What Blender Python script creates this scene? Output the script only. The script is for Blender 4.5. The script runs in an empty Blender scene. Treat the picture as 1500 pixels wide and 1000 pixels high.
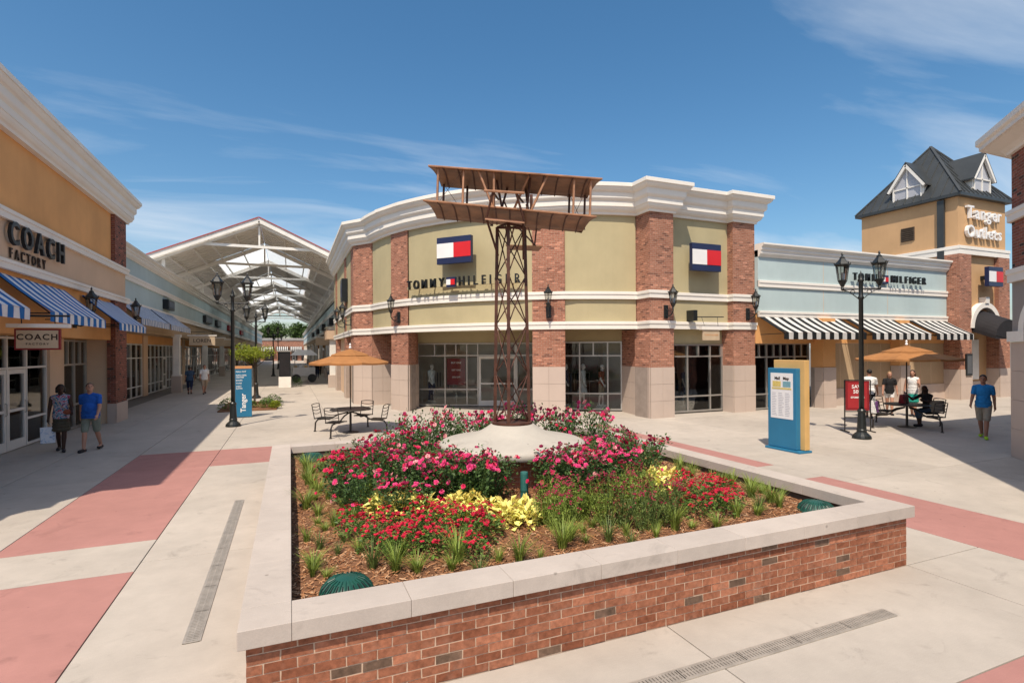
import bpy, bmesh, math, random
from mathutils import Vector, Matrix, noise as mnoise
random.seed(7)
R = math.radians
scene = bpy.context.scene
COL = scene.collection

# ------------------------------------------------------------------ camera
CAM_H, YAW, ROLL, FPX = 2.5, R(22.62), R(0.35), 780.0
cam_data = bpy.data.cameras.new('camera')
cam = bpy.data.objects.new('camera', cam_data)
COL.objects.link(cam)
fw = Vector((math.sin(YAW), math.cos(YAW), 0))
rt = Vector((math.cos(YAW), -math.sin(YAW), 0))
up = Vector((0, 0, 1))
cr = rt * math.cos(ROLL) - up * math.sin(ROLL)
cu = up * math.cos(ROLL) + rt * math.sin(ROLL)
cm = Matrix((cr, cu, -fw)).transposed().to_4x4()
cm.translation = (0, 0, CAM_H)
cam.matrix_world = cm
cam_data.sensor_width = 36.0
cam_data.lens = FPX / 1500.0 * 36.0
cam_data.shift_y = 13.0 / 1500.0
cam_data.clip_end = 4000
scene.camera = cam

# ------------------------------------------------------------------ sky and sun
SUN_AZ, SUN_EL = R(36), R(58)          # shadows run towards (sin az, cos az)
world = bpy.data.worlds.new('World')
scene.world = world
world.use_nodes = True
wn, wl = world.node_tree.nodes, world.node_tree.links
wn.clear()
w_out = wn.new('ShaderNodeOutputWorld')
w_bg = wn.new('ShaderNodeBackground')
w_sky = wn.new('ShaderNodeTexSky')
w_sky.sky_type = 'NISHITA'
w_sky.sun_disc = False
w_sky.sun_elevation = SUN_EL
w_sky.sun_rotation = math.pi + SUN_AZ
w_sky.air_density = 1.0
w_sky.dust_density = 1.6
w_sky.ozone_density = 1.3
w_bg.inputs['Strength'].default_value = 0.092
# thin cirrus, laid on a flat sheet high above so that it goes on the same way all round
w_tc = wn.new('ShaderNodeTexCoord')
w_sep = wn.new('ShaderNodeSeparateXYZ')
wl.new(w_tc.outputs['Generated'], w_sep.inputs[0])
w_mx = wn.new('ShaderNodeMath'); w_mx.operation = 'MAXIMUM'; w_mx.inputs[1].default_value = 0.0
wl.new(w_sep.outputs['Z'], w_mx.inputs[0])
w_ad = wn.new('ShaderNodeMath'); w_ad.operation = 'ADD'; w_ad.inputs[1].default_value = 0.12
wl.new(w_mx.outputs[0], w_ad.inputs[0])
w_cmb = wn.new('ShaderNodeCombineXYZ')
for ax in 'XY':
    d = wn.new('ShaderNodeMath'); d.operation = 'DIVIDE'
    wl.new(w_sep.outputs[ax], d.inputs[0]); wl.new(w_ad.outputs[0], d.inputs[1])
    wl.new(d.outputs[0], w_cmb.inputs[ax])
w_map = wn.new('ShaderNodeMapping')
w_map.inputs['Rotation'].default_value = (0, 0, R(-65))
w_map.inputs['Scale'].default_value = (0.38, 1.15, 1)
w_map.inputs['Location'].default_value = (0.4, 2.0, 0)
wl.new(w_cmb.outputs[0], w_map.inputs[0])
w_n1 = wn.new('ShaderNodeTexNoise')
w_n1.inputs['Scale'].default_value = 1.5; w_n1.inputs['Detail'].default_value = 9; w_n1.inputs['Roughness'].default_value = 0.56
w_n1.inputs['Distortion'].default_value = 0.5
wl.new(w_map.outputs[0], w_n1.inputs['Vector'])
w_n2 = wn.new('ShaderNodeTexNoise')
w_n2.inputs['Scale'].default_value = 0.55; w_n2.inputs['Detail'].default_value = 2
wl.new(w_map.outputs[0], w_n2.inputs['Vector'])
w_mul = wn.new('ShaderNodeMath'); w_mul.operation = 'MULTIPLY'
wl.new(w_n1.outputs['Fac'], w_mul.inputs[0]); wl.new(w_n2.outputs['Fac'], w_mul.inputs[1])
w_rmp = wn.new('ShaderNodeValToRGB')
w_rmp.color_ramp.elements[0].position = 0.222; w_rmp.color_ramp.elements[0].color = (0, 0, 0, 1)
w_rmp.color_ramp.elements[1].position = 0.40; w_rmp.color_ramp.elements[1].color = (0.75, 0.75, 0.75, 1)
wl.new(w_mul.outputs[0], w_rmp.inputs[0])
w_mix = wn.new('ShaderNodeMixRGB')
w_mix.inputs[2].default_value = (5.6, 6.0, 6.5, 1)
w_hsv = wn.new('ShaderNodeHueSaturation')
w_hsv.inputs['Saturation'].default_value = 1.3
w_hsv.inputs['Hue'].default_value = 0.493
wl.new(w_sky.outputs[0], w_hsv.inputs['Color'])
wl.new(w_rmp.outputs[0], w_mix.inputs[0]); wl.new(w_hsv.outputs[0], w_mix.inputs[1])
wl.new(w_mix.outputs[0], w_bg.inputs['Color'])
wl.new(w_bg.outputs[0], w_out.inputs['Surface'])

sun_data = bpy.data.lights.new('sun', 'SUN')
sun_data.energy = 3.15
sun_data.angle = R(0.53)
sun_data.color = (1.0, 0.885, 0.735)
sun = bpy.data.objects.new('sun', sun_data)
COL.objects.link(sun)
sd = Vector((math.sin(SUN_AZ) * math.cos(SUN_EL), math.cos(SUN_AZ) * math.cos(SUN_EL), -math.sin(SUN_EL)))
sun.rotation_euler = sd.to_track_quat('-Z', 'Y').to_euler()
sun.location = -sd * 60

scene.view_settings.view_transform = 'Standard'
scene.view_settings.look = 'None'
scene.view_settings.gamma = 1.0
scene.view_settings.exposure = 0.70
scene.render.engine = 'CYCLES'
scene.cycles.max_bounces = 8
scene.cycles.transparent_max_bounces = 16

# ------------------------------------------------------------------ helpers
MATW = {}                                   # object name -> world matrix of things (things are never scaled)
def wmat(o):
    return MATW.get(o.name, Matrix.Identity(4)) if o else Matrix.Identity(4)

def tag(o, label=None, cat=None, group=None, kind=None):
    if label: o['label'] = label
    if cat: o['category'] = cat
    if group: o['group'] = group
    if kind: o['kind'] = kind
    return o

def thing(name, label, cat, loc=(0, 0, 0), rz=0.0, group=None):
    o = bpy.data.objects.new(name, None)
    o.empty_display_size = 0.2
    COL.objects.link(o)
    o.location = loc; o.rotation_euler = (0, 0, rz)
    MATW[o.name] = Matrix.Translation(Vector(loc)) @ Matrix.Rotation(rz, 4, 'Z')
    return tag(o, label, cat, group)

def struct(o):
    o['kind'] = 'structure'
    return o

def V(*a):
    return Vector(a)

class MB:
    """collects faces, then becomes ONE mesh object"""
    def __init__(s):
        s.v = []; s.f = []
    def add(s, vs, fs):
        o = len(s.v)
        s.v += [tuple(p) for p in vs]
        s.f += [tuple(i + o for i in f) for f in fs]
        return s
    def box(s, x0, x1, y0, y1, z0, z1):
        return s.add([(x0, y0, z0), (x1, y0, z0), (x1, y1, z0), (x0, y1, z0), (x0, y0, z1), (x1, y0, z1), (x1, y1, z1), (x0, y1, z1)],
                     [(0, 3, 2, 1), (4, 5, 6, 7), (0, 1, 5, 4), (1, 2, 6, 5), (2, 3, 7, 6), (3, 0, 4, 7)])
    def prism(s, pts, z0, z1):
        n = len(pts)
        vs = [(p[0], p[1], z0) for p in pts] + [(p[0], p[1], z1) for p in pts]
        fs = [tuple(reversed(range(n))), tuple(range(n, 2 * n))]
        fs += [(i, (i + 1) % n, (i + 1) % n + n, i + n) for i in range(n)]
        return s.add(vs, fs)
    def wall(s, p, q, t, z0, z1):
        """upright slab between plan points p and q; t is the thickness to the left of p->q (negative: right)"""
        d = Vector((q[0] - p[0], q[1] - p[1])).normalized()
        n = Vector((-d.y, d.x)) * t
        return s.prism([p, q, (q[0] + n.x, q[1] + n.y), (p[0] + n.x, p[1] + n.y)], z0, z1)
    def bar(s, p, q, w, h, upv=None):
        p = Vector(p); q = Vector(q); d = (q - p).normalized()
        u = Vector(upv) if upv else (Vector((0, 0, 1)) if abs(d.z) < 0.95 else Vector((0, 1, 0)))
        a = d.cross(u).normalized(); b = a.cross(d).normalized()
        a *= w / 2; b *= h / 2
        vs = [p - a - b, p + a - b, p + a + b, p - a + b, q - a - b, q + a - b, q + a + b, q - a + b]
        return s.add(vs, [(0, 3, 2, 1), (4, 5, 6, 7), (0, 1, 5, 4), (1, 2, 6, 5), (2, 3, 7, 6), (3, 0, 4, 7)])
    def tube(s, pts, r, n=8):
        pts = [Vector(p) for p in pts]; m = len(pts)
        rs = r if isinstance(r, (list, tuple)) else [r] * m
        vs = []; prev = None
        for i, p in enumerate(pts):
            d = (pts[min(i + 1, m - 1)] - pts[max(i - 1, 0)]).normalized()
            if prev is None:
                a = d.orthogonal().normalized()
            else:
                a = (prev - d * prev.dot(d))
                a = a.normalized() if a.length > 1e-6 else d.orthogonal().normalized()
            prev = a; b = d.cross(a)
            for k in range(n):
                t = 2 * math.pi * k / n
                vs.append(p + (a * math.cos(t) + b * math.sin(t)) * rs[i])
        fs = [(i * n + k, i * n + (k + 1) % n, (i + 1) * n + (k + 1) % n, (i + 1) * n + k) for i in range(m - 1) for k in range(n)]
        fs += [tuple(reversed(range(n))), tuple(range((m - 1) * n, m * n))]
        return s.add(vs, fs)
    def lathe(s, prof, c=(0, 0, 0), n=16, a0=0.0, a1=2 * math.pi):
        full = abs(a1 - a0 - 2 * math.pi) < 1e-6
        k = n if full else n + 1
        vs = []
        for (r, z) in prof:
            for i in range(k):
                t = a0 + (a1 - a0) * i / n
                vs.append((c[0] + r * math.cos(t), c[1] + r * math.sin(t), c[2] + z))
        fs = []
        for j in range(len(prof) - 1):
            for i in range(n):
                i2 = (i + 1) % k
                fs.append((j * k + i, j * k + i2, (j + 1) * k + i2, (j + 1) * k + i))
        if full:
            if prof[0][0] > 1e-4: fs.append(tuple(reversed(range(k))))
            if prof[-1][0] > 1e-4: fs.append(tuple(range((len(prof) - 1) * k, len(prof) * k)))
        return s.add(vs, fs)
    def ball(s, c, r, n=10, m=7, rot=None):
        if not isinstance(r, (list, tuple)): r = (r, r, r)
        vs = [Vector((0, 0, -r[2]))]
        for j in range(1, m):
            ph = -math.pi / 2 + math.pi * j / m
            for i in range(n):
                t = 2 * math.pi * i / n
                vs.append(Vector((r[0] * math.cos(ph) * math.cos(t), r[1] * math.cos(ph) * math.sin(t), r[2] * math.sin(ph))))
        vs.append(Vector((0, 0, r[2])))
        fs = [(0, 1 + (i + 1) % n, 1 + i) for i in range(n)]
        for j in range(m - 2):
            for i in range(n):
                a = 1 + j * n; b = a + n
                fs.append((a + i, a + (i + 1) % n, b + (i + 1) % n, b + i))
        a = 1 + (m - 2) * n; t = len(vs) - 1
        fs += [(a + i, a + (i + 1) % n, t) for i in range(n)]
        if rot: vs = [rot @ v for v in vs]
        c = Vector(c)
        return s.add([v + c for v in vs], fs)
    def capsule(s, p, q, r0, r1, n=12):
        p = Vector(p); q = Vector(q); d = (q - p)
        if d.length < 1e-5: return s.ball(p, r0, n)
        d.normalize()
        pts = []; rs = []
        for t in (1.0, 0.8, 0.45): pts.append(p - d * r0 * t); rs.append(r0 * math.sqrt(max(0.0004, 1 - t * t)))
        pts.append(p); rs.append(r0); pts.append(q); rs.append(r1)
        for t in (0.45, 0.8, 1.0): pts.append(q + d * r1 * t); rs.append(r1 * math.sqrt(max(0.0004, 1 - t * t)))
        return s.tube(pts, rs, n)
    def sweep(s, path, prof, side=1, closed=False):
        """profile (out, z) swept along a plan polyline; out is measured to the right of travel when side=1"""
        P = [Vector((p[0], p[1])) for p in path]; n = len(P)
        rows = []
        for i in range(n):
            d0 = (P[i] - P[i - 1]).normalized() if (i > 0 or closed) else None
            d1 = (P[(i + 1) % n] - P[i]).normalized() if (i < n - 1 or closed) else None
            d0 = d0 or d1; d1 = d1 or d0
            n0 = Vector((d0.y, -d0.x)); n1 = Vector((d1.y, -d1.x))
            m = n0 + n1
            m = m / max(0.3, m.dot(n0)) if m.length > 1e-6 else n0
            rows.append([(P[i].x + m.x * o * side, P[i].y + m.y * o * side, z) for o, z in prof])
        k = len(prof); vs = [v for r in rows for v in r]; fs = []
        for i in range(n if closed else n - 1):
            for j in range(k - 1):
                a = i * k + j; b = ((i + 1) % n) * k + j
                fs.append((a, b, b + 1, a + 1))
        if not closed:
            fs.append(tuple(range(k))); fs.append(tuple(reversed(range((n - 1) * k, n * k))))
        return s.add(vs, fs)
    def mesh(s, name, M=None, smooth=False, recalc=True):
        me = bpy.data.meshes.new(name)
        if M is not None:
            vs = [M @ Vector(p) for p in s.v]
        else:
            vs = s.v
        me.from_pydata([tuple(p) for p in vs], [], s.f)
        if recalc:
            bm = bmesh.new(); bm.from_mesh(me)
            bmesh.ops.recalc_face_normals(bm, faces=bm.faces)
            bm.to_mesh(me); bm.free()
        uv = me.uv_layers.new(name='UVMap')
        W = s.v
        data = []
        for p in me.polygons:
            a, b, c = [Vector(W[i]) for i in p.vertices[:3]]
            nn = (b - a).cross(c - a)
            if nn.length < 1e-12: nn = Vector((0, 0, 1))
            nn.normalize()
            if abs(nn.z) > 0.75:
                for i in p.vertices: data += [W[i][0], W[i][1]]
            else:
                h = Vector((-nn.y, nn.x)).normalized()
                for i in p.vertices: data += [W[i][0] * h.x + W[i][1] * h.y, W[i][2]]
        uv.data.foreach_set('uv', data)
        if smooth:
            me.polygons.foreach_set('use_smooth', [True] * len(me.polygons))
        me.update()
        return me
    def build(s, name, mat, parent=None, smooth=False, bev=0.0, local=False, recalc=True, label=None):
        M = None
        base = None
        if parent is not None and not local:
            M = wmat(parent).inverted()
        elif parent is None and s.v:                         # a thing of one mesh: origin at its base
            xs = [p[0] for p in s.v]; ys = [p[1] for p in s.v]
            base = Vector(((min(xs) + max(xs)) / 2, (min(ys) + max(ys)) / 2, min(p[2] for p in s.v)))
            M = Matrix.Translation(-base)
        me = s.mesh(name, M, smooth, recalc)
        me.materials.append(MT(mat))
        o = bpy.data.objects.new(name, me)
        COL.objects.link(o)
        if parent is not None:
            o.parent = parent; MATW[o.name] = wmat(parent)
        else:
            o.location = base if base is not None else (0, 0, 0)
            MATW[o.name] = Matrix.Translation(o.location)
        if bev:
            b = o.modifiers.new('bevel', 'BEVEL'); b.width = bev; b.segments = 2; b.limit_method = 'ANGLE'; b.angle_limit = R(40)
        if label: o['label'] = label
        return o

def inst(name, me, parent, M):
    """one more piece that shares mesh data, M = its world matrix"""
    o = bpy.data.objects.new(name, me)
    COL.objects.link(o)
    o.parent = parent
    o.matrix_basis = wmat(parent).inverted() @ M if parent else M
    return o

def copy_tree(root, loc=None, rz=None, label=None, parent=None):
    c = root.copy(); COL.objects.link(c); c.parent = parent
    if loc is not None:
        c.location = loc
        c.rotation_euler = (0, 0, rz if rz is not None else 0.0)
        MATW[c.name] = Matrix.Translation(Vector(loc)) @ Matrix.Rotation(c.rotation_euler.z, 4, 'Z')
    if label: c['label'] = label
    for ch in list(root.children): copy_tree(ch, parent=c)
    return c

def text_mb(txt, size, extrude, M, bold=0.0, align='CENTER', space=1.0, shear=0.0):
    """lettering as geometry: local x along the line, y up, z out of the face; M places it"""
    cu_ = bpy.data.curves.new('lettering', 'FONT')
    cu_.body = txt; cu_.size = size; cu_.extrude = extrude; cu_.offset = bold
    cu_.align_x = align; cu_.align_y = 'CENTER'; cu_.space_character = space; cu_.resolution_u = 3; cu_.shear = shear
    o = bpy.data.objects.new('lettering', cu_); COL.objects.link(o)
    dg = bpy.context.evaluated_depsgraph_get()
    me = bpy.data.meshes.new_from_object(o.evaluated_get(dg))
    mb = MB()
    mb.add([M @ v.co for v in me.vertices], [tuple(p.vertices) for p in me.polygons])
    bpy.data.objects.remove(o); bpy.data.curves.remove(cu_); bpy.data.meshes.remove(me)
    return mb

def face_matrix(origin, right, upv=(0, 0, 1)):
    r = Vector(right).normalized(); u = Vector(upv).normalized(); n = r.cross(u)
    M = Matrix((r, u, n)).transposed().to_4x4(); M.translation = Vector(origin)
    return M

# ------------------------------------------------------------------ materials (all procedural)
MATS = {}
def MT(m):
    return MATS[m] if isinstance(m, str) else m

class NT:
    def __init__(s, name):
        s.m = bpy.data.materials.new(name); s.m.use_nodes = True
        s.t = s.m.node_tree; s.t.nodes.clear()
        s.out = s.n('ShaderNodeOutputMaterial')
        MATS[name] = s.m
    def n(s, typ, **kw):
        nd = s.t.nodes.new(typ)
        for k, v in kw.items():
            if k.startswith('i_'):
                key = k[2:].replace('_', ' ')
                nd.inputs[key].default_value = v
            else:
                setattr(nd, k, v)
        return nd
    def l(s, a, b):
        s.t.links.new(a, b)
    def ramp(s, src, stops):
        r = s.n('ShaderNodeValToRGB')
        el = r.color_ramp.elements
        while len(el) < len(stops): el.new(0.5)
        for e, (p, c) in zip(el, stops):
            e.position = p
            e.color = (c[0], c[1], c[2], 1) if isinstance(c, (tuple, list)) else (c, c, c, 1)
        s.l(src, r.inputs[0])
        return r.outputs[0]
    def mix(s, fac, a, b, mode='MIX'):
        m = s.n('ShaderNodeMixRGB', blend_type=mode)
        for i, x in ((0, fac), (1, a), (2, b)):
            if isinstance(x, (int, float)): m.inputs[i].default_value = x
            elif isinstance(x, tuple): m.inputs[i].default_value = (x[0], x[1], x[2], 1)
            else: s.l(x, m.inputs[i])
        return m.outputs[0]
    def coords(s, kind='Object', scale=None):
        t = s.n('ShaderNodeTexCoord')
        o = t.outputs[kind]
        if scale:
            m = s.n('ShaderNodeMapping'); m.inputs['Scale'].default_value = scale
            s.l(o, m.inputs[0]); o = m.outputs[0]
        return o
    def noise(s, vec, scale, detail=4, rough=0.55, dist=0.0):
        t = s.n('ShaderNodeTexNoise')
        t.inputs['Scale'].default_value = scale; t.inputs['Detail'].default_value = detail
        t.inputs['Roughness'].default_value = rough; t.inputs['Distortion'].default_value = dist
        if vec is not None: s.l(vec, t.inputs['Vector'])
        return t.outputs['Fac']
    def bsdf(s, col=None, rough=0.7, metal=0.0, spec=0.3, height=None, hs=0.2, hd=0.01):
        b = s.n('ShaderNodeBsdfPrincipled')
        if isinstance(col, tuple): b.inputs['Base Color'].default_value = (col[0], col[1], col[2], 1)
        elif col is not None: s.l(col, b.inputs['Base Color'])
        if isinstance(rough, (int, float)): b.inputs['Roughness'].default_value = rough
        else: s.l(rough, b.inputs['Roughness'])
        b.inputs['Metallic'].default_value = metal
        b.inputs['Specular IOR Level'].default_value = spec
        if height is not None:
            bp = s.n('ShaderNodeBump'); bp.inputs['Strength'].default_value = hs; bp.inputs['Distance'].default_value = hd
            s.l(height, bp.inputs['Height']); s.l(bp.outputs[0], b.inputs['Normal'])
        s.l(b.outputs[0], s.out.inputs['Surface'])
        return b

def worldpos(t):
    g = t.n('ShaderNodeNewGeometry')
    return g.outputs['Position']

def m_plain(name, col, rough=0.6, var=0.18, scale=3.0, bump=0.0, bscale=60.0, metal=0.0, spec=0.3, rnd=0.0):
    t = NT(name)
    p = worldpos(t)
    a = t.noise(p, scale, 5, 0.6)
    f = t.ramp(a, [(0.3, 1 - var), (0.7, 1 + var * 0.6)])
    c = t.mix(1.0, tuple(col), f, 'MULTIPLY')
    if rnd:
        oi = t.n('ShaderNodeObjectInfo')
        c = t.mix(1.0, c, t.ramp(oi.outputs['Random'], [(0, 1 - rnd), (1, 1 + rnd)]), 'MULTIPLY')
    if name.startswith('cloth_') and not bump: bump, bscale = 0.9, 13.0
    h = t.noise(p, bscale, 3) if bump else None
    t.bsdf(c, rough, metal, spec, h, bump, 0.03 if name.startswith('cloth_') else 0.006)
    return t.m

def m_stucco(name, col, stain=0.12):
    t = NT(name)
    p = worldpos(t)
    big = t.noise(p, 0.55, 4, 0.6)
    st = t.n('ShaderNodeMapping'); st.inputs['Scale'].default_value = (5, 5, 0.35); t.l(p, st.inputs[0])
    streak = t.noise(st.outputs[0], 1.0, 4, 0.6)
    c = t.mix(1.0, tuple(col), t.ramp(big, [(0.3, 1 - stain), (0.7, 1 + stain * 0.4)]), 'MULTIPLY')
    c = t.mix(1.0, c, t.ramp(streak, [(0.3, 1 - stain * 0.22), (0.6, 1.0)]), 'MULTIPLY')
    fine = t.noise(p, 90, 3)
    t.bsdf(c, 0.9, 0, 0.15, fine, 0.35, 0.004)

def m_concrete(name, col, stain=0.2, slab=0.05):
    t = NT(name)
    p = worldpos(t)
    big = t.noise(p, 0.45, 6, 0.62, 0.3)
    mid = t.noise(p, 3.2, 5, 0.6)
    spots = t.noise(p, 1.7, 4, 0.65, 1.5)
    vo = t.n('ShaderNodeTexVoronoi'); vo.inputs['Scale'].default_value = 3.1; t.l(p, vo.inputs['Vector'])
    gum = t.ramp(vo.outputs['Distance'], [(0.035, 0.62), (0.06, 1.0)])
    gsel = t.ramp(t.noise(vo.outputs['Position'], 9.0, 0), [(0.46, 0.0), (0.5, 1.0)])
    bm_ = t.n('ShaderNodeMapping'); bm_.inputs['Scale'].default_value = (9, 170, 9); t.l(p, bm_.inputs[0])
    broom = t.noise(bm_.outputs[0], 1.0, 2)
    fine = t.noise(p, 140, 2)
    oi = t.n('ShaderNodeObjectInfo')
    c = t.mix(1.0, tuple(col), t.ramp(big, [(0.28, 1 - stain * 0.65), (0.62, 1.03)]), 'MULTIPLY')
    c = t.mix(1.0, c, t.ramp(mid, [(0.3, 0.93), (0.7, 1.04)]), 'MULTIPLY')
    c = t.mix(1.0, c, t.ramp(spots, [(0.27, 0.80), (0.40, 1.0)]), 'MULTIPLY')
    c = t.mix(1.0, c, t.ramp(fine, [(0.3, 0.93), (0.7, 1.05)]), 'MULTIPLY')
    c = t.mix(gsel, c, t.mix(1.0, c, gum, 'MULTIPLY'))
    c = t.mix(1.0, c, t.ramp(broom, [(0.3, 0.965), (0.7, 1.03)]), 'MULTIPLY')
    c = t.mix(1.0, c, t.ramp(oi.outputs['Random'], [(0, 1 - slab), (1, 1 + slab)]), 'MULTIPLY')
    t.bsdf(c, 0.82, 0, 0.25, fine, 0.25, 0.002)

def m_brickwall(name, c1, c2, mortar, dark=(0.06, 0.04, 0.035), pale=None):
    t = NT(name)
    uv = t.coords('UV')
    b = t.n('ShaderNodeTexBrick')
    b.inputs['Scale'].default_value = 1.0
    b.inputs['Brick Width'].default_value = 0.203; b.inputs['Row Height'].default_value = 0.0677
    b.inputs['Mortar Size'].default_value = 0.0055; b.inputs['Mortar Smooth'].default_value = 0.15
    b.inputs['Color1'].default_value = (0, 0, 0, 1); b.inputs['Color2'].default_value = (1, 1, 1, 1)
    b.inputs['Mortar'].default_value = (0.5, 0.5, 0.5, 1)
    b.inputs['Bias'].default_value = 0.0
    t.l(uv, b.inputs['Vector'])
    stops = [(0.0, dark), (0.07, dark), (0.1, c1), (0.55, c2), (0.8, tuple((x + y) / 2 for x, y in zip(c1, c2))), (1.0, pale or tuple(min(1, x * 1.5) for x in c2))]
    bc = t.ramp(b.outputs['Color'], stops)
    p = worldpos(t)
    bc = t.mix(1.0, bc, t.ramp(t.noise(p, 14, 3), [(0.3, 0.8), (0.7, 1.15)]), 'MULTIPLY')
    c = t.mix(b.outputs['Fac'], bc, tuple(mortar))
    c = t.mix(1.0, c, t.ramp(t.noise(p, 0.6, 3), [(0.3, 0.88), (0.7, 1.06)]), 'MULTIPLY')
    inv = t.n('ShaderNodeMath', operation='SUBTRACT'); inv.inputs[0].default_value = 1.0
    t.l(b.outputs['Fac'], inv.inputs[1])
    t.bsdf(c, 0.88, 0, 0.15, inv.outputs[0], 0.6, 0.006)

def m_stripes(name, cols, period, duty=0.5, rough=0.75, axis=0, trans=0.25):
    """woven stripes running down the slope; u = metres along the awning"""
    t = NT(name)
    uv = t.coords('UV')
    sp = t.n('ShaderNodeSeparateXYZ'); t.l(uv, sp.inputs[0])
    d = t.n('ShaderNodeMath', operation='DIVIDE'); t.l(sp.outputs[axis], d.inputs[0]); d.inputs[1].default_value = period
    fr = t.n('ShaderNodeMath', operation='FRACT'); t.l(d.outputs[0], fr.inputs[0])
    gt = t.n('ShaderNodeMath', operation='GREATER_THAN'); t.l(fr.outputs[0], gt.inputs[0]); gt.inputs[1].default_value = duty
    c = t.mix(gt.outputs[0], cols[0], cols[1])
    p = worldpos(t)
    c = t.mix(1.0, c, t.ramp(t.noise(p, 4, 4), [(0.3, 0.9), (0.7, 1.04)]), 'MULTIPLY')
    b = t.bsdf(c, rough, 0, 0.2, t.noise(p, 9, 3), 0.15, 0.02)
    tr = t.n('ShaderNodeBsdfTranslucent'); t.l(c, tr.inputs[0])
    mx = t.n('ShaderNodeMixShader'); mx.inputs[0].default_value = trans
    t.l(b.outputs[0], mx.inputs[1]); t.l(tr.outputs[0], mx.inputs[2]); t.l(mx.outputs[0], t.out.inputs['Surface'])

def m_glass(name, tint=(0.82, 0.88, 0.86), ior=1.5, rough=0.015):
    t = NT(name)
    tr = t.n('ShaderNodeBsdfTransparent'); tr.inputs[0].default_value = (*tint, 1)
    gl = t.n('ShaderNodeBsdfGlossy'); gl.inputs['Roughness'].default_value = rough
    fr = t.n('ShaderNodeFresnel'); fr.inputs['IOR'].default_value = ior
    p = worldpos(t)
    bp = t.n('ShaderNodeBump'); bp.inputs['Strength'].default_value = 0.03; bp.inputs['Distance'].default_value = 0.05
    t.l(t.noise(p, 1.1, 2), bp.inputs['Height']); t.l(bp.outputs[0], gl.inputs['Normal'])
    mx = t.n('ShaderNodeMixShader')
    t.l(fr.outputs[0], mx.inputs[0]); t.l(tr.outputs[0], mx.inputs[1]); t.l(gl.outputs[0], mx.inputs[2])
    t.l(mx.outputs[0], t.out.inputs['Surface'])

def m_leaf(name, a, b, trans=0.3, rough=0.5):
    """leaves: hue spread by position and object"""
    t = NT(name)
    g = t.n('ShaderNodeNewGeometry')
    oi = t.n('ShaderNodeObjectInfo')
    r = t.n('ShaderNodeMath', operation='ADD'); t.l(g.outputs['Random Per Island'], r.inputs[0])
    k = t.n('ShaderNodeMath', operation='MULTIPLY'); t.l(oi.outputs['Random'], k.inputs[0]); k.inputs[1].default_value = 0.35
    t.l(k.outputs[0], r.inputs[1])
    c = t.ramp(r.outputs[0], [(0.0, a), (0.6, b), (1.0, tuple(min(1, x * 1.5) for x in b)), (1.35, a)][:3])
    bs = t.bsdf(c, rough, 0, 0.35)
    tl = t.n('ShaderNodeBsdfTranslucent'); t.l(c, tl.inputs[0])
    mx = t.n('ShaderNodeMixShader'); mx.inputs[0].default_value = trans
    t.l(bs.outputs[0], mx.inputs[1]); t.l(tl.outputs[0], mx.inputs[2]); t.l(mx.outputs[0], t.out.inputs['Surface'])

m_concrete('concrete', (0.45, 0.40, 0.345), 0.22)
m_concrete('pink_concrete', (0.385, 0.19, 0.165), 0.16)
m_concrete('joint_bed', (0.20, 0.18, 0.16), 0.2)
m_concrete('coping_stone', (0.465, 0.405, 0.355), 0.13, 0.05)
m_concrete('cap_concrete', (0.43, 0.395, 0.34), 0.14, 0.0)
m_concrete('mortar', (0.56, 0.41, 0.30), 0.2, 0)
def m_brick_piece(name, a, b):
    t = NT(name)
    oi = t.n('ShaderNodeObjectInfo')
    p = worldpos(t)
    c = t.ramp(oi.outputs['Random'], [(0, a), (0.5, b), (0.8, tuple((x * 0.75 + y * 0.35) for x, y in zip(a, b))), (1, tuple(x * 1.3 for x in b))])
    c = t.mix(1.0, c, t.ramp(t.noise(p, 22, 5, 0.7), [(0.3, 0.62), (0.7, 1.25)]), 'MULTIPLY')
    c = t.mix(t.ramp(t.noise(p, 7, 4, 0.6), [(0.55, 0.0), (0.8, 0.35)]), c, (0.42, 0.25, 0.18))
    t.bsdf(c, 0.9, 0, 0.12, t.noise(p, 120, 4, 0.7), 0.7, 0.004)
m_brick_piece('brick_red', (0.225, 0.08, 0.043), (0.33, 0.135, 0.078))
m_brick_piece('brick_dark', (0.125, 0.08, 0.056), (0.165, 0.105, 0.072))
m_brickwall('brick_salmon', (0.31, 0.125, 0.08), (0.39, 0.175, 0.115), (0.41, 0.30, 0.225), (0.20, 0.085, 0.06))
m_brickwall('brick_brown', (0.19, 0.062, 0.045), (0.26, 0.09, 0.06), (0.27, 0.21, 0.17))
m_stucco('stucco_green', (0.46, 0.395, 0.238))
m_stucco('stucco_white', (0.80, 0.76, 0.69), 0.07)
m_stucco('stucco_blue', (0.46, 0.56, 0.56), 0.10)
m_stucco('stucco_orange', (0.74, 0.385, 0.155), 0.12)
m_stucco('stucco_tower', (0.56, 0.35, 0.185), 0.12)
m_stucco('stucco_beige', (0.64, 0.46, 0.32), 0.1)
m_stucco('stucco_tan', (0.47, 0.34, 0.215), 0.1)
m_stucco('stucco_grey', (0.30, 0.27, 0.25), 0.1)
m_stucco('tile_stone', (0.53, 0.43, 0.365), 0.1)
m_plain('tile_joint', (0.33, 0.27, 0.23), 0.9)
m_plain('white_paint', (0.80, 0.77, 0.71), 0.55, 0.1, 2.0)
m_plain('cream_steel', (0.86, 0.82, 0.75), 0.5, 0.1, 2.0)
m_plain('deck_panel', (0.84, 0.79, 0.71), 0.55, 0.1, 1.0)
m_plain('red_metal', (0.42, 0.06, 0.055), 0.4, 0.1, 1.0, spec=0.5)
m_plain('roof_metal', (0.040, 0.044, 0.045), 0.42, 0.2, 1.2, spec=0.5)
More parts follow.
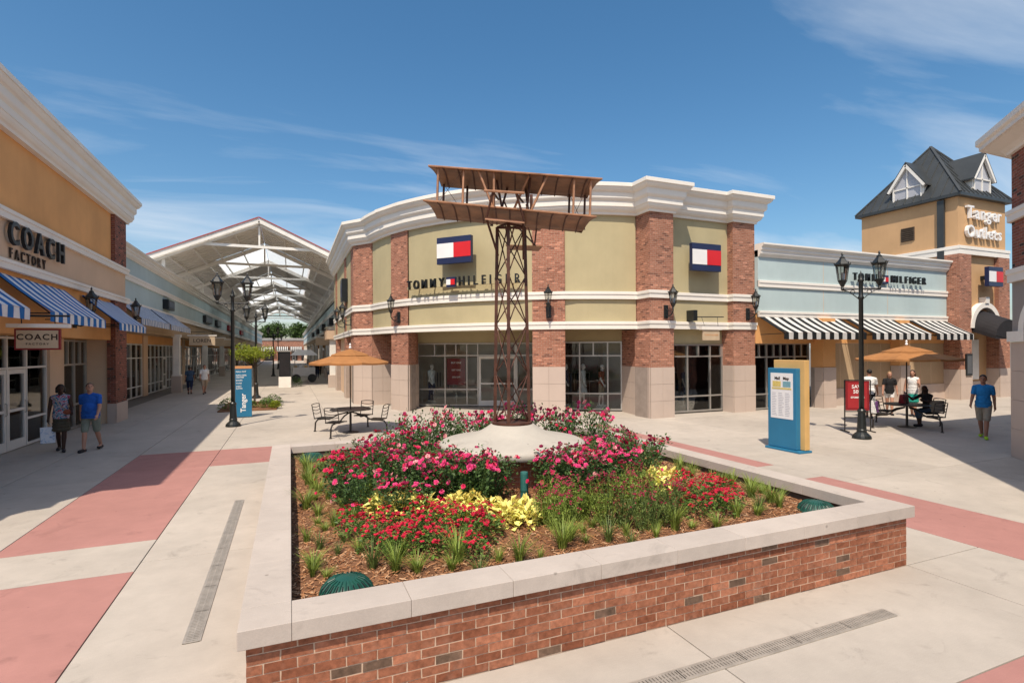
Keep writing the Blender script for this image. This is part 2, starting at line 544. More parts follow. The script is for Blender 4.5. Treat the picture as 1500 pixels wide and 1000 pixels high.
m_plain('roof_grey', (0.32, 0.31, 0.30), 0.9, 0.2)
m_plain('frame_metal', (0.46, 0.44, 0.41), 0.38, 0.1, 2.0, metal=0.6)
m_plain('frame_white', (0.68, 0.66, 0.62), 0.42, 0.08, 2.0)
m_plain('black_iron', (0.014, 0.017, 0.017), 0.38, 0.3, 6.0, bump=0.25, bscale=70, spec=0.5)
m_plain('table_iron', (0.026, 0.021, 0.018), 0.45, 0.3, 6.0, spec=0.45)
m_plain('rust_steel', (0.095, 0.036, 0.021), 0.55, 0.45, 7.0, bump=0.25, bscale=60, metal=0.35, spec=0.5)
m_plain('copper_skin', (0.24, 0.125, 0.06), 0.5, 0.5, 4.0, bump=0.2, bscale=30, metal=0.2, spec=0.5)
m_plain('bright_copper', (0.42, 0.21, 0.115), 0.45, 0.35, 6.0, metal=0.2, spec=0.5)
m_plain('canvas_orange', (0.35, 0.155, 0.052), 0.85, 0.2, 3.0, bump=0.2, bscale=40)
m_plain('canvas_black', (0.02, 0.018, 0.02), 0.8, 0.2)
m_plain('sign_blue', (0.022, 0.165, 0.30), 0.45, 0.08, 2.0, spec=0.4)
m_plain('sign_gold', (0.62, 0.39, 0.15), 0.5, 0.08, 2.0)
m_plain('sign_orange', (0.62, 0.30, 0.13), 0.5, 0.08, 2.0)
m_plain('sign_navy', (0.018, 0.026, 0.075), 0.35, 0.05, 2.0, spec=0.4)
m_plain('sign_red', (0.62, 0.02, 0.025), 0.35, 0.05, 2.0, spec=0.4)
m_plain('sign_white', (0.82, 0.80, 0.78), 0.35, 0.05, 2.0, spec=0.4)
m_plain('poster_red', (0.36, 0.03, 0.035), 0.45, 0.1)
m_plain('sign_maroon', (0.22, 0.018, 0.022), 0.45, 0.08)
m_plain('sign_tan', (0.52, 0.40, 0.27), 0.6, 0.1)
m_plain('letter_black', (0.012, 0.014, 0.016), 0.4, 0.1, spec=0.4)
m_plain('letter_brown', (0.045, 0.028, 0.02), 0.5, 0.1)
m_plain('letter_chrome', (0.16, 0.16, 0.17), 0.3, 0.1, metal=0.6)
m_plain('paper', (0.74, 0.74, 0.74), 0.5, 0.05)
m_plain('paper_print', (0.45, 0.46, 0.5), 0.5, 0.3, 60.0)
m_plain('paper_yellow', (0.62, 0.50, 0.16), 0.5, 0.25, 40.0)
m_plain('paper_teal', (0.18, 0.36, 0.42), 0.5, 0.25, 40.0)
m_plain('green_plastic', (0.012, 0.075, 0.055), 0.45, 0.25, 5.0, spec=0.4)
m_plain('pipe_green', (0.03, 0.13, 0.115), 0.5, 0.15)
m_plain('drain_metal', (0.43, 0.385, 0.33), 0.5, 0.2, 8.0, metal=0.4)
m_plain('drain_dark', (0.07, 0.063, 0.055), 0.9, 0.2)
m_plain('soil', (0.20, 0.095, 0.048), 0.95, 0.4, 8.0, bump=0.6, bscale=30)
m_plain('inner_wall', (0.09, 0.07, 0.055), 0.9, 0.3)
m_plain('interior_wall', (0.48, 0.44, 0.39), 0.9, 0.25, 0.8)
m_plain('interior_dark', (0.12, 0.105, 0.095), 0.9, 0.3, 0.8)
m_plain('interior_floor', (0.42, 0.36, 0.29), 0.5, 0.2, 1.0)
m_plain('mannequin', (0.62, 0.58, 0.54), 0.5, 0.05)
m_plain('cloth_white', (0.72, 0.71, 0.69), 0.85, 0.1, 8)
m_plain('cloth_navy', (0.02, 0.028, 0.07), 0.85, 0.2, 8)
m_plain('cloth_black', (0.016, 0.015, 0.016), 0.85, 0.2, 8)
m_plain('cloth_rust', (0.30, 0.09, 0.05), 0.85, 0.2, 8)
m_plain('cloth_royal', (0.016, 0.10, 0.42), 0.85, 0.15, 8)
m_plain('cloth_azure', (0.018, 0.19, 0.47), 0.85, 0.15, 8)
m_plain('cloth_khaki', (0.32, 0.28, 0.22), 0.85, 0.15, 8)
m_plain('cloth_sage', (0.21, 0.235, 0.19), 0.85, 0.15, 8)
m_plain('cloth_olive', (0.075, 0.065, 0.045), 0.85, 0.15, 8)
m_plain('cloth_teal', (0.02, 0.28, 0.22), 0.85, 0.15, 8)
m_plain('cloth_denim', (0.05, 0.085, 0.14), 0.85, 0.2, 8)
m_plain('cloth_yellow', (0.6, 0.38, 0.05), 0.85, 0.15, 8)
m_plain('cloth_tan', (0.40, 0.31, 0.22), 0.85, 0.15, 8)
m_plain('skin_dark', (0.055, 0.026, 0.017), 0.5, 0.15, 5)
m_plain('skin_fair', (0.48, 0.25, 0.17), 0.5, 0.12, 5)
m_plain('skin_tan', (0.34, 0.165, 0.105), 0.5, 0.12, 5)
m_plain('hair_black', (0.012, 0.010, 0.009), 0.5, 0.4, 30)
m_plain('hair_brown', (0.05, 0.027, 0.017), 0.5, 0.4, 30)
m_plain('hair_grey', (0.07, 0.048, 0.035), 0.6, 0.4, 30)
m_plain('hair_blond', (0.30, 0.18, 0.09), 0.5, 0.4, 30)
m_plain('shoe_dark', (0.02, 0.02, 0.025), 0.5, 0.2)
m_plain('shoe_white', (0.65, 0.65, 0.65), 0.5, 0.1)
m_plain('shoe_lime', (0.42, 0.72, 0.03), 0.5, 0.1)
m_plain('bark', (0.10, 0.072, 0.052), 0.9, 0.3, 8, bump=0.6, bscale=40)
m_plain('stem_green', (0.06, 0.10, 0.03), 0.7, 0.3, 8)
m_leaf('leaf_rose', (0.026, 0.058, 0.017), (0.065, 0.12, 0.033))
m_leaf('leaf_bright', (0.05, 0.11, 0.018), (0.11, 0.19, 0.035))
m_leaf('leaf_tree', (0.09, 0.15, 0.012), (0.24, 0.28, 0.03), 0.4)
m_leaf('leaf_yellow', (0.52, 0.40, 0.06), (0.78, 0.66, 0.20), 0.25)
m_leaf('leaf_grass', (0.09, 0.15, 0.022), (0.21, 0.27, 0.05))
m_leaf('leaf_grass_dull', (0.06, 0.10, 0.022), (0.13, 0.175, 0.045))
m_leaf('leaf_bronze', (0.06, 0.025, 0.02), (0.10, 0.08, 0.03))
m_leaf('leaf_far', (0.035, 0.07, 0.02), (0.07, 0.12, 0.03))
m_leaf('petal_pink', (0.52, 0.022, 0.12), (0.64, 0.055, 0.19), 0.25, 0.6)
m_leaf('petal_rose', (0.45, 0.01, 0.045), (0.58, 0.02, 0.09), 0.25, 0.6)
m_leaf('petal_pale', (0.60, 0.16, 0.22), (0.70, 0.32, 0.32), 0.25, 0.6)
m_leaf('petal_red', (0.33, 0.006, 0.022), (0.50, 0.014, 0.045), 0.2, 0.6)
m_leaf('petal_wine', (0.16, 0.008, 0.03), (0.30, 0.02, 0.06), 0.2, 0.6)
def m_mulch():
    t = NT('mulch_chip')
    g = t.n('ShaderNodeNewGeometry')
    c = t.ramp(g.outputs['Random Per Island'], [(0, (0.20, 0.08, 0.035)), (0.35, (0.34, 0.155, 0.07)), (0.75, (0.45, 0.24, 0.125)), (1, (0.55, 0.36, 0.22))])
    t.bsdf(c, 0.9, 0, 0.1)
m_mulch()
m_stripes('awning_black', ((0.02, 0.022, 0.024), (0.74, 0.73, 0.70)), 0.50)
m_stripes('awning_blue', ((0.03, 0.19, 0.52), (0.88, 0.88, 0.88)), 0.46)
m_stripes('awning_fine', ((0.20, 0.31, 0.52), (0.84, 0.84, 0.84)), 0.30)
m_glass('glass', (0.94, 0.965, 0.955))
m_glass('lamp_glass', (0.75, 0.75, 0.72), 1.45, 0.1)
def m_skylight():
    t = NT('skylight_sheet')
    p = worldpos(t)
    b = t.bsdf((0.72, 0.74, 0.74), 0.5)
    tl = t.n('ShaderNodeBsdfTranslucent'); tl.inputs[0].default_value = (0.93, 0.95, 0.95, 1)
    mx = t.n('ShaderNodeMixShader'); mx.inputs[0].default_value = 0.8
    t.l(b.outputs[0], mx.inputs[1]); t.l(tl.outputs[0], mx.inputs[2]); t.l(mx.outputs[0], t.out.inputs['Surface'])
m_skylight()
def m_floral():
    t = NT('cloth_floral')
    p = worldpos(t)
    c = t.ramp(t.noise(p, 17, 3, 0.6, 0.6), [(0.3, (0.02, 0.04, 0.10)), (0.45, (0.04, 0.20, 0.32)), (0.52, (0.55, 0.55, 0.6)), (0.58, (0.45, 0.03, 0.06)), (0.7, (0.03, 0.06, 0.16))])
    t.bsdf(c, 0.85, 0, 0.15)
m_floral()
def m_bagprint():
    t = NT('bag_print')
    p = worldpos(t)
    c = t.ramp(t.noise(p, 14, 3, 0.6), [(0.4, (0.75, 0.76, 0.8)), (0.55, (0.7, 0.72, 0.78)), (0.62, (0.30, 0.42, 0.62))])
    t.bsdf(c, 0.5, 0, 0.3)
m_bagprint()

# ------------------------------------------------------------------ ground and paving
g = MB(); g.add([(-900, -900, -0.08), (900, -900, -0.08), (900, 1500, -0.08), (-900, 1500, -0.08)], [(0, 1, 2, 3)])
struct(g.build('ground', 'joint_bed'))
plaza = struct(MB().box(-9, 40, -6, 48.0, -0.07, -0.014).build('plaza_pavement', 'joint_bed'))
avenue = struct(MB().box(-9.5, 5.5, 48.0, 170, -0.07, 0.0).build('avenue_pavement', 'concrete'))
GAP = 0.006
def slab(x0, x1, y0, y1, mat='concrete'):
    MB().box(x0 + GAP, x1 - GAP, y0 + GAP, y1 - GAP, -0.06, 0.0).build('paving_slab', mat, plaza, bev=0.004)
PX0, PX1, PY0, PY1 = -0.28, 6.55, 3.92, 11.25          # planter brickwork
# apron round the planter
for x0, x1 in ((-1.66, PX0), (PX0, 3.135), (3.135, PX1), (PX1, 7.95)):
    slab(x0, x1, 2.40, PY0); slab(x0, x1, PY1, 13.35)
for y0, y1 in ((PY0, 7.58), (7.58, PY1)):
    slab(-1.66, PX0, y0, y1); slab(PX1, 7.95, y0, y1)
# coloured ring
for x0, x1 in ((-3.40, -1.66), (7.95, 9.62)):
    slab(x0, x1, 0.65, 7.30, 'pink_concrete'); slab(x0, x1, 7.30, 8.43); slab(x0, x1, 8.43, 13.35, 'pink_concrete')
    slab(x0, x1, 13.35, 15.50, 'pink_concrete')
for y0, y1 in ((0.65, 2.40), (13.35, 15.50)):
    slab(-1.66, 2.6, y0, y1, 'pink_concrete'); slab(2.6, 3.75, y0, y1); slab(3.75, 7.95, y0, y1, 'pink_concrete')
# outer field
for y0 in [0.65 + 3.0 * i for i in range(16)]:
    for x0, x1 in ((-6.75, -5.0), (-5.0, -3.40)):
        slab(x0, x1, y0, min(y0 + 3.0, 48))
ys = [15.5, 18.6, 21.7, 24.8, 27.9, 31.0, 34.1, 37.2, 40.3, 43.4, 46.5, 48]
xs = [-3.40, -1.66, 1.3, 4.2, 7.1, 9.62, 12.6]
for a, b in zip(ys, ys[1:]):
    for x0, x1 in zip(xs, xs[1:]):
        if x0 > 4 and a > 24: continue
        slab(x0, x1, a, b)
ys = [-2.4, 0.65, 3.75, 6.85, 9.95, 12.7, 15.5]
xs = [9.62, 12.6, 15.6, 18.6, 21.6, 24.6, 27.6, 30.6, 33.6, 36.6]
for a, b in zip(ys, ys[1:]):
    for x0, x1 in zip(xs, xs[1:]): slab(x0, x1, a, b)
for x0, x1 in ((-6.75, -3.4), (-3.4, 0), (0, 3.2), (3.2, 6.4), (6.4, 9.62)): slab(x0, x1, -2.4, 0.65)
for x0, x1 in zip(xs[1:], xs[2:]): slab(x0, x1, 15.5, 18.6)

def trench_drain(p, q, n, label):
    """slot drain: each grating is a piece, laid in a frame flush with the paving"""
    p = Vector(p); q = Vector(q); d = (q - p).normalized(); L = (q - p).length
    t = thing('trench_drain', label, 'drain', (p.x, p.y, 0), 0)
    MB().bar((p.x, p.y, 0.003), (q.x, q.y, 0.003), 0.13, 0.004).build('channel', 'drain_dark', t)
    s = Vector((-d.y, d.x, 0))
    f = MB()
    for k in (-1, 1):
        a = p + s * 0.064 * k; b = q + s * 0.064 * k
        f.bar((a.x, a.y, 0.005), (b.x, b.y, 0.005), 0.014, 0.008)
    f.build('edge_frame', 'drain_metal', t)
    for i in range(n):
        a = p + d * (L * i / n + 0.006); b = p + d * (L * (i + 1) / n - 0.006)
        m = MB()
        for k in (-0.052, 0.0, 0.052):
            m.bar((a.x + s.x * k, a.y + s.y * k, 0.008), (b.x + s.x * k, b.y + s.y * k, 0.008), 0.009, 0.004)
        c = int((b - a).length / 0.030)
        for j in range(c + 1):
            w = a + (b - a) * (j / c)
            m.bar((w.x - s.x * 0.056, w.y - s.y * 0.056, 0.008), (w.x + s.x * 0.056, w.y + s.y * 0.056, 0.008), 0.021, 0.005)
        m.build('grating', 'drain_metal', t)
trench_drain((-0.80, 5.30, 0), (-0.80, 10.05, 0), 8, 'narrow metal trench drain along the left side of the flower planter')
trench_drain((0.9, 3.28, 0), (5.22, 3.28, 0), 7, 'narrow metal trench drain in front of the long brick planter face')

# ------------------------------------------------------------------ planter
planter = thing('brick_planter', 'long red brick planter with pale stone coping in the middle of the plaza', 'planter', (3.135, 7.58, 0))
core = MB()
T = 0.24
core.box(PX0 + .004, PX1 - .004, PY0 + .0045, PY0 + T, -0.01, 0.562)
core.box(PX0 + .008, PX1 - .008, PY1 - T, PY1 - .008, -0.01, 0.562)
core.box(PX0 + .008, PX0 + T, PY0 + T, PY1 - T, -0.01, 0.562)
core.box(PX1 - T, PX1 - .008, PY0 + T, PY1 - T, -0.01, 0.562)
core.build('wall_core', 'mortar', planter)
def brick_mesh(w, h, d, seed, mat):
    rnd = random.Random(seed)
    m = MB().box(0, w, 0, d, 0, h)
    m.v = [(x + rnd.uniform(-.0022, .0022), y + rnd.uniform(-.002, .002), z + rnd.uniform(-.0018, .0018)) for x, y, z in m.v]
    me = m.mesh('brick'); me.materials.append(MT(mat))
    return me
CH = 0.0706; BL = 0.2033; JN = 0.0101
reds = [brick_mesh(BL, CH - JN, 0.06, i, 'brick_red') for i in range(5)]
halves = [brick_mesh((BL - JN) / 2, CH - JN, 0.06, 20 + i, 'brick_red') for i in range(2)]
darks = [brick_mesh(BL, CH - JN, 0.06, 40 + i, 'brick_dark') for i in range(2)]
rb = random.Random(5)
n_full = 32
for c in range(8):
    z = 0.003 + c * CH
    x = PX0
    items = []
    if c % 2: items.append((x, 'h')); x += (BL + JN) / 2
    while x + BL <= PX1 + 0.002:
        items.append((x, 'f')); x += BL + JN
    if PX1 - x > 0.06: items.append((x, 'h'))
    for bx_, k in items:
        if k == 'h': me = rb.choice(halves)
        else: me = rb.choice(darks) if rb.random() < 0.06 else rb.choice(reds)
        inst('brick', me, planter, Matrix.Translation((bx_, PY0 + rb.uniform(-.0015, .0015), z)))
rest = MB()
for c in range(8):
    z = 0.003 + c * CH
    for side in range(3):
        y = PY0 + 0.062 + (0.1 if c % 2 else 0)
        if side < 2:
            while y + BL < PY1 - .06:
                x0 = PX0 if side == 0 else PX1 - 0.06
                rest.box(x0, x0 + .06, y, y + BL, z, z + CH - JN); y += BL + JN
        else:
            x = PX0 + (0.1 if c % 2 else 0)
            while x + BL < PX1 + .01:
                rest.box(x, x + BL, PY1 - .06, PY1, z, z + CH - JN); x += BL + JN
tag(rest.build('brick', 'brick_red', planter), kind='stuff')
# coping
def coping(x0, x1, y0, y1):
    MB().box(x0 + .0012, x1 - .0012, y0 + .0012, y1 - .0012, 0.564, 0.692).build('coping_stone', 'coping_stone', planter, bev=0.004)
CX0, CX1, CY0, CY1 = PX0 - .05, PX1 + .05, PY0 - .06, PY1 + .06
CI = 0.34
for y0, y1 in ((CY0, CY0 + CI), (CY1 - CI, CY1)):
    xs_ = [CX0, 0.0, 0.805, 1.61, 2.415, 3.22, 4.025, 4.83, 5.62, CX1]
    for a, b in zip(xs_, xs_[1:]): coping(a, b, y0, y1)
yy = [CY0 + CI + i * (CY1 - CY0 - 2 * CI) / 8 for i in range(9)]
for a, b in zip(yy, yy[1:]):
    coping(CX0, 0.0, a, b); coping(CX1 - CI, CX1, a, b)
SOIL = 0.50
inner = MB()
inner.box(PX0 + T, PX1 - T, PY0 + T, PY0 + T + .015, .2, .562); inner.box(PX0 + T, PX1 - T, PY1 - T - .015, PY1 - T, .2, .562)
inner.box(PX0 + T, PX0 + T + .015, PY0 + T + .015, PY1 - T - .015, .2, .562); inner.box(PX1 - T - .015, PX1 - T, PY0 + T + .015, PY1 - T - .015, .2, .562)
inner.build('liner', 'inner_wall', planter)
def soil_z(x, y):
    e = min(x - PX0 - T, PX1 - T - x, y - PY0 - T, PY1 - T - y)
    return SOIL - 0.03 + 0.12 * min(1, max(0, e) / 1.6) + 0.03 * mnoise.noise(Vector((x * 1.3, y * 1.3, 3.0)))
sm = MB()
nx, ny = 60, 64
X0, X1, Y0, Y1 = PX0 + T + .01, PX1 - T - .01, PY0 + T + .01, PY1 - T - .01
vs = [(X0 + (X1 - X0) * i / nx, Y0 + (Y1 - Y0) * j / ny, 0) for j in range(ny + 1) for i in range(nx + 1)]
vs = [(x, y, soil_z(x, y) + 0.008 * mnoise.noise(Vector((x * 9, y * 9, 0)))) for x, y, z in vs]
sm.add(vs, [(j * (nx + 1) + i, j * (nx + 1) + i + 1, (j + 1) * (nx + 1) + i + 1, (j + 1) * (nx + 1) + i) for j in range(ny) for i in range(nx)])
sm.build('soil', 'soil', planter, smooth=True, recalc=False)
mm = MB(); rc = random.Random(11)
for i in range(60000):
    x = rc.uniform(X0 + .02, X1 - .02); y = rc.uniform(Y0 + .02, Y1 - .02)
    if rc.random() < (y - Y0) / (Y1 - Y0) * 0.75: continue
    z = soil_z(x, y) + rc.uniform(0.0, 0.022)
    a = rc.uniform(0, 6.283); L = rc.uniform(.008, .032); W = rc.uniform(.002, .0055); tl = rc.uniform(-.4, .4)
    dx, dy = math.cos(a) * L, math.sin(a) * L; ex, ey = -math.sin(a) * W, math.cos(a) * W; dz = tl * L
    mm.add([(x - dx - ex, y - dy - ey, z - dz), (x + dx - ex, y + dy - ey, z + dz), (x + dx + ex, y + dy + ey, z + dz + W * .8), (x - dx + ex, y - dy + ey, z - dz + W * .8)], [(0, 1, 2, 3)])
tag(mm.build('mulch', 'mulch_chip', None, recalc=False), 'reddish brown shredded bark mulch covering the planter soil', 'mulch', kind='stuff')

# ------------------------------------------------------------------ facade helpers
def unit(p, q):
    d = Vector((q[0] - p[0], q[1] - p[1])); L = d.length; d.normalize()
    return d, Vector((d.y, -d.x)), L            # along, outward (right of travel), length

def stone_panels(parent, p, q, z0, z1, nc, nr, mat='tile_stone', proud=0.03):
    d, n, L = unit(p, q)
    for i in range(nc):
        for j in range(nr):
            a = Vector(p[:2]) + d * (L * i / nc + .004); b = Vector(p[:2]) + d * (L * (i + 1) / nc - .004)
            za = z0 + (z1 - z0) * j / nr + (.004 if j else 0); zb = z0 + (z1 - z0) * (j + 1) / nr - .004
            MB().prism([a + n * proud, b + n * proud, b + n * .004, a + n * .004], za, zb).build('stone_panel', mat, parent)

def window_wall(parent, p, q, z0, z1, us, zs, extra=(), doors=(), fm='frame_metal', bw=0.055, name='window'):
    """us: mullion distances from p (including ends); zs: rail heights (including ends);
       extra: mullions only in the top row; doors: (u0,u1) door leaf spans without rails below the transom"""
    d, n, L = unit(p, q); P = Vector(p[:2])
    fr = MB()
    def vbar(u, za, zb, w=bw):
        a = P + d * (u - w / 2); b = P + d * (u + w / 2)
        fr.prism([a + n * .05, b + n * .05, b - n * .05, a - n * .05], za, zb)
    def hbar(z, ua, ub, w=bw):
        a = P + d * ua; b = P + d * ub
        fr.prism([a + n * .046, b + n * .046, b - n * .046, a - n * .046], z - w / 2, z + w / 2)
    for u in us: vbar(u, z0, z1)
    for u in extra: vbar(u, zs[-2], zs[-1])
    for z in zs:
        spans = list(zip(us, us[1:]))
        for a, b in spans:
            if any(da <= a + .01 and b - .01 <= db for da, db in doors) and z < zs[-2] - .01: continue
            hbar(z, a + bw / 2, b - bw / 2)
    w = fr.build(name, fm, parent)
    def pane(ua, ub, za, zb, par=w):
        a = P + d * (ua + bw / 2 - .004); b = P + d * (ub - bw / 2 + .004)
        MB().prism([a + n * .006, b + n * .006, b - n * .006, a - n * .006], za + bw / 2 - .004, zb - bw / 2 + .004).build('pane', 'glass', par)
    for i, (za, zb) in enumerate(zip(zs, zs[1:])):
        cuts = sorted(list(us) + (list(extra) if i == len(zs) - 2 else []))
        for a, b in zip(cuts, cuts[1:]):
            if i < len(zs) - 2 and any(da <= a + .01 and b - .01 <= db for da, db in doors): continue
            pane(a, b, za, zb)
    zt = zs[-2]
    for da, db in doors:
        m = MB(); A = P + d * (da + bw / 2 + .008); B = P + d * (db - bw / 2 - .008)
        st = 0.10
        def blk(ua, ub, za, zb):
            a = P + d * ua; b = P + d * ub
            m.prism([a + n * .04, b + n * .04, b - n * .04, a - n * .04], za, zb)
        u0, u1 = da + bw / 2 + .008, db - bw / 2 - .008
        blk(u0, u0 + st, z0, zt - bw / 2 - .01); blk(u1 - st, u1, z0, zt - bw / 2 - .01)
        blk(u0 + st, u1 - st, z0, z0 + .24); blk(u0 + st, u1 - st, zt - bw / 2 - .12, zt - bw / 2 - .01); blk(u0 + st, u1 - st, 1.0, 1.07)
        dr = m.build('door', 'frame_white', parent)
        for za, zb in ((z0 + .24, 1.0), (1.07, zt - bw / 2 - .12)):
            a = P + d * (u0 + st - .004); b = P + d * (u1 - st + .004)
            MB().prism([a + n * .006, b + n * .006, b - n * .006, a - n * .006], za, zb).build('pane', 'glass', dr)
        c = P + d * (u1 - st / 2) + n * .075
        c0 = P + d * (u1 - st / 2) + n * .03
        MB().tube([(c0.x, c0.y, .92), (c.x, c.y, .95), (c.x, c.y, 1.22), (c0.x, c0.y, 1.25)], .013, 6).build('handle', 'frame_metal', dr, smooth=True)
    return w

CORNICE = [(-.28, 7.50), (.07, 7.50), (.08, 7.57), (.10, 7.59), (.15, 7.62), (.20, 7.68), (.225, 7.755), (.25, 7.765), (.25, 7.955), (.27, 7.97), (.32, 8.02), (.34, 8.06), (.34, 8.245), (.36, 8.26), (.42, 8.29), (.47, 8.35), (.50, 8.42),
           (.535, 8.425), (.535, 8.55), (.52, 8.56), (-.28, 8.56)]
def scaled_cornice(z0, z1, out=1.0):
    return [(o * out, z0 + (z - 7.50) / 1.06 * (z1 - z0)) for o, z in CORNICE]
def band_prof(z0, z1, o=.1):
    return [(-.03, z0), (o, z0), (o, z0 + (z1 - z0) * .55), (o + .025, z0 + (z1 - z0) * .62), (o + .025, z1 - .01), (o, z1), (-.03, z1)]

# ------------------------------------------------------------------ corner store with the rounded green front
CC = Vector((13.706, 26.783)); CR = 10.314
def arc(deg, r=CR):
    return (CC.x + r * math.cos(R(deg)), CC.y + r * math.sin(R(deg)))
def arcpts(a, b, r=CR, n=None):
    n = n or max(2, int(abs(b - a) / 2.5))
    return [arc(a + (b - a) * i / n, r) for i in range(n + 1)]
store = thing('corner_store', 'corner shop with rounded olive green front, brick piers and tiered white cornice', 'building', (9.5, 22.0, 0))
C1a, C1b = (2.80, 26.29), (3.51, 25.30)
C2a, C2b = (4.03, 23.18), (4.52, 22.06)
C3a, C3b = (8.34, 18.03), (9.37, 17.38)
C4 = (12.03, 13.09, 15.86); C5 = (16.12, 17.25, 16.0)
ZB, ZT = 3.27, 7.56
# upper stucco
for a0, a1 in ((188.6, 200.4), (207.2, 238.5), (245.2, 260.4)):
    po = arcpts(a0, a1, CR - .05); pi = arcpts(a0, a1, CR - .30)
    MB().prism(po + pi[::-1], ZB, ZT).build('stucco_wall', 'stucco_green', store)
MB().box(13.09, 16.12, 16.30, 16.55, ZB, ZT).build('stucco_wall', 'stucco_green', store)
MB().box(2.80, 3.05, 27.4, 38.0, ZB, ZT).build('stucco_wall', 'stucco_green', store)
# brick piers (brick above, stone below)
def pier(poly, stone_faces, zs=1.88, mat='brick_salmon', zt=7.6):
    o = MB().prism(poly, zs, zt).build('brick_pier', mat, store)
    MB().prism(poly, 0.0, zs).build('pier_base', 'tile_joint', store)
    for p, q, nc in stone_faces: stone_panels(store, p, q, 0.0, zs, nc, 3)
    return o
# upper faces only project slightly; the lower shafts run back to the glass
pier([C1a, C1b, (4.02, 25.42), (4.02, 26.5), (2.80, 27.5)], [(C1a, C1b, 2)], zs=1.90)
MB().prism([(3.53, 25.305), (4.47, 25.45), (4.47, 26.6), (3.9, 26.6)], 1.90, ZB).build('brick_return', 'brick_salmon', store)
MB().prism([(3.53, 25.307), (4.47, 25.452), (4.47, 26.6), (3.9, 26.6)], 0, 1.90).build('return_base', 'tile_joint', store)
stone_panels(store, (3.53, 25.305), (4.47, 25.45), 0, 1.90, 2, 3)
pier([C2a, C2b, (4.98, 22.72), (4.5, 23.5)], [(C2a, C2b, 2)], zs=1.92)
MB().prism([(4.55, 22.075), (5.29, 23.60), (4.6, 24.3), (4.1, 23.25)], 1.92, ZB).build('brick_return', 'brick_salmon', store)
MB().prism([(4.55, 22.077), (5.29, 23.602), (4.6, 24.3), (4.1, 23.252)], 0, 1.92).build('return_base', 'tile_joint', store)
stone_panels(store, (4.55, 22.075), (5.29, 23.60), 0, 1.92, 2, 3)
pier([C3a, C3b, (9.65, 17.9), (8.75, 18.55)], [(C3a, C3b, 2)], zs=1.88)
MB().prism([(8.36, 18.06), (9.36, 17.43), (10.36, 19.46), (9.95, 21.1)], 1.88, ZB).build('brick_return', 'brick_salmon', store)
MB().prism([(8.36, 18.06), (9.36, 17.43), (10.36, 19.46), (9.95, 21.1)], 0, 1.88).build('return_base', 'tile_stone', store)
X0_, X1_, Y0_ = C4
pier([(X0_, Y0_), (X1_, Y0_), (X1_, 16.8), (X0_, 16.8)], [((X0_, Y0_), (X1_, Y0_), 2), ((12.42, 18.2), (12.034, 15.88), 3)], zs=1.85)
MB().prism([(12.19, 16.8), (X1_, 16.8), (X1_, 18.3), (12.43, 18.3)], 1.85, ZB).build('brick_return', 'brick_salmon', store)
MB().prism([(12.19, 16.8), (X1_, 16.8), (X1_, 18.3), (12.43, 18.3)], 0, 1.85).build('return_base', 'tile_joint', store)
X0_, X1_, Y0_ = C5
pier([(X0_, Y0_), (X1_, Y0_), (X1_, 17.6), (X0_, 17.6)], [((X0_, Y0_), (X1_, Y0_), 2), ((X0_, 16.55), (X0_, Y0_), 1), ((X1_, Y0_), (X1_, 16.5), 1)], zs=1.85)
# piers on the avenue side
for y in (30.6, 36.6):
    pier([(2.76, y), (2.76, y - .9), (3.2, y - .9), (3.2, y)], [((2.76, y), (2.76, y - .9), 2)], zs=1.88)
MB().box(3.0, 3.2, 27.4, 38.0, 0, ZB).build('side_wall', 'stucco_beige', store)
# string courses and cornice follow the same line
PATH = [(2.79, 38.0), (2.79, 26.27), C1b] + arcpts(188.6, 200.4)[1:] + [C2a, C2b] + arcpts(207.2, 238.5)[1:-1] + [C3a, C3b] + arcpts(245.2, 260.4)[1:] + \
       [(12.03, 16.6), (12.03, 15.86), (13.09, 15.86), (13.09, 16.28), (16.12, 16.28), (16.12, 16.0), (17.25, 16.0), (17.25, 20.0)]
MB().sweep(PATH, band_prof(ZB, 3.55, .05)).build('string_course', 'stucco_white', store)
MB().sweep(PATH, band_prof(4.38, 4.66, .05)).build('string_course', 'stucco_white', store)
MB().sweep(PATH, scaled_cornice(7.50, 8.56)).build('cornice', 'stucco_white', store)
# floor slab over the recessed shopfronts, and roof
foot = [(2.9, 38.0), (2.9, 27.2), (3.6, 25.4)] + arcpts(190, 260, CR - .1)[0:] + [(12.1, 16.5), (13.0, 16.5), (17.2, 16.45), (17.2, 38.0)]
MB().prism(foot, 3.30, 3.48).build('soffit', 'stucco_green', store)
MB().prism(foot, 7.50, 7.62).build('roof_slab', 'roof_grey', store)
MB().box(17.0, 17.2, 20.0, 38.0, 0, 7.5).build('rear_wall', 'stucco_beige', store)
# shopfronts
GA = ((5.30, 23.79), (9.96, 21.20)); GB = ((10.38, 19.50), (12.42, 18.22)); GC = ((13.09, 16.62), (16.12, 16.62))
d, n, L = unit(*GA)
def ups(a, b, pxs):                              # where sight lines through given bearings cross the glass line
    out = []
    for px in pxs:
        t = math.atan((px - 750) / FPX) + YAW
        s, c = math.sin(t), math.cos(t)
        dx, dy = b[0] - a[0], b[1] - a[1]
        k = (a[1] * s - a[0] * c) / (dx * c - dy * s)
        out.append(k * math.hypot(dx, dy))
    return out
uA = [0.03] + ups(*GA, [652, 684, 700, 757]) + [L - .9, L - .03]
window_wall(store, *GA, 0.05, 2.84, uA, [0.08, 0.78, 2.28, 2.81], extra=ups(*GA, [637, 668]), doors=((uA[3], uA[4]),))
for (p, q) in (GA, GB):
    d_, n_, L_ = unit(p, q)
    MB().wall(p, q, .2, 2.842, 3.298).build('fascia', 'stucco_green', store)
d, n, LB = unit(*GB)
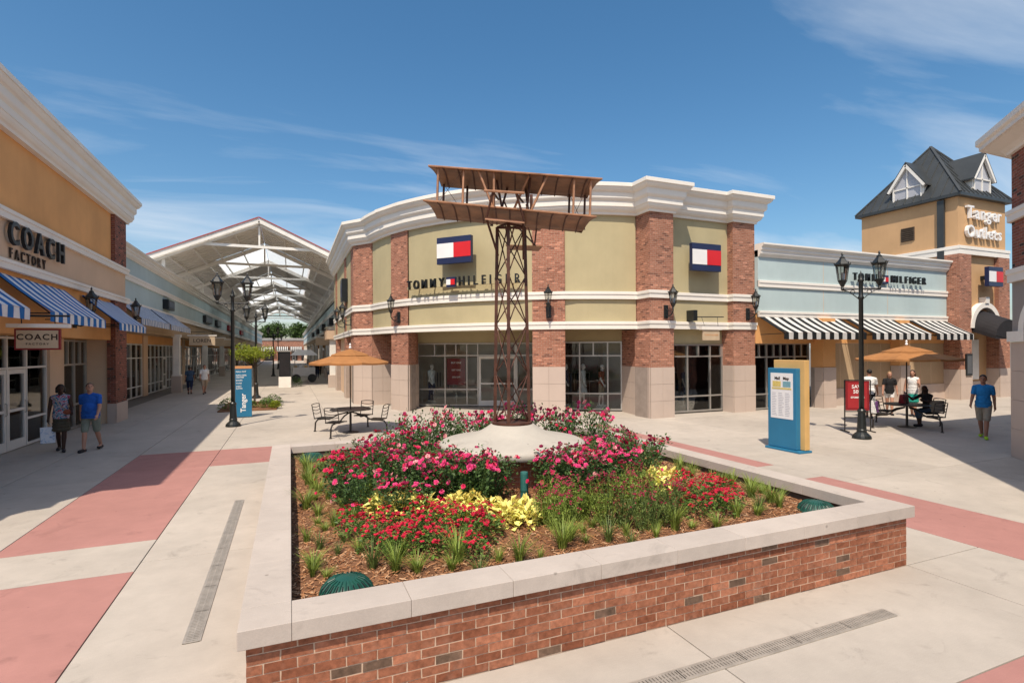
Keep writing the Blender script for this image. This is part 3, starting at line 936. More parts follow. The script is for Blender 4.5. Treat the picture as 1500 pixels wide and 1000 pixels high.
uB = [0.03] + ups(*GB, [849, 890]) + [LB - .03]
window_wall(store, *GB, 0.05, 2.84, uB, [0.08, 0.72, 2.26, 2.81], extra=ups(*GB, [869]))
d, n, LC_ = unit(*GC)
uC = [0.03] + ups(*GC, [1006, 1039]) + [LC_ - .03]
window_wall(store, *GC, 0.05, 2.70, uC, [0.08, 0.66, 2.22, 2.67], extra=ups(*GC, [1022, 1055]))
MB().wall(*GC, .2, 2.702, 3.298).build('fascia', 'stucco_green', store)
# steps / plinth under the glass, shop interior
for (p, q) in (GA, GB, GC):
    d_, n_, L_ = unit(p, q)
    a = Vector(p) + n_ * .07; b = Vector(q) + n_ * .07
    MB().wall(tuple(a), tuple(b), .14, 0.0, 0.05).build('sill', 'drain_dark', store)
MB().prism([(5.3, 24.0), (9.9, 21.4), (10.4, 19.7), (12.1, 18.6), (13.1, 17.0), (17.0, 17.0), (17.0, 27), (5.3, 29)], 0.002, 0.012).build('shop_floor', 'interior_floor', store)
MB().wall((4.6, 27.8), (12.0, 25.4), .1, 0, 3.3).build('shop_wall', 'interior_wall', store)
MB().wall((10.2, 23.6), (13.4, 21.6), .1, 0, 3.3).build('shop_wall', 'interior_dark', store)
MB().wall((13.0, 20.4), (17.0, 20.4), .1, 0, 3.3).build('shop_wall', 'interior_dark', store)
MB().wall((13.0, 17.2), (13.0, 20.4), .1, 0, 3.3).build('shop_wall', 'interior_wall', store)
MB().wall((10.1, 21.0), (10.3, 23.6), .1, 0, 3.3).build('shop_wall', 'interior_wall', store)
# clothes on rails inside: a shelf unit with folded stacks
rs = random.Random(3)
def shop_rail(p, q, n, label):
    t = thing('clothes_rail', label, 'clothes rail', (p[0], p[1], 0.012))
    m = MB(); m.tube([(p[0], p[1], .012), (p[0], p[1], 1.5), (q[0], q[1], 1.5), (q[0], q[1], .012)], .016, 6)
    m.build('rail', 'frame_metal', t)
    for i in range(n):
        k = (i + .5) / n
        x = p[0] + (q[0] - p[0]) * k; y = p[1] + (q[1] - p[1]) * k
        dx, dy, _ = unit(p, q)
        w = .22; h = rs.uniform(.6, .9)
        e = (dy.x * w, dy.y * w)
        g_ = MB().prism([(x - e[0] - dx.x * .02, y - e[1] - dx.y * .02), (x + e[0] - dx.x * .02, y + e[1] - dx.y * .02), (x + e[0] + dx.x * .02, y + e[1] + dx.y * .02), (x - e[0] + dx.x * .02, y - e[1] + dx.y * .02)], 1.46 - h, 1.46)
        g_.v = [(vx + (x - vx) * (.35 if vz > 1.4 else 0), vy + (y - vy) * (.35 if vz > 1.4 else 0), vz) for vx, vy, vz in g_.v]
        g_.build('garment', rs.choice(['cloth_white', 'cloth_navy', 'cloth_rust', 'cloth_denim', 'cloth_tan', 'cloth_black']), t)
shop_rail((5.9, 25.4), (7.4, 25.0), 12, 'rail of mixed clothes inside the corner shop left of its door')
shop_rail((10.6, 21.2), (12.2, 20.4), 12, 'rail of mixed clothes behind the middle corner shop window')
shop_rail((14.2, 18.9), (15.7, 18.9), 12, 'rail of mixed clothes behind the window beneath the small tan hanging sign')

# red poster stand in the left window
t = thing('poster_stand', 'dark red sale poster on a stand inside the corner shop window', 'poster', (7.0, 23.3, 0.012))
dA, nA, _ = unit(*GA)
pc = Vector((6.95, 23.28))
def oq(c, d_, w, z0, z1, th=.02):
    a = c - d_ * w / 2; b = c + d_ * w / 2
    return MB().wall(tuple(a), tuple(b), th, z0, z1)
oq(pc, dA, .86, .95, 2.15).build('board', 'sign_maroon', t)
MB().tube([(pc.x + nA.x * -.05, pc.y - nA.y * .05, .012), (pc.x, pc.y + .03, 1.0)], .02, 6).build('post', 'frame_metal', t)
MB().lathe([(.22, .012), (.22, .03), (.02, .05)], (pc.x, pc.y, 0), 14).build('foot', 'frame_metal', t)
for zz, s_, tx in ((1.95, .11, 'BUY ONE'), (1.62, .10, 'GET ONE'), (1.3, .10, '50% OFF')):
    text_mb(tx, s_, .001, face_matrix((pc.x + nA.x * .004, pc.y + nA.y * .004, zz), (dA.x, dA.y, 0)), .002).build('lettering', 'sign_white', t)

# box signs with the two-colour flag
def flag_sign(c, d_, w, h, depth, label):
    """c: centre of the back, d_: direction left to right along the face"""
    d_ = Vector(d_).normalized(); n_ = Vector((d_.y, -d_.x)); c = Vector(c)
    t = thing('flag_sign', label, 'sign', (c.x, c.y, c.z - h / 2), 0, 'box signs with a white and red flag')
    C2 = Vector((c.x, c.y))
    def bxo(u0, u1, z0, z1, o0, o1, nm, mt, bev=0):
        a = C2 + d_ * u0; b = C2 + d_ * u1
        MB().prism([a + n_ * o1, b + n_ * o1, b + n_ * o0, a + n_ * o0], z0, z1).build(nm, mt, t, bev=bev)
    bxo(-w / 2, w / 2, c.z - h / 2, c.z + h / 2, depth * .68, depth, 'case', 'sign_navy', .01)
    bxo(-w * .1, w * .1, c.z - h * .1, c.z + h * .1, 0, depth * .68, 'bracket', 'letter_black')
    bxo(-w / 2 + .01, -.001, c.z - h * .27, c.z + h * .27, depth, depth + .012, 'white_field', 'sign_white')
    bxo(.001, w / 2 - .01, c.z - h * .27, c.z + h * .27, depth, depth + .012, 'red_field', 'sign_red')
    return t
def at_arc(deg, r):
    p = arc(deg, r); tdir = Vector((-math.sin(R(deg)), math.cos(R(deg))))
    return p, tdir
def arc_bearing(px):                              # angle on the facade seen at a bearing
    t = math.atan((px - 750) / FPX) + YAW
    s, c = math.sin(t), math.cos(t)
    b = -(CC.x * s + CC.y * c); k = -b - math.sqrt(b * b - (CC.length_squared - CR * CR))
    return math.degrees(math.atan2(k * c - CC.y, k * s - CC.x)) % 360
a_ = arc_bearing(675); p_, td = at_arc(a_, CR - .05)
flag_sign((p_[0], p_[1], 6.32), td, 1.50, 1.02, .55, 'large flag box sign on the rounded green wall above the shop name')
flag_sign((14.62, 16.30, 5.98), (1, 0), 1.40, 1.04, .50, 'flag box sign on the flat green wall between two brick piers')
# shop name, each letter a piece standing off the rounded wall
nm = thing('shop_name_sign', 'black raised shop name letters on the rounded green wall', 'sign', (*arc(arc_bearing(683), CR), 4.98))
glyphs = list('TOMMY') + ['#'] + list('HILFIGER')
wd = {'I': .13, 'M': .36, '#': .44, 'O': .34, 'L': .24, 'F': .24, 'E': .25}
tot = sum(wd.get(c, .30) + .10 for c in glyphs)
aL = arc_bearing(604); aR = arc_bearing(768)
span = R(aR - aL) * CR; sc_ = span / tot
u = 0
for c in glyphs:
    w_ = (wd.get(c, .30) + .10) * sc_
    ang = aL + math.degrees((u + w_ / 2) / CR); u += w_
    p_, td = at_arc(ang, CR + .30)
    M_ = face_matrix((p_[0], p_[1], 5.13), (td.x, td.y, 0))
    if c == '#':
        nn_ = Vector((td.y, -td.x)); q = Vector(p_)
        for (a0, a1, z0, z1, mt, o) in ((-.21, .21, -.19, .19, 'sign_navy', 0), (-.20, 0, -.105, .105, 'sign_white', .015), (0.002, .20, -.105, .105, 'sign_red', .015)):
            A = q + td * a0 * sc_; B = q + td * a1 * sc_
            MB().prism([A + nn_ * (.06 + o), B + nn_ * (.06 + o), B - nn_ * .06, A - nn_ * .06], 5.13 + z0, 5.13 + z1).build('flag_emblem', mt, nm)
    else:
        text_mb(c, .50, .05, M_ @ Matrix.Diagonal((.78, 1, 1, 1)), .004).build('letter', 'letter_black', nm)

po = arcpts(aL, aR, CR + .24, 30); pi = arcpts(aL, aR, CR + .14, 30)
MB().prism(po + pi[::-1], 4.99, 5.10).build('raceway', 'stucco_green', nm)
for k in range(6):
    p_, td = at_arc(aL + (aR - aL) * (k + .5) / 6, CR + .05); nn_ = Vector((td.y, -td.x))
    MB().bar((p_[0] - nn_.x * .12, p_[1] - nn_.y * .12, 5.045), (p_[0] + nn_.x * .12, p_[1] + nn_.y * .12, 5.045), .05, .05).build('mount', 'stucco_green', nm)

# ------------------------------------------------------------------ awnings
def awning(label, cat_group, p, q, z_top, z_front, reach, val, mat, frame='black_iron'):
    """striped canvas awning; p->q along the wall (outward to the right)"""
    d_, n_, L_ = unit(p, q); P = Vector(p[:2])
    t = thing('awning', label, 'awning', (p[0], p[1], z_front - val), 0, cat_group)
    m = MB(); ns = max(4, int(L_ / .12)); rows = 5
    uvs = []
    vs = []
    for i in range(ns + 1):
        u = L_ * i / ns
        for j in range(rows + 1):
            k = j / rows
            sag = -.03 * math.sin(math.pi * k) + .008 * math.sin(u * 5.1 + k * 2)
            b = P + d_ * u + n_ * (.03 + reach * k)
            vs.append((b.x, b.y, z_top + (z_front - z_top) * k + sag)); uvs.append((u, k))
    fs = [(i * (rows + 1) + j, (i + 1) * (rows + 1) + j, (i + 1) * (rows + 1) + j + 1, i * (rows + 1) + j + 1) for i in range(ns) for j in range(rows)]
    m.add(vs, fs)
    o0 = len(m.v)
    vv = []
    for i in range(ns + 1):
        u = L_ * i / ns
        b = P + d_ * u + n_ * (.03 + reach)
        for k in (0, 1):
            w = .012 * math.sin(u * 9) * k
            vv.append((b.x + n_.x * w, b.y + n_.y * w, z_front - val * k)); uvs.append((u, k))
    m.add(vv, [(i * 2, i * 2 + 1, (i + 1) * 2 + 1, (i + 1) * 2) for i in range(ns)])
    me = m.mesh('canvas', wmat(t).inverted(), recalc=False)
    uvl = me.uv_layers['UVMap']
    data = []
    for pl in me.polygons:
        for i in pl.vertices: data += list(uvs[i])
    uvl.data.foreach_set('uv', data)
    me.materials.append(MT(mat))
    o = bpy.data.objects.new('canvas', me); COL.objects.link(o); o.parent = t; MATW[o.name] = wmat(t)
    sf = o.modifiers.new('thickness', 'SOLIDIFY'); sf.thickness = .006
    f = MB()
    for u in [0.06] + [L_ * k / 3 for k in (1, 2)] + [L_ - .06]:
        a = P + d_ * u
        f.tube([(a.x + n_.x * .03, a.y + n_.y * .03, z_top - .03), (a.x + n_.x * reach, a.y + n_.y * reach, z_front - .03)], .016, 6)
        f.tube([(a.x + n_.x * .03, a.y + n_.y * .03, z_front - .05), (a.x + n_.x * reach, a.y + n_.y * reach, z_front - .035)], .014, 6)
    a = P + d_ * .04 + n_ * reach; b = P + d_ * (L_ - .04) + n_ * reach
    f.tube([(a.x, a.y, z_front - .03), (b.x, b.y, z_front - .03)], .018, 6)
    f.build('frame', frame, t)
    return t

# ------------------------------------------------------------------ left shop (ochre stucco)
LX = -5.85
left = thing('left_shop', 'ochre stucco shop on the left with cream cornice and shaded glass doors', 'building', (-9.0, 16.5, 0))
YN, YF = 8.1, 24.55
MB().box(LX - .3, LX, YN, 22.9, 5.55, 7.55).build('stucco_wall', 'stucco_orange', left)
MB().box(LX - .3, LX + .05, YN, YF - .1, 4.45, 5.55).build('sign_fascia', 'stucco_beige', left)
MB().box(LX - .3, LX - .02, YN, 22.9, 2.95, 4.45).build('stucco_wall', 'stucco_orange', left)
lp = [(LX + .05, YF), (LX + .05, YN)]
MB().sweep([(-8, YF), (LX + .06, YF), (LX + .06, YN), (-8, YN)], band_prof(4.36, 4.58, .08), side=-1).build('string_course', 'stucco_white', left)
MB().sweep([(-8, YF), (LX + .06, YF), (LX + .06, YN), (-8, YN)], band_prof(5.46, 5.70, .08), side=-1).build('string_course', 'stucco_white', left)
MB().sweep([(-8, YF), (LX + .1, YF), (LX + .1, YN), (-8, YN)], scaled_cornice(7.42, 8.36, .75), side=-1).build('cornice', 'stucco_white', left)
# end pier, brick with stone foot
MB().box(-5.98, -5.73, 22.9, 24.3, .70, 4.4).build('brick_pier', 'brick_brown', left)
MB().box(-6.3, -5.73, 22.9, 24.3, 5.65, 7.5).build('brick_pier', 'brick_brown', left)
MB().box(-5.98, -5.73, 22.9, 24.3, 0, .70).build('pier_base', 'tile_joint', left)
stone_panels(left, (-5.73, 22.9), (-5.73, 24.3), 0, .70, 2, 1)
stone_panels(left, (-5.98, 22.9), (-5.73, 22.9), 0, .70, 1, 1)
MB().box(-6.7, -5.98, 22.95, 24.25, 0, 4.4).build('pilaster', 'stucco_beige', left)
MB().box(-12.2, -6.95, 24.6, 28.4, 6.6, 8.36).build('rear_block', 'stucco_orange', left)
MB().box(-12, LX - .3, YN, YF, 7.3, 7.42).build('roof_slab', 'roof_grey', left)
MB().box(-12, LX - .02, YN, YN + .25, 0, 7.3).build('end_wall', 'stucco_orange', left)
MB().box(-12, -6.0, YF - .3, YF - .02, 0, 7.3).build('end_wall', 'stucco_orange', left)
MB().box(-12, -11.8, YN, YF, 0, 7.3).build('rear_wall', 'interior_wall', left)
MB().box(-11.8, LX - .31, YN + .25, YF - .3, 3.1, 3.25).build('ceiling', 'interior_wall', left)
MB().box(-11.8, -6.62, YN + .25, YF - .3, .002, .012).build('shop_floor', 'interior_floor', left)
MB().box(-9.6, -9.5, 9, 24, 0, 3.1).build('shop_wall', 'interior_wall', left)
GX = -6.62
for y0, y1 in ((19.62, 20.68), (8.3, 9.0), (13.2, 14.2)):
    if y1 < y0: y0, y1 = y1, y0
    MB().box(GX - .1, -6.50, y0, y1, 0, 2.95).build('pilaster', 'stucco_beige', left)
MB().box(GX - .1, -6.28, 23.0, 22.9 + .0, 0, 2.95) if False else None
window_wall(left, (GX, 14.2), (GX, 19.62), .03, 2.95, [.03, 1.3, 2.05, 3.05, 4.13, 5.39], [.06, .75, 2.12, 2.9], doors=((2.05, 3.05), (3.05, 4.13)), fm='frame_white')
window_wall(left, (GX, 20.68), (GX, 22.94), .03, 2.95, [.03, 1.13, 2.23], [.06, .8, 2.12, 2.9], extra=(.58, 1.68))
window_wall(left, (GX, 9.0), (GX, 13.2), .03, 2.95, [.03, 1.05, 2.1, 3.15, 4.17], [.06, .8, 2.12, 2.9])
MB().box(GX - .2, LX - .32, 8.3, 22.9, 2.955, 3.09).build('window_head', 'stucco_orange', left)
# shop sign
sg = thing('shop_sign', 'black raised shop name letters on the beige fascia of the ochre shop', 'sign', (LX + .05, 15.5, 4.7))
def lm(y, z, o=.02): return face_matrix((LX + .05 + o, y, z), (0, 1, 0))
for c, y in zip('COACH', (15.30, 15.96, 16.62, 17.28, 17.94)):
    text_mb(c, .72, .035, lm(y, 5.16, .10) @ Matrix.Diagonal((.9, 1, 1, 1)), .014).build('letter', 'letter_black', sg)
for i, c in enumerate('FACTORY'):
    text_mb(c, .33, .015, lm(15.35 + i * .29, 4.74, .03) @ Matrix.Diagonal((.8, 1, 1, 1)), .004).build('letter', 'letter_brown', sg)

# hanging sign over the door
hs = thing('hanging_sign', 'tan hanging board with dark red border under the near blue awnings', 'sign', (-5.2, 14.35, 2.7))
hy = 14.0
MB().box(-5.21, -4.45, hy - .035, hy + .035, 2.57, 3.01).build('border', 'sign_maroon', hs, bev=.006)
MB().box(-5.175, -4.485, hy - .043, hy + .043, 2.605, 2.975).build('board', 'sign_tan', hs)
MB().box(-5.32, -4.30, hy - .09, hy + .09, 3.03, 3.11).build('crown_moulding', 'stucco_white', hs)
MB().tube([(LX, hy, 3.28), (-4.3, hy, 3.28)], .02, 8).tube([(-5.1, hy, 3.30), (-5.1, hy, 3.1)], .01, 6).tube([(-4.55, hy, 3.30), (-4.55, hy, 3.1)], .01, 6).box(LX - .02, LX + .06, hy - .09, hy + .09, 3.14, 3.4).build('bracket', 'black_iron', hs)
for k in (-1, 1):
    pass
text_mb('COACH', .17, .004, face_matrix((-4.83, hy - .045, 2.83), (1, 0, 0)), .004, space=1.2).build('lettering', 'letter_brown', hs)
text_mb('FACTORY', .06, .003, face_matrix((-4.83, hy - .045, 2.69), (1, 0, 0)), .001, space=1.6).build('lettering', 'letter_brown', hs)

G_BLUE = 'blue and white striped awnings on the ochre shop'
awning('blue and white striped awning cut by the left picture edge', G_BLUE, (LX, 9.6), (LX, 13.75), 4.25, 3.40, .95, .22, 'awning_blue')
awning('wide blue and white striped awning above the two walking people', G_BLUE, (LX, 14.75), (LX, 18.55), 4.25, 3.42, .95, .22, 'awning_blue')
awning('blue and white striped awning ending at the brick pier of the ochre shop', G_BLUE, (LX, 19.9), (LX, 23.2), 4.25, 3.42, .95, .22, 'awning_blue')

# ------------------------------------------------------------------ avenue, left side (pale blue)
AX = -6.6
def posts(parent, X, ys, side):
    for y in ys:
        MB().box(X - .18, X + .18, y - .18, y + .18, 1.05, 3.6).build('column', 'white_paint', parent, bev=.01)
        MB().box(X - .27, X + .27, y - .27, y + .27, 0, 1.02).build('column_base', 'tile_stone', parent, bev=.01)
        MB().box(X - .25, X + .25, y - .25, y + .25, 1.0, 1.1).box(X - .24, X + .24, y - .24, y + .24, 3.45, 3.62).build('column_cap', 'white_paint', parent)
        s = 1 if side > 0 else -1
        MB().bar((X + s * .3, y, 3.3), (X + s * 1.5 * 0, y, 3.3), .1, .1) if False else None
al = thing('left_arcade', 'long pale blue arcade of shops down the left of the avenue', 'building', (-10, 70, 0))
Y0a, Y1a = YF + .02, 150
MB().box(AX - .3, AX, Y0a, Y1a, 4.55, 6.85).build('stucco_wall', 'stucco_blue', al)
MB().box(AX - .3, AX - .05, Y0a, Y1a, 3.6, 4.55).build('fascia', 'stucco_tan', al)
MB().sweep([(AX, Y1a), (AX, Y0a)], band_prof(4.50, 4.80, .08), side=-1).build('string_course', 'stucco_white', al)
MB().sweep([(AX, Y1a), (AX, Y0a)], band_prof(5.70, 5.98, .06), side=-1).build('string_course', 'stucco_white', al)
MB().sweep([(AX, Y1a), (AX, Y0a)], scaled_cornice(6.68, 7.16, .6), side=-1).build('cornice', 'stucco_white', al)
MB().box(-14, AX - .3, Y0a, Y1a, 6.5, 6.65).build('roof_slab', 'roof_grey', al)
MB().box(-13, AX - .05, Y0a, Y1a, 3.50, 3.62).build('ceiling', 'stucco_tan', al)
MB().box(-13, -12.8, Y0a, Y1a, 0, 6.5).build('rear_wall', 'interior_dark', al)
MB().box(-13, -7.9, Y0a, Y1a, .002, .012).build('shop_floor', 'interior_floor', al)
posts(al, AX + .02, [39 + 12 * i for i in range(9)], 1)
LG = -7.85
y = 25.2
k = 0
while y < 140:
    L_ = 11.0
    if y < 80:
        n_ = 10 if y < 40 else 7
        us_ = [.03 + (L_ - .06) * i / n_ for i in range(n_ + 1)]
        window_wall(al, (LG, y), (LG, y + L_), .03, 3.0, us_, [.06, .62, 2.2, 2.95], doors=((us_[4], us_[5]),) if y > 30 else (), fm='frame_white')
    else:
        MB().box(LG - .03, LG, y, y + L_, .03, 3.0).build('window', 'glass', al)
    MB().box(LG - .1, LG + .12, y + L_, y + L_ + 1.0, 0, 3.5).build('pilaster', 'stucco_beige', al)
    MB().box(LG - .15, LG + .05, y, y + L_, 3.0, 3.52).build('window_head', 'stucco_orange', al)
    MB().box(-12, LG - .1, y + L_ + .3, y + L_ + .5, 0, 3.5).build('party_wall', 'interior_wall', al)
    y += L_ + 1.0; k += 1
G_FINE = 'pale striped awnings on the left arcade'
awning('pale finely striped awning just past the brick pier', G_FINE, (AX + .0, 26.0), (AX + .0, 31.6), 4.75, 3.92, .95, .26, 'awning_fine')
awning('pale finely striped awning beside the first white column', G_FINE, (AX + .0, 31.9), (AX + .0, 37.6), 4.75, 3.92, .95, .26, 'awning_fine')
def blade_sign(label, x0, x1, y, z0, z1, txt, beam=None, mt='sign_tan'):
    t = thing('blade_sign', label, 'sign', ((x0 + x1) / 2, y, z0), 0, 'small hanging shop boards')
    MB().box(x0, x1, y - .03, y + .03, z0, z1).build('board', mt, t, bev=.01)
    MB().box(x0 - .1, x1 + .1, y - .06, y + .06, z1 + .02, z1 + .09).build('crown_moulding', 'stucco_white', t)
    xm = x0 if abs(x0 - AX) < abs(x1 - AX) else x1
    wallx = AX if x0 < -3 else (3.3 if x0 < 10 else None)
    if wallx is not None:
        far = x1 if wallx < x0 else x0
        MB().tube([(wallx, y, z1 + .28), (far, y, z1 + .28)], .018, 6).tube([(x0 + .15, y, z1 + .28), (x0 + .15, y, z1 + .08)], .008, 5).tube([(x1 - .15, y, z1 + .28), (x1 - .15, y, z1 + .08)], .008, 5).build('bracket', 'black_iron', t)
    if txt: text_mb(txt, (z1 - z0) * .55, .003, face_matrix(((x0 + x1) / 2, y - .034, (z0 + z1) / 2), (1, 0, 0)), .002).build('lettering', 'letter_brown', t)
    return t
blade_sign('tan hanging board with brown lettering by the first white arcade column', -6.1, -4.6, 40.3, 2.95, 3.55, 'LOREN')
blade_sign('tan hanging board above the couple on the left arcade', -6.1, -4.7, 46.5, 3.0, 3.55, '')
blade_sign('tan hanging board farthest down the left arcade', -6.1, -4.7, 52.5, 3.0, 3.55, '')
def wall_box(label, x, y, z, w, h, dpt, side, mt='letter_black'):
    t = thing('wall_sign', label, 'sign', (x, y, z - h / 2), 0, 'dark shop signs along the avenue')
    MB().box(x, x + side * dpt, y - w / 2, y + w / 2, z - h / 2, z + h / 2).build('case', mt, t, bev=.02)
    MB().box(x, x + side * (dpt + .012), y - w * .42, y + w * .42, z - h * .3, z + h * .3).build('face', 'sign_navy' if mt == 'letter_black' else mt, t)
    return t
wall_box('small black box sign on the pale blue wall above the left arcade', AX, 36.0, 5.22, 1.7, .55, .3, 1)
wall_box('second black sign along the pale blue left arcade wall', AX, 52.0, 5.25, 4.0, .6, .25, 1)
wall_box('third black sign along the pale blue left arcade wall', AX, 59.0, 5.25, 3.0, .6, .25, 1)
wall_box('dark red sign along the pale blue left arcade wall', AX, 70.0, 5.25, 4.0, .6, .25, 1, 'sign_maroon')
wall_box('farthest dark red sign on the left arcade wall', AX, 86.0, 5.25, 4.0, .6, .25, 1, 'sign_maroon')

# ------------------------------------------------------------------ avenue, right side
ar = thing('right_arcade', 'pale blue arcade of shops down the right of the avenue behind the green store', 'building', (6, 80, 0))
BX = 3.3
Y0b = 38.3
MB().box(BX, BX + .3, Y0b, 150, 4.4, 6.7).build('stucco_wall', 'stucco_blue', ar)
MB().box(BX + .05, BX + .3, Y0b, 150, 3.5, 4.4).build('fascia', 'stucco_tan', ar)
MB().sweep([(BX, Y0b), (BX, 150)], band_prof(4.30, 4.6, .08), side=-1).build('string_course', 'stucco_white', ar)
MB().sweep([(BX, Y0b), (BX, 150)], band_prof(5.5, 5.78, .06), side=-1).build('string_course', 'stucco_white', ar)
MB().sweep([(BX, Y0b), (BX, 150)], scaled_cornice(6.55, 7.0, .6), side=-1).build('cornice', 'stucco_white', ar)
MB().box(BX, 12, Y0b, 150, 6.4, 6.52).build('roof_slab', 'roof_grey', ar)
MB().box(BX + .05, 10, Y0b, 150, 3.42, 3.52).build('ceiling', 'stucco_tan', ar)
MB().box(9.8, 10, Y0b, 150, 0, 6.4).build('rear_wall', 'interior_dark', ar)
posts(ar, BX - .02, [41 + 12 * i for i in range(9)], -1)
y = 41.6
while y < 140:
    us_ = [.03 + 9.94 * i / 6 for i in range(7)]
    if y < 75: window_wall(ar, (4.5, y + 10), (4.5, y), .03, 3.0, us_, [.06, .62, 2.2, 2.95], fm='frame_white')
    else: MB().box(4.5, 4.53, y, y + 10, .03, 3.0).build('window', 'glass', ar)
    MB().box(4.42, 4.6, y + 10, y + 12, 0, 3.5).build('pilaster', 'stucco_beige', ar)
    MB().box(4.45, 4.6, y, y + 10, 3.0, 3.45).build('window_head', 'stucco_orange', ar)
    y += 12
# cream entrance entablature beside the green store
MB().box(2.35, 3.28, 38.9, 42.4, 3.35, 4.0).build('entablature', 'stucco_beige', ar, bev=.01)
MB().sweep([(3.28, 38.9), (2.35, 38.9), (2.35, 42.4), (3.28, 42.4)], band_prof(4.0, 4.2, .12), side=1).build('entablature_cap', 'stucco_white', ar)
MB().box(2.55, 2.95, 39.1, 39.5, .85, 3.35).build('column', 'white_paint', ar, bev=.01)
MB().box(2.45, 3.05, 39.0, 39.6, 0, .85).build('column_base', 'tile_stone', ar, bev=.01)
blade_sign('tan hanging board on the right arcade beyond the orange umbrella', 1.9, 3.2, 46.0, 3.0, 3.6, '')
wall_box('nearest black sign on the right arcade wall', BX, 47, 4.95, 2.6, .6, .35, -1)
wall_box('second black sign on the right arcade wall', BX, 58, 4.95, 3.0, .6, .35, -1)
wall_box('third black sign on the right arcade wall', BX, 70, 4.95, 3.0, .6, .35, -1)
wall_box('farthest black sign on the right arcade wall', BX, 84, 4.95, 3.0, .6, .35, -1)

# ------------------------------------------------------------------ gabled canopy over the avenue
can = thing('gabled_canopy', 'tall white steel gable roof with skylights spanning the avenue', 'canopy', (-1.8, 76, 7))
KX, KH, ZE, ZR = -1.8, 6.1, 8.2, 10.95
YC0, YC1 = 38.0, 118.0
def rz_(x, off=0): return ZR - (ZR - ZE) * abs(x - KX) / KH + off
BAY = 8.0
nb = int((YC1 - YC0) / BAY)
for i in range(nb):
    ya, yb = YC0 + i * BAY + .02, YC0 + (i + 1) * BAY - .02
    sky_ = i % 2 == 1
    for s in (-1, 1):
        strips = [(KH + .35, 3.42, 'deck_panel'), (3.4, 0.02, 'skylight_sheet' if sky_ else 'deck_panel')]
        for o0, o1, mt in strips:
            xs2 = [KX + s * o0, KX + s * o1]
            if mt == 'skylight_sheet':
                for k in range(4):
                    yk0 = ya + (yb - ya) * k / 4 + .02; yk1 = ya + (yb - ya) * (k + 1) / 4 - .02
                    m = MB()
                    A = [(xs2[0], yk0, rz_(xs2[0])), (xs2[1], yk0, rz_(xs2[1])), (xs2[1], yk1, rz_(xs2[1])), (xs2[0], yk1, rz_(xs2[0]))]
                    m.add(A + [(x, yv, z + .03) for x, yv, z in A], [(0, 1, 2, 3), (7, 6, 5, 4), (0, 4, 5, 1), (1, 5, 6, 2), (2, 6, 7, 3), (3, 7, 4, 0)])
                    m.build('skylight', mt, can)
            else:
                m = MB(); nr = 9                          # ribbed steel deck
                for k in range(nr):
                    y0_, y1_ = ya + (yb - ya) * k / nr, ya + (yb - ya) * (k + 1) / nr
                    yq = y1_ - .18
                    A = [(xs2[0], y0_, rz_(xs2[0])), (xs2[1], y0_, rz_(xs2[1])), (xs2[1], yq, rz_(xs2[1])), (xs2[0], yq, rz_(xs2[0]))]
                    m.add(A + [(x, yv, z + .05) for x, yv, z in A], [(0, 1, 2, 3), (7, 6, 5, 4), (0, 4, 5, 1), (1, 5, 6, 2), (2, 6, 7, 3), (3, 7, 4, 0)])
                    A = [(xs2[0], yq + .002, rz_(xs2[0]) + .04), (xs2[1], yq + .002, rz_(xs2[1]) + .04), (xs2[1], y1_ - .002, rz_(xs2[1]) + .04), (xs2[0], y1_ - .002, rz_(xs2[0]) + .04)]
                    m.add(A + [(x, yv, z + .05) for x, yv, z in A], [(0, 1, 2, 3), (7, 6, 5, 4), (0, 4, 5, 1), (1, 5, 6, 2), (2, 6, 7, 3), (3, 7, 4, 0)])
                m.build('deck_panel', mt, can)
                if not (sky_ and mt == 'skylight_sheet'):
                    m = MB()
                    A = [(xs2[0], ya - .02, rz_(xs2[0]) + .12), (xs2[1], ya - .02, rz_(xs2[1]) + .12), (xs2[1], yb + .02, rz_(xs2[1]) + .12), (xs2[0], yb + .02, rz_(xs2[0]) + .12)]
                    m.add(A + [(x, yv, z + .03) for x, yv, z in A], [(0, 1, 2, 3), (7, 6, 5, 4), (0, 4, 5, 1), (1, 5, 6, 2), (2, 6, 7, 3), (3, 7, 4, 0)])
                    m.build('roof_sheet', 'red_metal', can)
for i in range(nb + 1):
    yv = YC0 + i * BAY if i < nb else YC1
    if i == 0: yv += .15
    tr = MB()
    for s in (-1, 1):
        tr.bar((KX + s * (KH + .2), yv, rz_(KX + s * (KH + .2)) - .17), (KX + s * .02, yv, ZR - .17), .16, .28)
        tr.bar((KX + s * 2.6, yv, rz_(KX + 2.6) - 1.05 + .75), (KX + s * .8, yv, ZR - 1.3), .07, .07) if False else None
    tr.bar((KX - 3.2, yv, rz_(KX + 3.2) - .22), (KX + 3.2, yv, rz_(KX + 3.2) - .22), .13, .17)
    tr.bar((KX, yv, ZR - .3), (KX, yv, rz_(KX + 3.2) - .22), .11, .11, (0, 1, 0))
    tr.build('truss', 'white_paint' if i < 1 else 'cream_steel', can)
    for s in (-1, 1):
        x = KX + s * (KH - .75)
        MB().box(x - .09, x + .09, yv + .2, yv + .38, 6.4, rz_(x) - .3).build('post', 'white_paint', can)
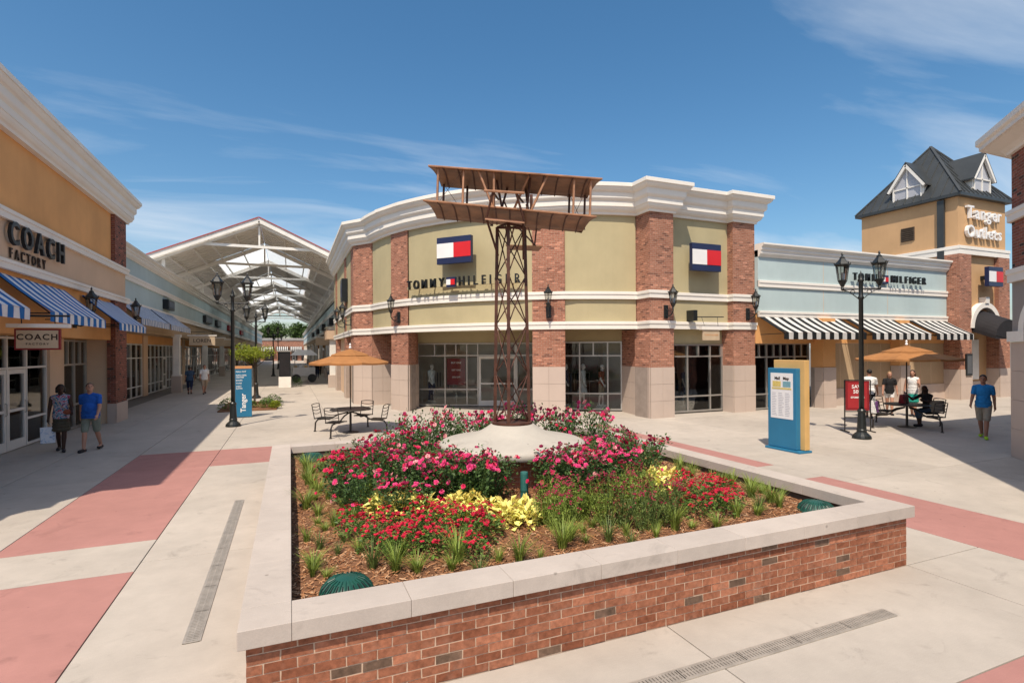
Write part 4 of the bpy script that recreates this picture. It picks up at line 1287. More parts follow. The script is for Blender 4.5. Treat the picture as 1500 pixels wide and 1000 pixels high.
for s in (-1, 1):
    for o in (5.2, 3.9, 2.9, 1.5):
        x = KX + s * o
        MB().bar((x, YC0, rz_(x) - .09), (x, YC1, rz_(x) - .09), .08, .14).build('purlin', 'cream_steel', can)
    x0_ = KX + s * (KH + .45)
    MB().bar((x0_, YC0 - .15, rz_(x0_) - .02), (KX + s * .01, YC0 - .15, ZR + .0), .14, .32).build('bargeboard', 'white_paint', can)
    MB().bar((x0_, YC0 - .2, rz_(x0_) + .17), (KX + s * .01, YC0 - .2, ZR + .19), .16, .05).build('ridge_trim', 'red_metal', can)

# ------------------------------------------------------------------ closing building at the avenue's far end
eb = thing('end_building', 'low red brick building closing the far end of the avenue', 'building', (-2, 168, 0))
MB().box(-16, 12, 160, 172, 2.9, 5.6).build('brick_wall', 'brick_salmon', eb)
MB().box(-16, 12, 160.6, 172, 0, 2.9).build('shopfront', 'interior_dark', eb)
MB().sweep([(-16, 160), (12, 160)], scaled_cornice(5.55, 6.2, .8)).build('cornice', 'stucco_white', eb)
for x in (-7, -3.6, -.2, 2.4, 5.8):
    MB().box(x - .5, x + .5, 159.9, 160.6, 0, 2.9).build('brick_pier', 'brick_salmon', eb)
window_wall(eb, (-.1, 160.55), (2.1, 160.55), .03, 2.8, [.03, .7, 1.5, 2.17], [.06, 2.2, 2.75], doors=((.7, 1.5),), fm='frame_white')
for x0, x1, w in ((-7.4, -4.1, 'left'), (-3.6, -.4, 'middle'), (-.1, 3.0, 'right')):
    awning('distant black and white striped awning, %s of three at the avenue end' % w, 'far awnings', (x0, 159.9), (x1, 159.9), 3.9, 3.2, 1.1, .5, 'awning_black')

# ------------------------------------------------------------------ pale blue wing to the right of the corner store
wing = thing('blue_wing', 'pale blue shop wing with white bands and striped awnings beside the green store', 'building', (23.5, 18, 0))
WY = 15.85
XW0, XW1 = 17.27, 29.62
MB().box(XW0, XW1, WY, WY + .3, 3.95, 6.45).build('stucco_wall', 'stucco_blue', wing)
MB().box(XW0, XW1, WY + .12, WY + .35, 2.72, 3.95).build('stucco_wall', 'stucco_orange', wing)
for z0, z1 in ((3.78, 4.02), (4.98, 5.24)):
    MB().sweep([(XW0, WY), (XW1, WY)], band_prof(z0, z1, .06)).build('string_course', 'stucco_white', wing)
MB().sweep([(XW0, WY), (XW1, WY)], scaled_cornice(6.18, 6.70, .55)).build('cornice', 'stucco_white', wing)
for x in (21.0, 25.2):                                     # control joints
    MB().box(x, x + .02, WY - .004, WY, 4.03, 4.97).box(x, x + .02, WY - .004, WY, 5.25, 6.17).build('reveal', 'stucco_beige', wing)
MB().box(XW0, XW1, WY, 24, 6.3, 6.42).build('roof_slab', 'roof_grey', wing)
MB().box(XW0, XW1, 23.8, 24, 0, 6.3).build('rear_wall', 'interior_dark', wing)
MB().box(XW0, 21.3, WY + .36, 23.8, 2.9, 3.02).build('ceiling', 'interior_wall', wing)
MB().box(XW0, 21.3, 19.6, 19.7, 0, 2.9).build('shop_wall', 'interior_dark', wing)
MB().box(XW0, 21.3, WY + .5, 23.8, .002, .012).build('shop_floor', 'interior_floor', wing)
WG = WY + .42
window_wall(wing, (17.29, WG), (20.6, WG), .03, 2.74, [.03, .85, 1.65, 2.45, 3.28], [.06, .64, 2.16, 2.7], extra=(.44, 1.25, 2.05, 2.86))
# solid wall, pilasters
MB().box(20.95, XW1, WY + .14, WY + .4, .75, 2.715).build('stucco_wall', 'stucco_tan', wing)
MB().box(20.95, XW1, WY + .10, WY + .42, 0, .75).build('plinth', 'tile_stone', wing)
for x0, x1 in ((20.6, 21.35), (25.6, 26.3)):
    MB().box(x0, x1, WY - .28, WY + .3, 1.7, 3.77).build('pilaster', 'stucco_orange', wing)
    MB().box(x0 - .004, x1 + .004, WY - .284, WY + .3, 0, 1.7).build('pilaster_base', 'tile_joint', wing)
    stone_panels(wing, (x0, WY - .284), (x1, WY - .284), 0, 1.7, 1, 3)
    stone_panels(wing, (x0 - .004, WY + .1), (x0 - .004, WY - .284), 0, 1.7, 1, 3)
for x in (22.2, 23.1, 24.0, 24.9, 27.0, 27.8, 28.6):
    MB().box(x, x + .02, WY + .132, WY + .142, .76, 2.7).build('reveal', 'stucco_beige', wing)
G_BW = 'black and white striped awnings on the blue wing'
awning('black and white striped awning above the shop window next to the green store', G_BW, (17.3, WY), (22.0, WY), 3.78, 3.12, 1.15, .26, 'awning_black')
awning('black and white striped awning in the middle of the blue wing, behind the lamp post', G_BW, (22.35, WY), (26.3, WY), 3.78, 3.12, 1.15, .26, 'awning_black')
awning('black and white striped awning at the tower end of the blue wing', G_BW, (26.7, WY), (29.5, WY), 3.78, 3.12, 1.15, .26, 'awning_black')
ns_ = thing('shop_name_sign', 'small black shop name letters on the pale blue wing', 'sign', (25, WY, 5.4))
x = 22.55
for c in list('TOMMY') + ['#'] + list('HILFIGER'):
    w_ = {'I': .22, 'M': .44, '#': .52, 'O': .42}.get(c, .36)
    if c == '#':
        MB().box(x, x + .46, WY - .16, WY - .05, 5.40, 5.78).build('flag_emblem', 'sign_navy', ns_)
        MB().box(x + .01, x + .23, WY - .172, WY - .161, 5.49, 5.69).build('flag_emblem', 'sign_white', ns_)
        MB().box(x + .232, x + .45, WY - .172, WY - .161, 5.49, 5.69).build('flag_emblem', 'sign_red', ns_)
    else:
        text_mb(c, .46, .05, face_matrix((x + w_ / 2 - .03, WY - .22, 5.60), (1, 0, 0)) @ Matrix.Diagonal((.8, 1, 1, 1)), .004).build('letter', 'letter_black', ns_)
    x += w_

# ------------------------------------------------------------------ tower
tw = thing('sign_tower', 'tan tower with dark hipped metal roof, dormers and white raised lettering', 'tower', (31.75, 17.7, 0))
TX0, TX1, TY0, TY1 = 29.65, 33.9, 15.3, 20.1
MB().box(TX0 + .12, TX1 - .12, TY0 + .12, TY1, 7.0, 9.85).build('stucco_wall', 'stucco_tower', tw)
MB().box(30.6, 32.95, TY0 + .2, TY0 + .5, 4.1, 7.05).build('stucco_wall', 'stucco_tower', tw)
MB().box(TX0 + .12, TX0 + .4, TY0 + .9, TY1, 0, 7.0).build('stucco_wall', 'stucco_tower', tw)
for x0, x1 in ((TX0, 30.6), (32.95, TX1)):
    MB().box(x0, x1, TY0, TY0 + 1.0, 1.45, 7.02).build('brick_pier', 'brick_salmon', tw)
    MB().box(x0, x1, TY0, TY0 + 1.0, 0, 1.45).build('pier_base', 'tile_joint', tw)
    stone_panels(tw, (x0, TY0), (x1, TY0), 0, 1.45, 2, 2)
    stone_panels(tw, (x0, TY0 + 1), (x0, TY0), 0, 1.45, 2, 2)
MB().sweep([(TX0 + .1, TY1), (TX0 + .1, TY0 + .1), (TX1 - .1, TY0 + .1), (TX1 - .1, TY1)], band_prof(7.02, 7.42, .1), side=1).build('string_course', 'stucco_white', tw)
# niche below with door, awning arch
MB().box(30.6, 32.95, TY0 + .55, TY0 + .7, 0, 4.1).build('niche_wall', 'stucco_tower', tw)
MB().box(30.95, 32.2, TY0 + .50, TY0 + .552, .9, 2.9).build('door', 'white_paint', tw)
MB().box(30.60, 32.95, TY0 + .48, TY0 + .56, 0, .8).build('plinth', 'tile_stone', tw)
am = MB()
ac = (31.77, 3.45); ro, ri = 1.27, 1.02
N = 18
pts = [(ac[0] + ri * math.cos(math.pi * i / N), ac[1] + ri * math.sin(math.pi * i / N)) for i in range(N + 1)]
pto = [(ac[0] + ro * math.cos(math.pi * i / N), ac[1] + ro * math.sin(math.pi * i / N)) for i in range(N + 1)]
for i in range(N):
    q = [pts[i], pto[i], pto[i + 1], pts[i + 1]]
    am.add([(x, TY0 - .05, z) for x, z in q] + [(x, TY0 + .3, z) for x, z in q], [(0, 1, 2, 3), (7, 6, 5, 4), (1, 5, 6, 2), (0, 3, 7, 4), (0, 4, 5, 1), (3, 2, 6, 7)])
am.build('arch_trim', 'stucco_white', tw)
MB().prism([(31.62, TY0 - .1), (31.92, TY0 - .1), (31.92, TY0 + .2), (31.62, TY0 + .2)], 4.68, 4.98).build('keystone', 'stucco_white', tw)
aw = MB()                                                  # black rounded awning
for i in range(N):
    a0, a1 = math.pi * i / N, math.pi * (i + 1) / N
    r0, r1 = 1.0, 1.15
    q = [(ac[0] + r0 * math.cos(a0), TY0 + .25, ac[1] - .1 + r0 * math.sin(a0)), (ac[0] + r1 * math.cos(a0), TY0 - .95, ac[1] - .55 + r1 * math.sin(a0) * .78),
         (ac[0] + r1 * math.cos(a1), TY0 - .95, ac[1] - .55 + r1 * math.sin(a1) * .78), (ac[0] + r0 * math.cos(a1), TY0 + .25, ac[1] - .1 + r0 * math.sin(a1))]
    aw.add(q, [(0, 1, 2, 3)])
    aw.add([q[1], q[2], (ac[0], TY0 - .95, ac[1] - .55)], [(0, 1, 2)])
da = aw.build('dome_awning', 'canvas_black', None)
tag(da, 'black rounded awning over the doorway at the foot of the tower', 'awning')
da.modifiers.new('thickness', 'SOLIDIFY').thickness = .02
# roof
ZEV, ZAP = 9.8, 13.25
o_ = .22
E4 = [(TX0 - o_ + .1, TY0 - o_ + .1), (TX1 + o_ - .1, TY0 - o_ + .1), (TX1 + o_ - .1, TY1 + o_), (TX0 - o_ + .1, TY1 + o_)]
ap = ((TX0 + TX1) / 2, (TY0 + TY1) / 2)
rf = MB()
rf.add([(x, y_, ZEV) for x, y_ in E4] + [(x, y_, ZEV + .14) for x, y_ in E4] + [(ap[0], ap[1], ZAP)],
       [(3, 2, 1, 0), (0, 1, 5, 4), (1, 2, 6, 5), (2, 3, 7, 6), (3, 0, 4, 7), (4, 5, 8), (5, 6, 8), (6, 7, 8), (7, 4, 8)])
roof = rf.build('roof', 'roof_metal', tw)
for k in range(4):                                         # standing seams and hips
    p = Vector((*E4[k], ZEV + .16)); q = Vector((*E4[(k + 1) % 4], ZEV + .16)); A = Vector((*ap, ZAP + .02))
    sm_ = MB()
    for i in range(1, 12):
        b = p + (q - p) * (i / 12)
        fr_ = 1 - abs(i / 12 - .5) * 2
        mid = p + (q - p) * .5
        top = b + (A - mid) * fr_
        sm_.bar(b, top, .025, .05)
    sm_.bar(p, A, .12, .06)
    sm_.build('standing_seams', 'roof_metal', roof)
def dormer(cx, cy, dirx, diry):
    """gabled dormer whose face looks along (dirx, diry)"""
    f = Vector((dirx, diry, 0)); r = Vector((-diry, dirx, 0)); c = Vector((cx, cy, 0))
    W, Z0, Z1, ZP, DP = .77, ZEV + .32, ZEV + 1.15, ZEV + 2.25, 2.0
    def P(u, w, z): 
        v = c + r * u + f * w; return (v.x, v.y, z)
    b = MB()
    b.add([P(-W, 0, Z0), P(W, 0, Z0), P(W, 0, Z1), P(0, 0, ZP), P(-W, 0, Z1), P(-W, -DP, Z0), P(W, -DP, Z0), P(W, -DP, Z1), P(0, -DP, ZP), P(-W, -DP, Z1)],
          [(0, 1, 2, 3, 4), (9, 8, 7, 6, 5), (1, 6, 7, 2), (5, 0, 4, 9), (0, 5, 6, 1)])
    dm = b.build('dormer', 'stucco_white', tw)
    rr = MB()
    for s in (-1, 1):
        A = [P(s * (W + .2), .18, Z1 - .22), P(0, .18, ZP + .06), P(0, -DP, ZP + .06), P(s * (W + .2), -DP, Z1 - .22)]
        rr.add(A + [(x, y_, z + .07) for x, y_, z in A], [(0, 1, 2, 3), (7, 6, 5, 4), (0, 4, 5, 1), (1, 5, 6, 2), (2, 6, 7, 3), (3, 7, 4, 0)])
    rr.build('dormer_roof', 'roof_metal', dm)
    fr_ = MB()
    for s in (-1, 1):
        fr_.bar(P(s * (W + .12), .12, Z1 - .2), P(0, .12, ZP - .06), .12, .14, (0, 0, 1))
        fr_.bar(P(s * (W - .1), .03, Z0 + .02), P(s * (W - .1), .03, Z1 + .02), .06, .07, (dirx, diry, 0))
    fr_.bar(P(0, .03, Z0 + .02), P(0, .03, ZP - .2), .06, .06, (dirx, diry, 0))
    fr_.bar(P(-W + .1, .03, Z1 - .12), P(W - .1, .03, Z1 - .12), .06, .06)
    fr_.bar(P(-W + .1, .03, Z0 + .03), P(W - .1, .03, Z0 + .03), .06, .06)
    fr_.build('dormer_frame', 'white_paint', dm)
    g_ = MB(); w = W - .1
    g_.add([P(-w, .012, Z0 + .02), P(w, .012, Z0 + .02), P(w, .012, Z1 - .02), P(0, .012, ZP - .22), P(-w, .012, Z1 - .02)], [(0, 1, 2, 3, 4)])
    g_.build('dormer_pane', 'paper_print', dm)
dormer(TX0 + .15, (TY0 + TY1) / 2, -1, 0)
dormer((TX0 + TX1) / 2, TY0 + .15, 0, -1)
lv = MB()
lv.box(TX0 + .09, TX0 + .12, 17.35, 18.0, 8.05, 8.75)
for i in range(7): lv.bar((TX0 + .07, 17.38, 8.12 + i * .1), (TX0 + .07, 17.97, 8.12 + i * .1), .05, .03)
lv.build('louvre', 'bark', tw)
MB().box(TX0 - .02, TX0 + .1, 15.95, 16.25, 6.6, 9.75).build('downpipe', 'roof_metal', tw)
tl_ = thing('tower_lettering', 'white raised letters in two lines on the tower front', 'sign', (31.8, TY0, 7.7))
for txt, z_, xs3, sz in (('Tanger', 9.05, 30.25, .86), ('Outlets', 8.12, 30.20, .82)):
    x = xs3
    for c in txt:
        w_ = {'T': .55, 'O': .66, 'l': .24, 't': .33, 'r': .36}.get(c, .49)
        text_mb(c, sz, .07, face_matrix((x + w_ / 2, TY0 + .02, z_), (1, 0, 0)), .008).build('letter', 'sign_white', tl_)
        x += w_
flag_sign((31.85, TY0 + .2, 5.95), (1, 0), 1.2, .95, .60, 'flag box sign on the tower above the arched doorway')
mt_ = thing('menu_case', 'narrow dark notice case on the brick foot of the tower', 'notice case', (30.35, TY0 - .03, 1.2))
MB().box(30.02, 30.5, TY0 - .08, TY0 - .002, 1.15, 2.2).build('case', 'letter_black', mt_, bev=.01)
MB().box(30.08, 30.44, TY0 - .085, TY0 - .08, 1.25, 2.1).build('face', 'letter_chrome', mt_)

# ------------------------------------------------------------------ brick building cut by the right picture edge
rb_ = thing('right_shop', 'brick building with white bands and arches cut by the right picture edge', 'building', (18, 4, 0))
K0 = Vector((15.30, 6.86)); dg = Vector((-1, -1)).normalized()
def dpt(s, o=0.0):                                         # along the diagonal front; o = outward
    p = K0 + dg * s + Vector((-1, 1)).normalized() * o
    return (p.x, p.y)
LEN = 9.0
DFRONT = [dpt(LEN), dpt(0), (36, K0.y)]
MB().prism([dpt(0), (36, 6.86), (36, 0), (dpt(LEN)[0] + 8, dpt(LEN)[1] - 3), dpt(LEN)], 5.4, 6.98).build('brick_wall', 'brick_brown', rb_)
MB().prism([dpt(0, -.06), (36, 6.85), (36, 0), (dpt(LEN)[0] + 8, dpt(LEN)[1] - 3), dpt(LEN, -.06)], 6.98, 7.08).build('roof_slab', 'roof_grey', rb_)
PTH = [(36, 6.86), dpt(0), dpt(LEN)]
MB().sweep(PTH, band_prof(5.36, 5.62, .08), side=1).build('string_course', 'stucco_white', rb_)
MB().sweep(PTH, band_prof(3.98, 4.28, .08), side=1).build('string_course', 'stucco_white', rb_)
MB().sweep(PTH, [(-.3, 6.9), (.08, 6.9), (.10, 6.96), (.2, 7.02), (.45, 7.12), (.52, 7.13), (.52, 7.22), (.56, 7.24), (.58, 7.26), (.58, 7.38), (-.3, 7.38)], side=1).build('cornice', 'stucco_white', rb_)
MB().prism([dpt(0), (36, 6.86), (36, 6.5), dpt(.6, -.5), dpt(LEN, -.5), dpt(LEN)], 4.2, 5.4).build('brick_wall', 'brick_brown', rb_)
# piers and arches along the diagonal
for s0 in (0.0, 3.4, 6.8):
    MB().prism([dpt(s0), dpt(s0 + .62), dpt(s0 + .62, -.62), dpt(s0, -.62)], 0, 2.62).build('pier_core', 'tile_joint', rb_)
    stone_panels(rb_, dpt(s0 + .62), dpt(s0), 0, 2.62, 1, 4, 'tile_stone', -.0) if False else None
    for j in range(4):
        z0_, z1_ = 2.62 * j / 4 + .003, 2.62 * (j + 1) / 4 - .003
        MB().prism([dpt(s0 - .02, .03), dpt(s0 + .64, .03), dpt(s0 + .64, -.65), dpt(s0 - .02, -.65)], z0_, z1_).build('stone_block', 'tile_stone', rb_)
    MB().prism([dpt(s0 - .07, .08), dpt(s0 + .69, .08), dpt(s0 + .69, -.7), dpt(s0 - .07, -.7)], 2.63, 2.86).build('pier_cap', 'stucco_white', rb_)
    if s0 < 6:
        sA, sB = s0 + .62, s0 + 3.4; cs = (sA + sB) / 2; rr_ = (sB - sA) / 2
        m = MB(); tr = MB(); n2 = 16
        for i in range(n2):
            t0, t1 = math.pi * i / n2, math.pi * (i + 1) / n2
            def q(t, r_): return cs - r_ * math.cos(t), 2.86 + r_ * math.sin(t) * .62
            (u0, w0), (u1, w1) = q(t0, rr_), q(t1, rr_)
            A = [dpt(u0), dpt(u1)]
            B = [dpt(u0, -.5), dpt(u1, -.5)]
            m.add([(*A[0], w0), (*A[1], w1), (*A[1], 4.0), (*A[0], 4.0), (*B[0], w0), (*B[1], w1), (*B[1], 4.0), (*B[0], 4.0)],
                  [(0, 1, 2, 3), (7, 6, 5, 4), (0, 4, 5, 1), (3, 2, 6, 7)])
            (v0, y0_), (v1, y1_) = q(t0, rr_ + .22), q(t1, rr_ + .22)
            A = [dpt(u0, .06), dpt(u1, .06), dpt(v1, .06), dpt(v0, .06)]; B = [dpt(u0, -.02), dpt(u1, -.02), dpt(v1, -.02), dpt(v0, -.02)]
            zz = [w0, w1, y1_, y0_]
            tr.add([(*A[k], zz[k]) for k in range(4)] + [(*B[k], zz[k]) for k in range(4)], [(0, 1, 2, 3), (7, 6, 5, 4), (0, 4, 5, 1), (3, 2, 6, 7), (1, 5, 6, 2), (0, 3, 7, 4)])
        m.build('arch_wall', 'stucco_grey', rb_)
        tr.build('arch_trim', 'stucco_white', rb_)
    MB().prism([dpt(s0 + .005, .004), dpt(s0 + .625, .004), dpt(s0 + .625, -.5), dpt(s0 + .005, -.5)], 2.86, 4.0).build('arch_wall', 'stucco_grey', rb_)
MB().box(16.2, 36, 6.4, 6.9, 0, 4.2).build('side_wall', 'brick_brown', rb_)
MB().prism([dpt(0, -3.2), dpt(LEN, -3.2), dpt(LEN, -3.4), dpt(0, -3.4)], 0, 4.2).build('arcade_wall', 'stucco_tan', rb_)
MB().prism([dpt(.3, -.3), (36, 6.4), (36, 0), (dpt(LEN)[0] + 8, dpt(LEN)[1] - 3), dpt(LEN, -.3)], 4.02, 4.18).build('ceiling', 'stucco_tan', rb_)
# a shop wing behind the tower side and trees beyond close the gap on the far right

# ------------------------------------------------------------------ pedestal and biplane sculpture
PCX, PCY = 3.17, 7.62
ped = thing('sculpture_pedestal', 'round pale concrete mound on a brick drum in the flower bed', 'pedestal', (PCX, PCY, 0.45))
MB().lathe([(.86, .40), (.86, 1.0)], (PCX, PCY, 0), 48).build('brick_drum', 'brick_salmon', ped)
MB().lathe([(1.09, .985), (1.12, 1.0), (1.125, 1.07), (1.11, 1.10), (1.07, 1.12), (1.0, 1.135), (.82, 1.165), (.64, 1.205), (.5, 1.255), (.4, 1.315), (.345, 1.355), (.325, 1.368), (.0, 1.37)], (PCX, PCY, 0), 56).build('concrete_cap', 'cap_concrete', ped, smooth=True)

def W3(u, w, z):
    """u across, w away, about the mast"""
    return Vector((PCX + rt.x * u + fw.x * w, PCY + rt.y * u + fw.y * w, z))
sc = thing('biplane_sculpture', 'rust brown steel biplane sculpture on a tall open lattice mast', 'sculpture', (PCX, PCY, 1.37))
MB().lathe([(.315, 1.371), (.315, 1.40), (.285, 1.41), (.285, 1.378)], (PCX, PCY, 0), 32).build('base_ring', 'rust_steel', sc)
Zb, Zt = 1.375, 4.42
def legp(k, z):
    r = .27 + (.215 - .27) * (z - Zb) / (Zt - Zb)
    u, w = ((-.27, .10), (-.05, -.27), (.27, .13))[k]
    return W3(u * r / .27, w * r / .27, z)
for k in range(3):
    MB().bar(legp(k, Zb), legp(k, Zt), .05, .05, (rt.x, rt.y, 0)).build('leg', 'rust_steel', sc)
NB = 4
for k in range(3):
    for j in range(NB):
        za, zb = Zb + (Zt - Zb) * j / NB, Zb + (Zt - Zb) * (j + 1) / NB
        MB().tube([legp(k, za), legp((k + 1) % 3, zb)], .0095, 6).build('brace', 'rust_steel', sc)
        MB().tube([legp((k + 1) % 3, za), legp(k, zb)], .0095, 6).build('brace', 'rust_steel', sc)
tc = MB()
for k in range(3): tc.tube([legp(k, Zt), legp((k + 1) % 3, Zt)], .02, 6)
tc.build('top_frame', 'rust_steel', sc)

def wing(u0, u1, w0, w1, zl, zr, name):
    def P(u, w):
        k = (u - u0) / (u1 - u0); c = (w - w0) / (w1 - w0)
        sweep = .05 * abs(2 * k - 1) * 0
        # trailing corners are cut in a little at both tips
        uu = u + (1 - 2 * k) * .11 * c * (1 if (k < .02 or k > .98) else 0)
        return W3(uu, w, zl + (zr - zl) * k + .05 * math.sin(math.pi * min(1, c * 1.1)) - .05 * c)
    m = MB(); nu, nw = 26, 6
    vs = [P(u0 + (u1 - u0) * i / nu, w0 + (w1 - w0) * j / nw) for i in range(nu + 1) for j in range(nw + 1)]
    m.add(vs, [(i * (nw + 1) + j, (i + 1) * (nw + 1) + j, (i + 1) * (nw + 1) + j + 1, i * (nw + 1) + j + 1) for i in range(nu) for j in range(nw)])
    o = m.build(name, 'copper_skin', sc, smooth=True)
    o.modifiers.new('thickness', 'SOLIDIFY').thickness = .012
    for i in range(1, 12):
        u = u0 + (u1 - u0) * i / 12
        MB().tube([P(u, w0 + (w1 - w0) * j / 6) - Vector((0, 0, .018)) for j in range(7)], .011, 5).build('rib', 'rust_steel', o)
    MB().tube([P(u0 + (u1 - u0) * i / 12, w0) for i in range(13)], .015, 6).build('leading_edge', 'bright_copper', o)
    MB().tube([P(u0 + (u1 - u0) * i / 12, w1) for i in range(13)], .012, 6).build('trailing_edge', 'rust_steel', o)
    return P
UW = wing(-1.22, 1.36, -.36, .44, 5.24, 5.03, 'upper_wing')
LW = wing(-1.30, 1.27, -.36, .46, 4.73, 4.47, 'lower_wing')
for u in (-1.08, -.70, .95, 1.20):
    for w, mt in ((-.30, 'bright_copper'), (.36, 'rust_steel')):
        MB().tube([LW(u - .02, w), UW(u, w)], .018, 6).build('strut', mt, sc)
for a, b, mt in (((-.27, -.30), (-.48, -.30), 'bright_copper'), ((.30, -.30), (.55, -.30), 'bright_copper'), ((-.25, -.3), (-.25, -.3), 'bright_copper'), ((.02, .0), (.28, -.25), 'bright_copper'),
                 ((-.2, .3), (-.05, .3), 'rust_steel'), ((.3, .3), (.24, .3), 'rust_steel'), ((.24, -.1), (.30, -.1), 'rust_steel'), ((-.12, .1), (-.22, .1), 'rust_steel')):
    MB().tube([LW(*a), UW(*b)], .018, 6).build('strut', mt, sc)
wr = MB()
for (a, b) in ((-1.08, -.70), (.95, 1.20)):
    wr.tube([LW(a, -.3), UW(b, -.3)], .004, 4); wr.tube([LW(b, .36), UW(a, .36)], .004, 4)
wr.build('rigging_wire', 'rust_steel', sc)
cf = MB()                                                   # pilot cradle and skids
cf.tube([W3(-.39, -.52, 4.82), W3(.20, -.52, 4.78)], .018, 6)
cf.build('cross_bar', 'bright_copper', sc)
for a, b in (((-.26, -.50, 4.80), (-.36, -.40, 4.46)), ((.08, -.50, 4.78), (.20, -.40, 4.40)), ((-.36, -.42, 4.44), (.18, -.42, 4.38)),
             ((-.36, -.42, 4.44), (-.20, -.1, 3.95)), ((.18, -.42, 4.38), (.19, -.05, 3.9)), ((-.36, -.42, 4.44), (-.3, .4, 4.58)), ((.18, -.42, 4.38), (.22, .4, 4.52)),
             ((-.26, -.5, 4.80), (-.2, .4, 4.95)), ((.08, -.5, 4.78), (.2, .4, 4.9))):
    MB().tube([W3(*a), W3(*b)], .017, 6).build('cradle_bar', 'rust_steel', sc)
pl = MB()
A = [W3(-.38, -.44, 4.42), W3(.20, -.44, 4.36), W3(.18, -.12, 4.42), W3(-.30, -.12, 4.47)]
pl.add(A + [p + Vector((0, 0, .02)) for p in A], [(0, 1, 2, 3), (7, 6, 5, 4), (0, 4, 5, 1), (1, 5, 6, 2), (2, 6, 7, 3), (3, 7, 4, 0)])
pl.build('pilot_seat', 'bright_copper', sc)
# booms to the small elevator planes beyond
for a, b in (((-.1, .4, 4.62), (-.05, 1.35, 4.36)), ((.25, .4, 4.58), (.42, 1.35, 4.36)), ((-.1, .4, 4.9), (.06, 1.3, 4.72)), ((.25, .4, 4.86), (.46, 1.3, 4.70)),
             ((-.05, 1.35, 4.36), (.06, 1.3, 4.72)), ((.42, 1.35, 4.36), (.46, 1.3, 4.70)), ((.12, .45, 4.5), (.45, 1.3, 4.36))):
    MB().tube([W3(*a), W3(*b)], .014, 6).build('boom', 'rust_steel', sc)
for u0, u1, w0, w1, z in ((-.10, .56, 1.18, 1.50, 4.36), (.02, .58, 1.16, 1.44, 4.72)):
    m = MB(); A = [W3(u0, w0, z), W3(u1, w0, z - .03), W3(u1 - .06, w1, z - .05), W3(u0 + .06, w1, z - .02)]
    m.add(A + [p + Vector((0, 0, .016)) for p in A], [(0, 1, 2, 3), (7, 6, 5, 4), (0, 4, 5, 1), (1, 5, 6, 2), (2, 6, 7, 3), (3, 7, 4, 0)])
    m.build('elevator_plane', 'copper_skin', sc)
for s in (-.32, .34):                                       # two propellers behind the wings
    pm = MB(); c = W3(s, .58, 4.82)
    pm.bar(c + Vector((0, 0, -.26)) + fw * .0, c + Vector((0, 0, .26)), .05, .014, (fw.x, fw.y, 0))
    pm.tube([c - fw * .18, c + fw * .03], .018, 6)
    pm.build('propeller', 'rust_steel', sc)

# ------------------------------------------------------------------ lanterns and lamp posts
def lantern(parent, x, y, z, s=1.0, local=True):
    """upright six-sided lantern whose foot is at z"""
    b = MB()
    c = (x, y, z)
    b.lathe([(.03 * s, 0), (.045 * s, .02 * s), (.03 * s, .05 * s), (.05 * s, .08 * s), (.11 * s, .20 * s), (.12 * s, .235 * s), (.09 * s, .25 * s)], c, 6)
    b.lathe([(.20 * s, .66 * s), (.205 * s, .69 * s), (.15 * s, .76 * s), (.085 * s, .84 * s), (.07 * s, .86 * s), (.075 * s, .885 * s), (.03 * s, .93 * s), (.022 * s, .96 * s), (.036 * s, .985 * s), (.0, 1.05 * s)], c, 6)
    for k in range(6):
        a = math.pi / 3 * k
        b.bar((x + .112 * s * math.cos(a), y + .112 * s * math.sin(a), z + .22 * s), (x + .172 * s * math.cos(a), y + .172 * s * math.sin(a), z + .68 * s), .016 * s, .016 * s)
        b.bar((x + .19 * s * math.cos(a), y + .19 * s * math.sin(a), z + .67 * s), (x + .21 * s * math.cos(a), y + .21 * s * math.sin(a), z + .74 * s), .02 * s, .02 * s)
    o = b.build('lantern', 'black_iron', parent, local=local)
    MB().lathe([(.098 * s, .24 * s), (.158 * s, .66 * s)], c, 6).build('lamp_glass', 'lamp_glass', o, local=local)
    MB().lathe([(.03 * s, .25 * s), (.03 * s, .42 * s), (.02 * s, .46 * s), (0, .47 * s)], c, 8).build('bulb', 'sign_white', o, local=local)
    return o
def lamp_post(label, loc, rz, group='black double lamp posts'):
    t = thing('lamp_post', label, 'lamp post', loc, rz, group)
    MB().lathe([(.23, 0), (.24, .03), (.22, .09), (.17, .14), (.125, .18), (.12, .22), (.13, .24), (.115, .27), (.10, .55), (.092, .72), (.105, .74), (.105, .78), (.075, .82)], (0, 0, 0), 16).build('base', 'black_iron', t, smooth=False, local=True)
    MB().lathe([(.066, .80), (.056, 3.85), (.075, 3.87), (.075, 3.92), (.056, 3.95), (.054, 4.33), (.08, 4.36), (.08, 4.40), (.04, 4.44), (.05, 4.50), (.02, 4.58), (0, 4.66)], (0, 0, 0), 14).build('shaft', 'black_iron', t, smooth=True, local=True)
    for s in (-1, 1):
        a = MB()
        a.tube([(s * .04, 0, 4.14), (s * .48, 0, 4.14)], .022, 8)
        a.tube([(s * (.05 + .10 * k / 8 * 4.2), 0, 3.86 + .26 * math.sin(math.pi / 2 * k / 8) ** 1.0) for k in range(9)], .013, 6)
        a.tube([(s * (.20 + .055 * math.cos(t_)), 0, 4.06 + .055 * math.sin(t_)) for t_ in [i * .7 for i in range(10)]], .009, 5)
        a.lathe([(.02, 4.12), (.05, 4.15), (.03, 4.19)], (s * .45, 0, 0), 8)
        a.build('arm', 'black_iron', t, local=True)
        lantern(t, s * .45, 0, 4.16, .98)
    return t
lamp_post('double lantern lamp post beside the red sale board on the right', (14.61, 9.9, 0), math.atan2(-.62, .78))
lamp_post('nearest lamp post on the left, next to the blue sign', (-1.78, 20.15, 0), R(0))
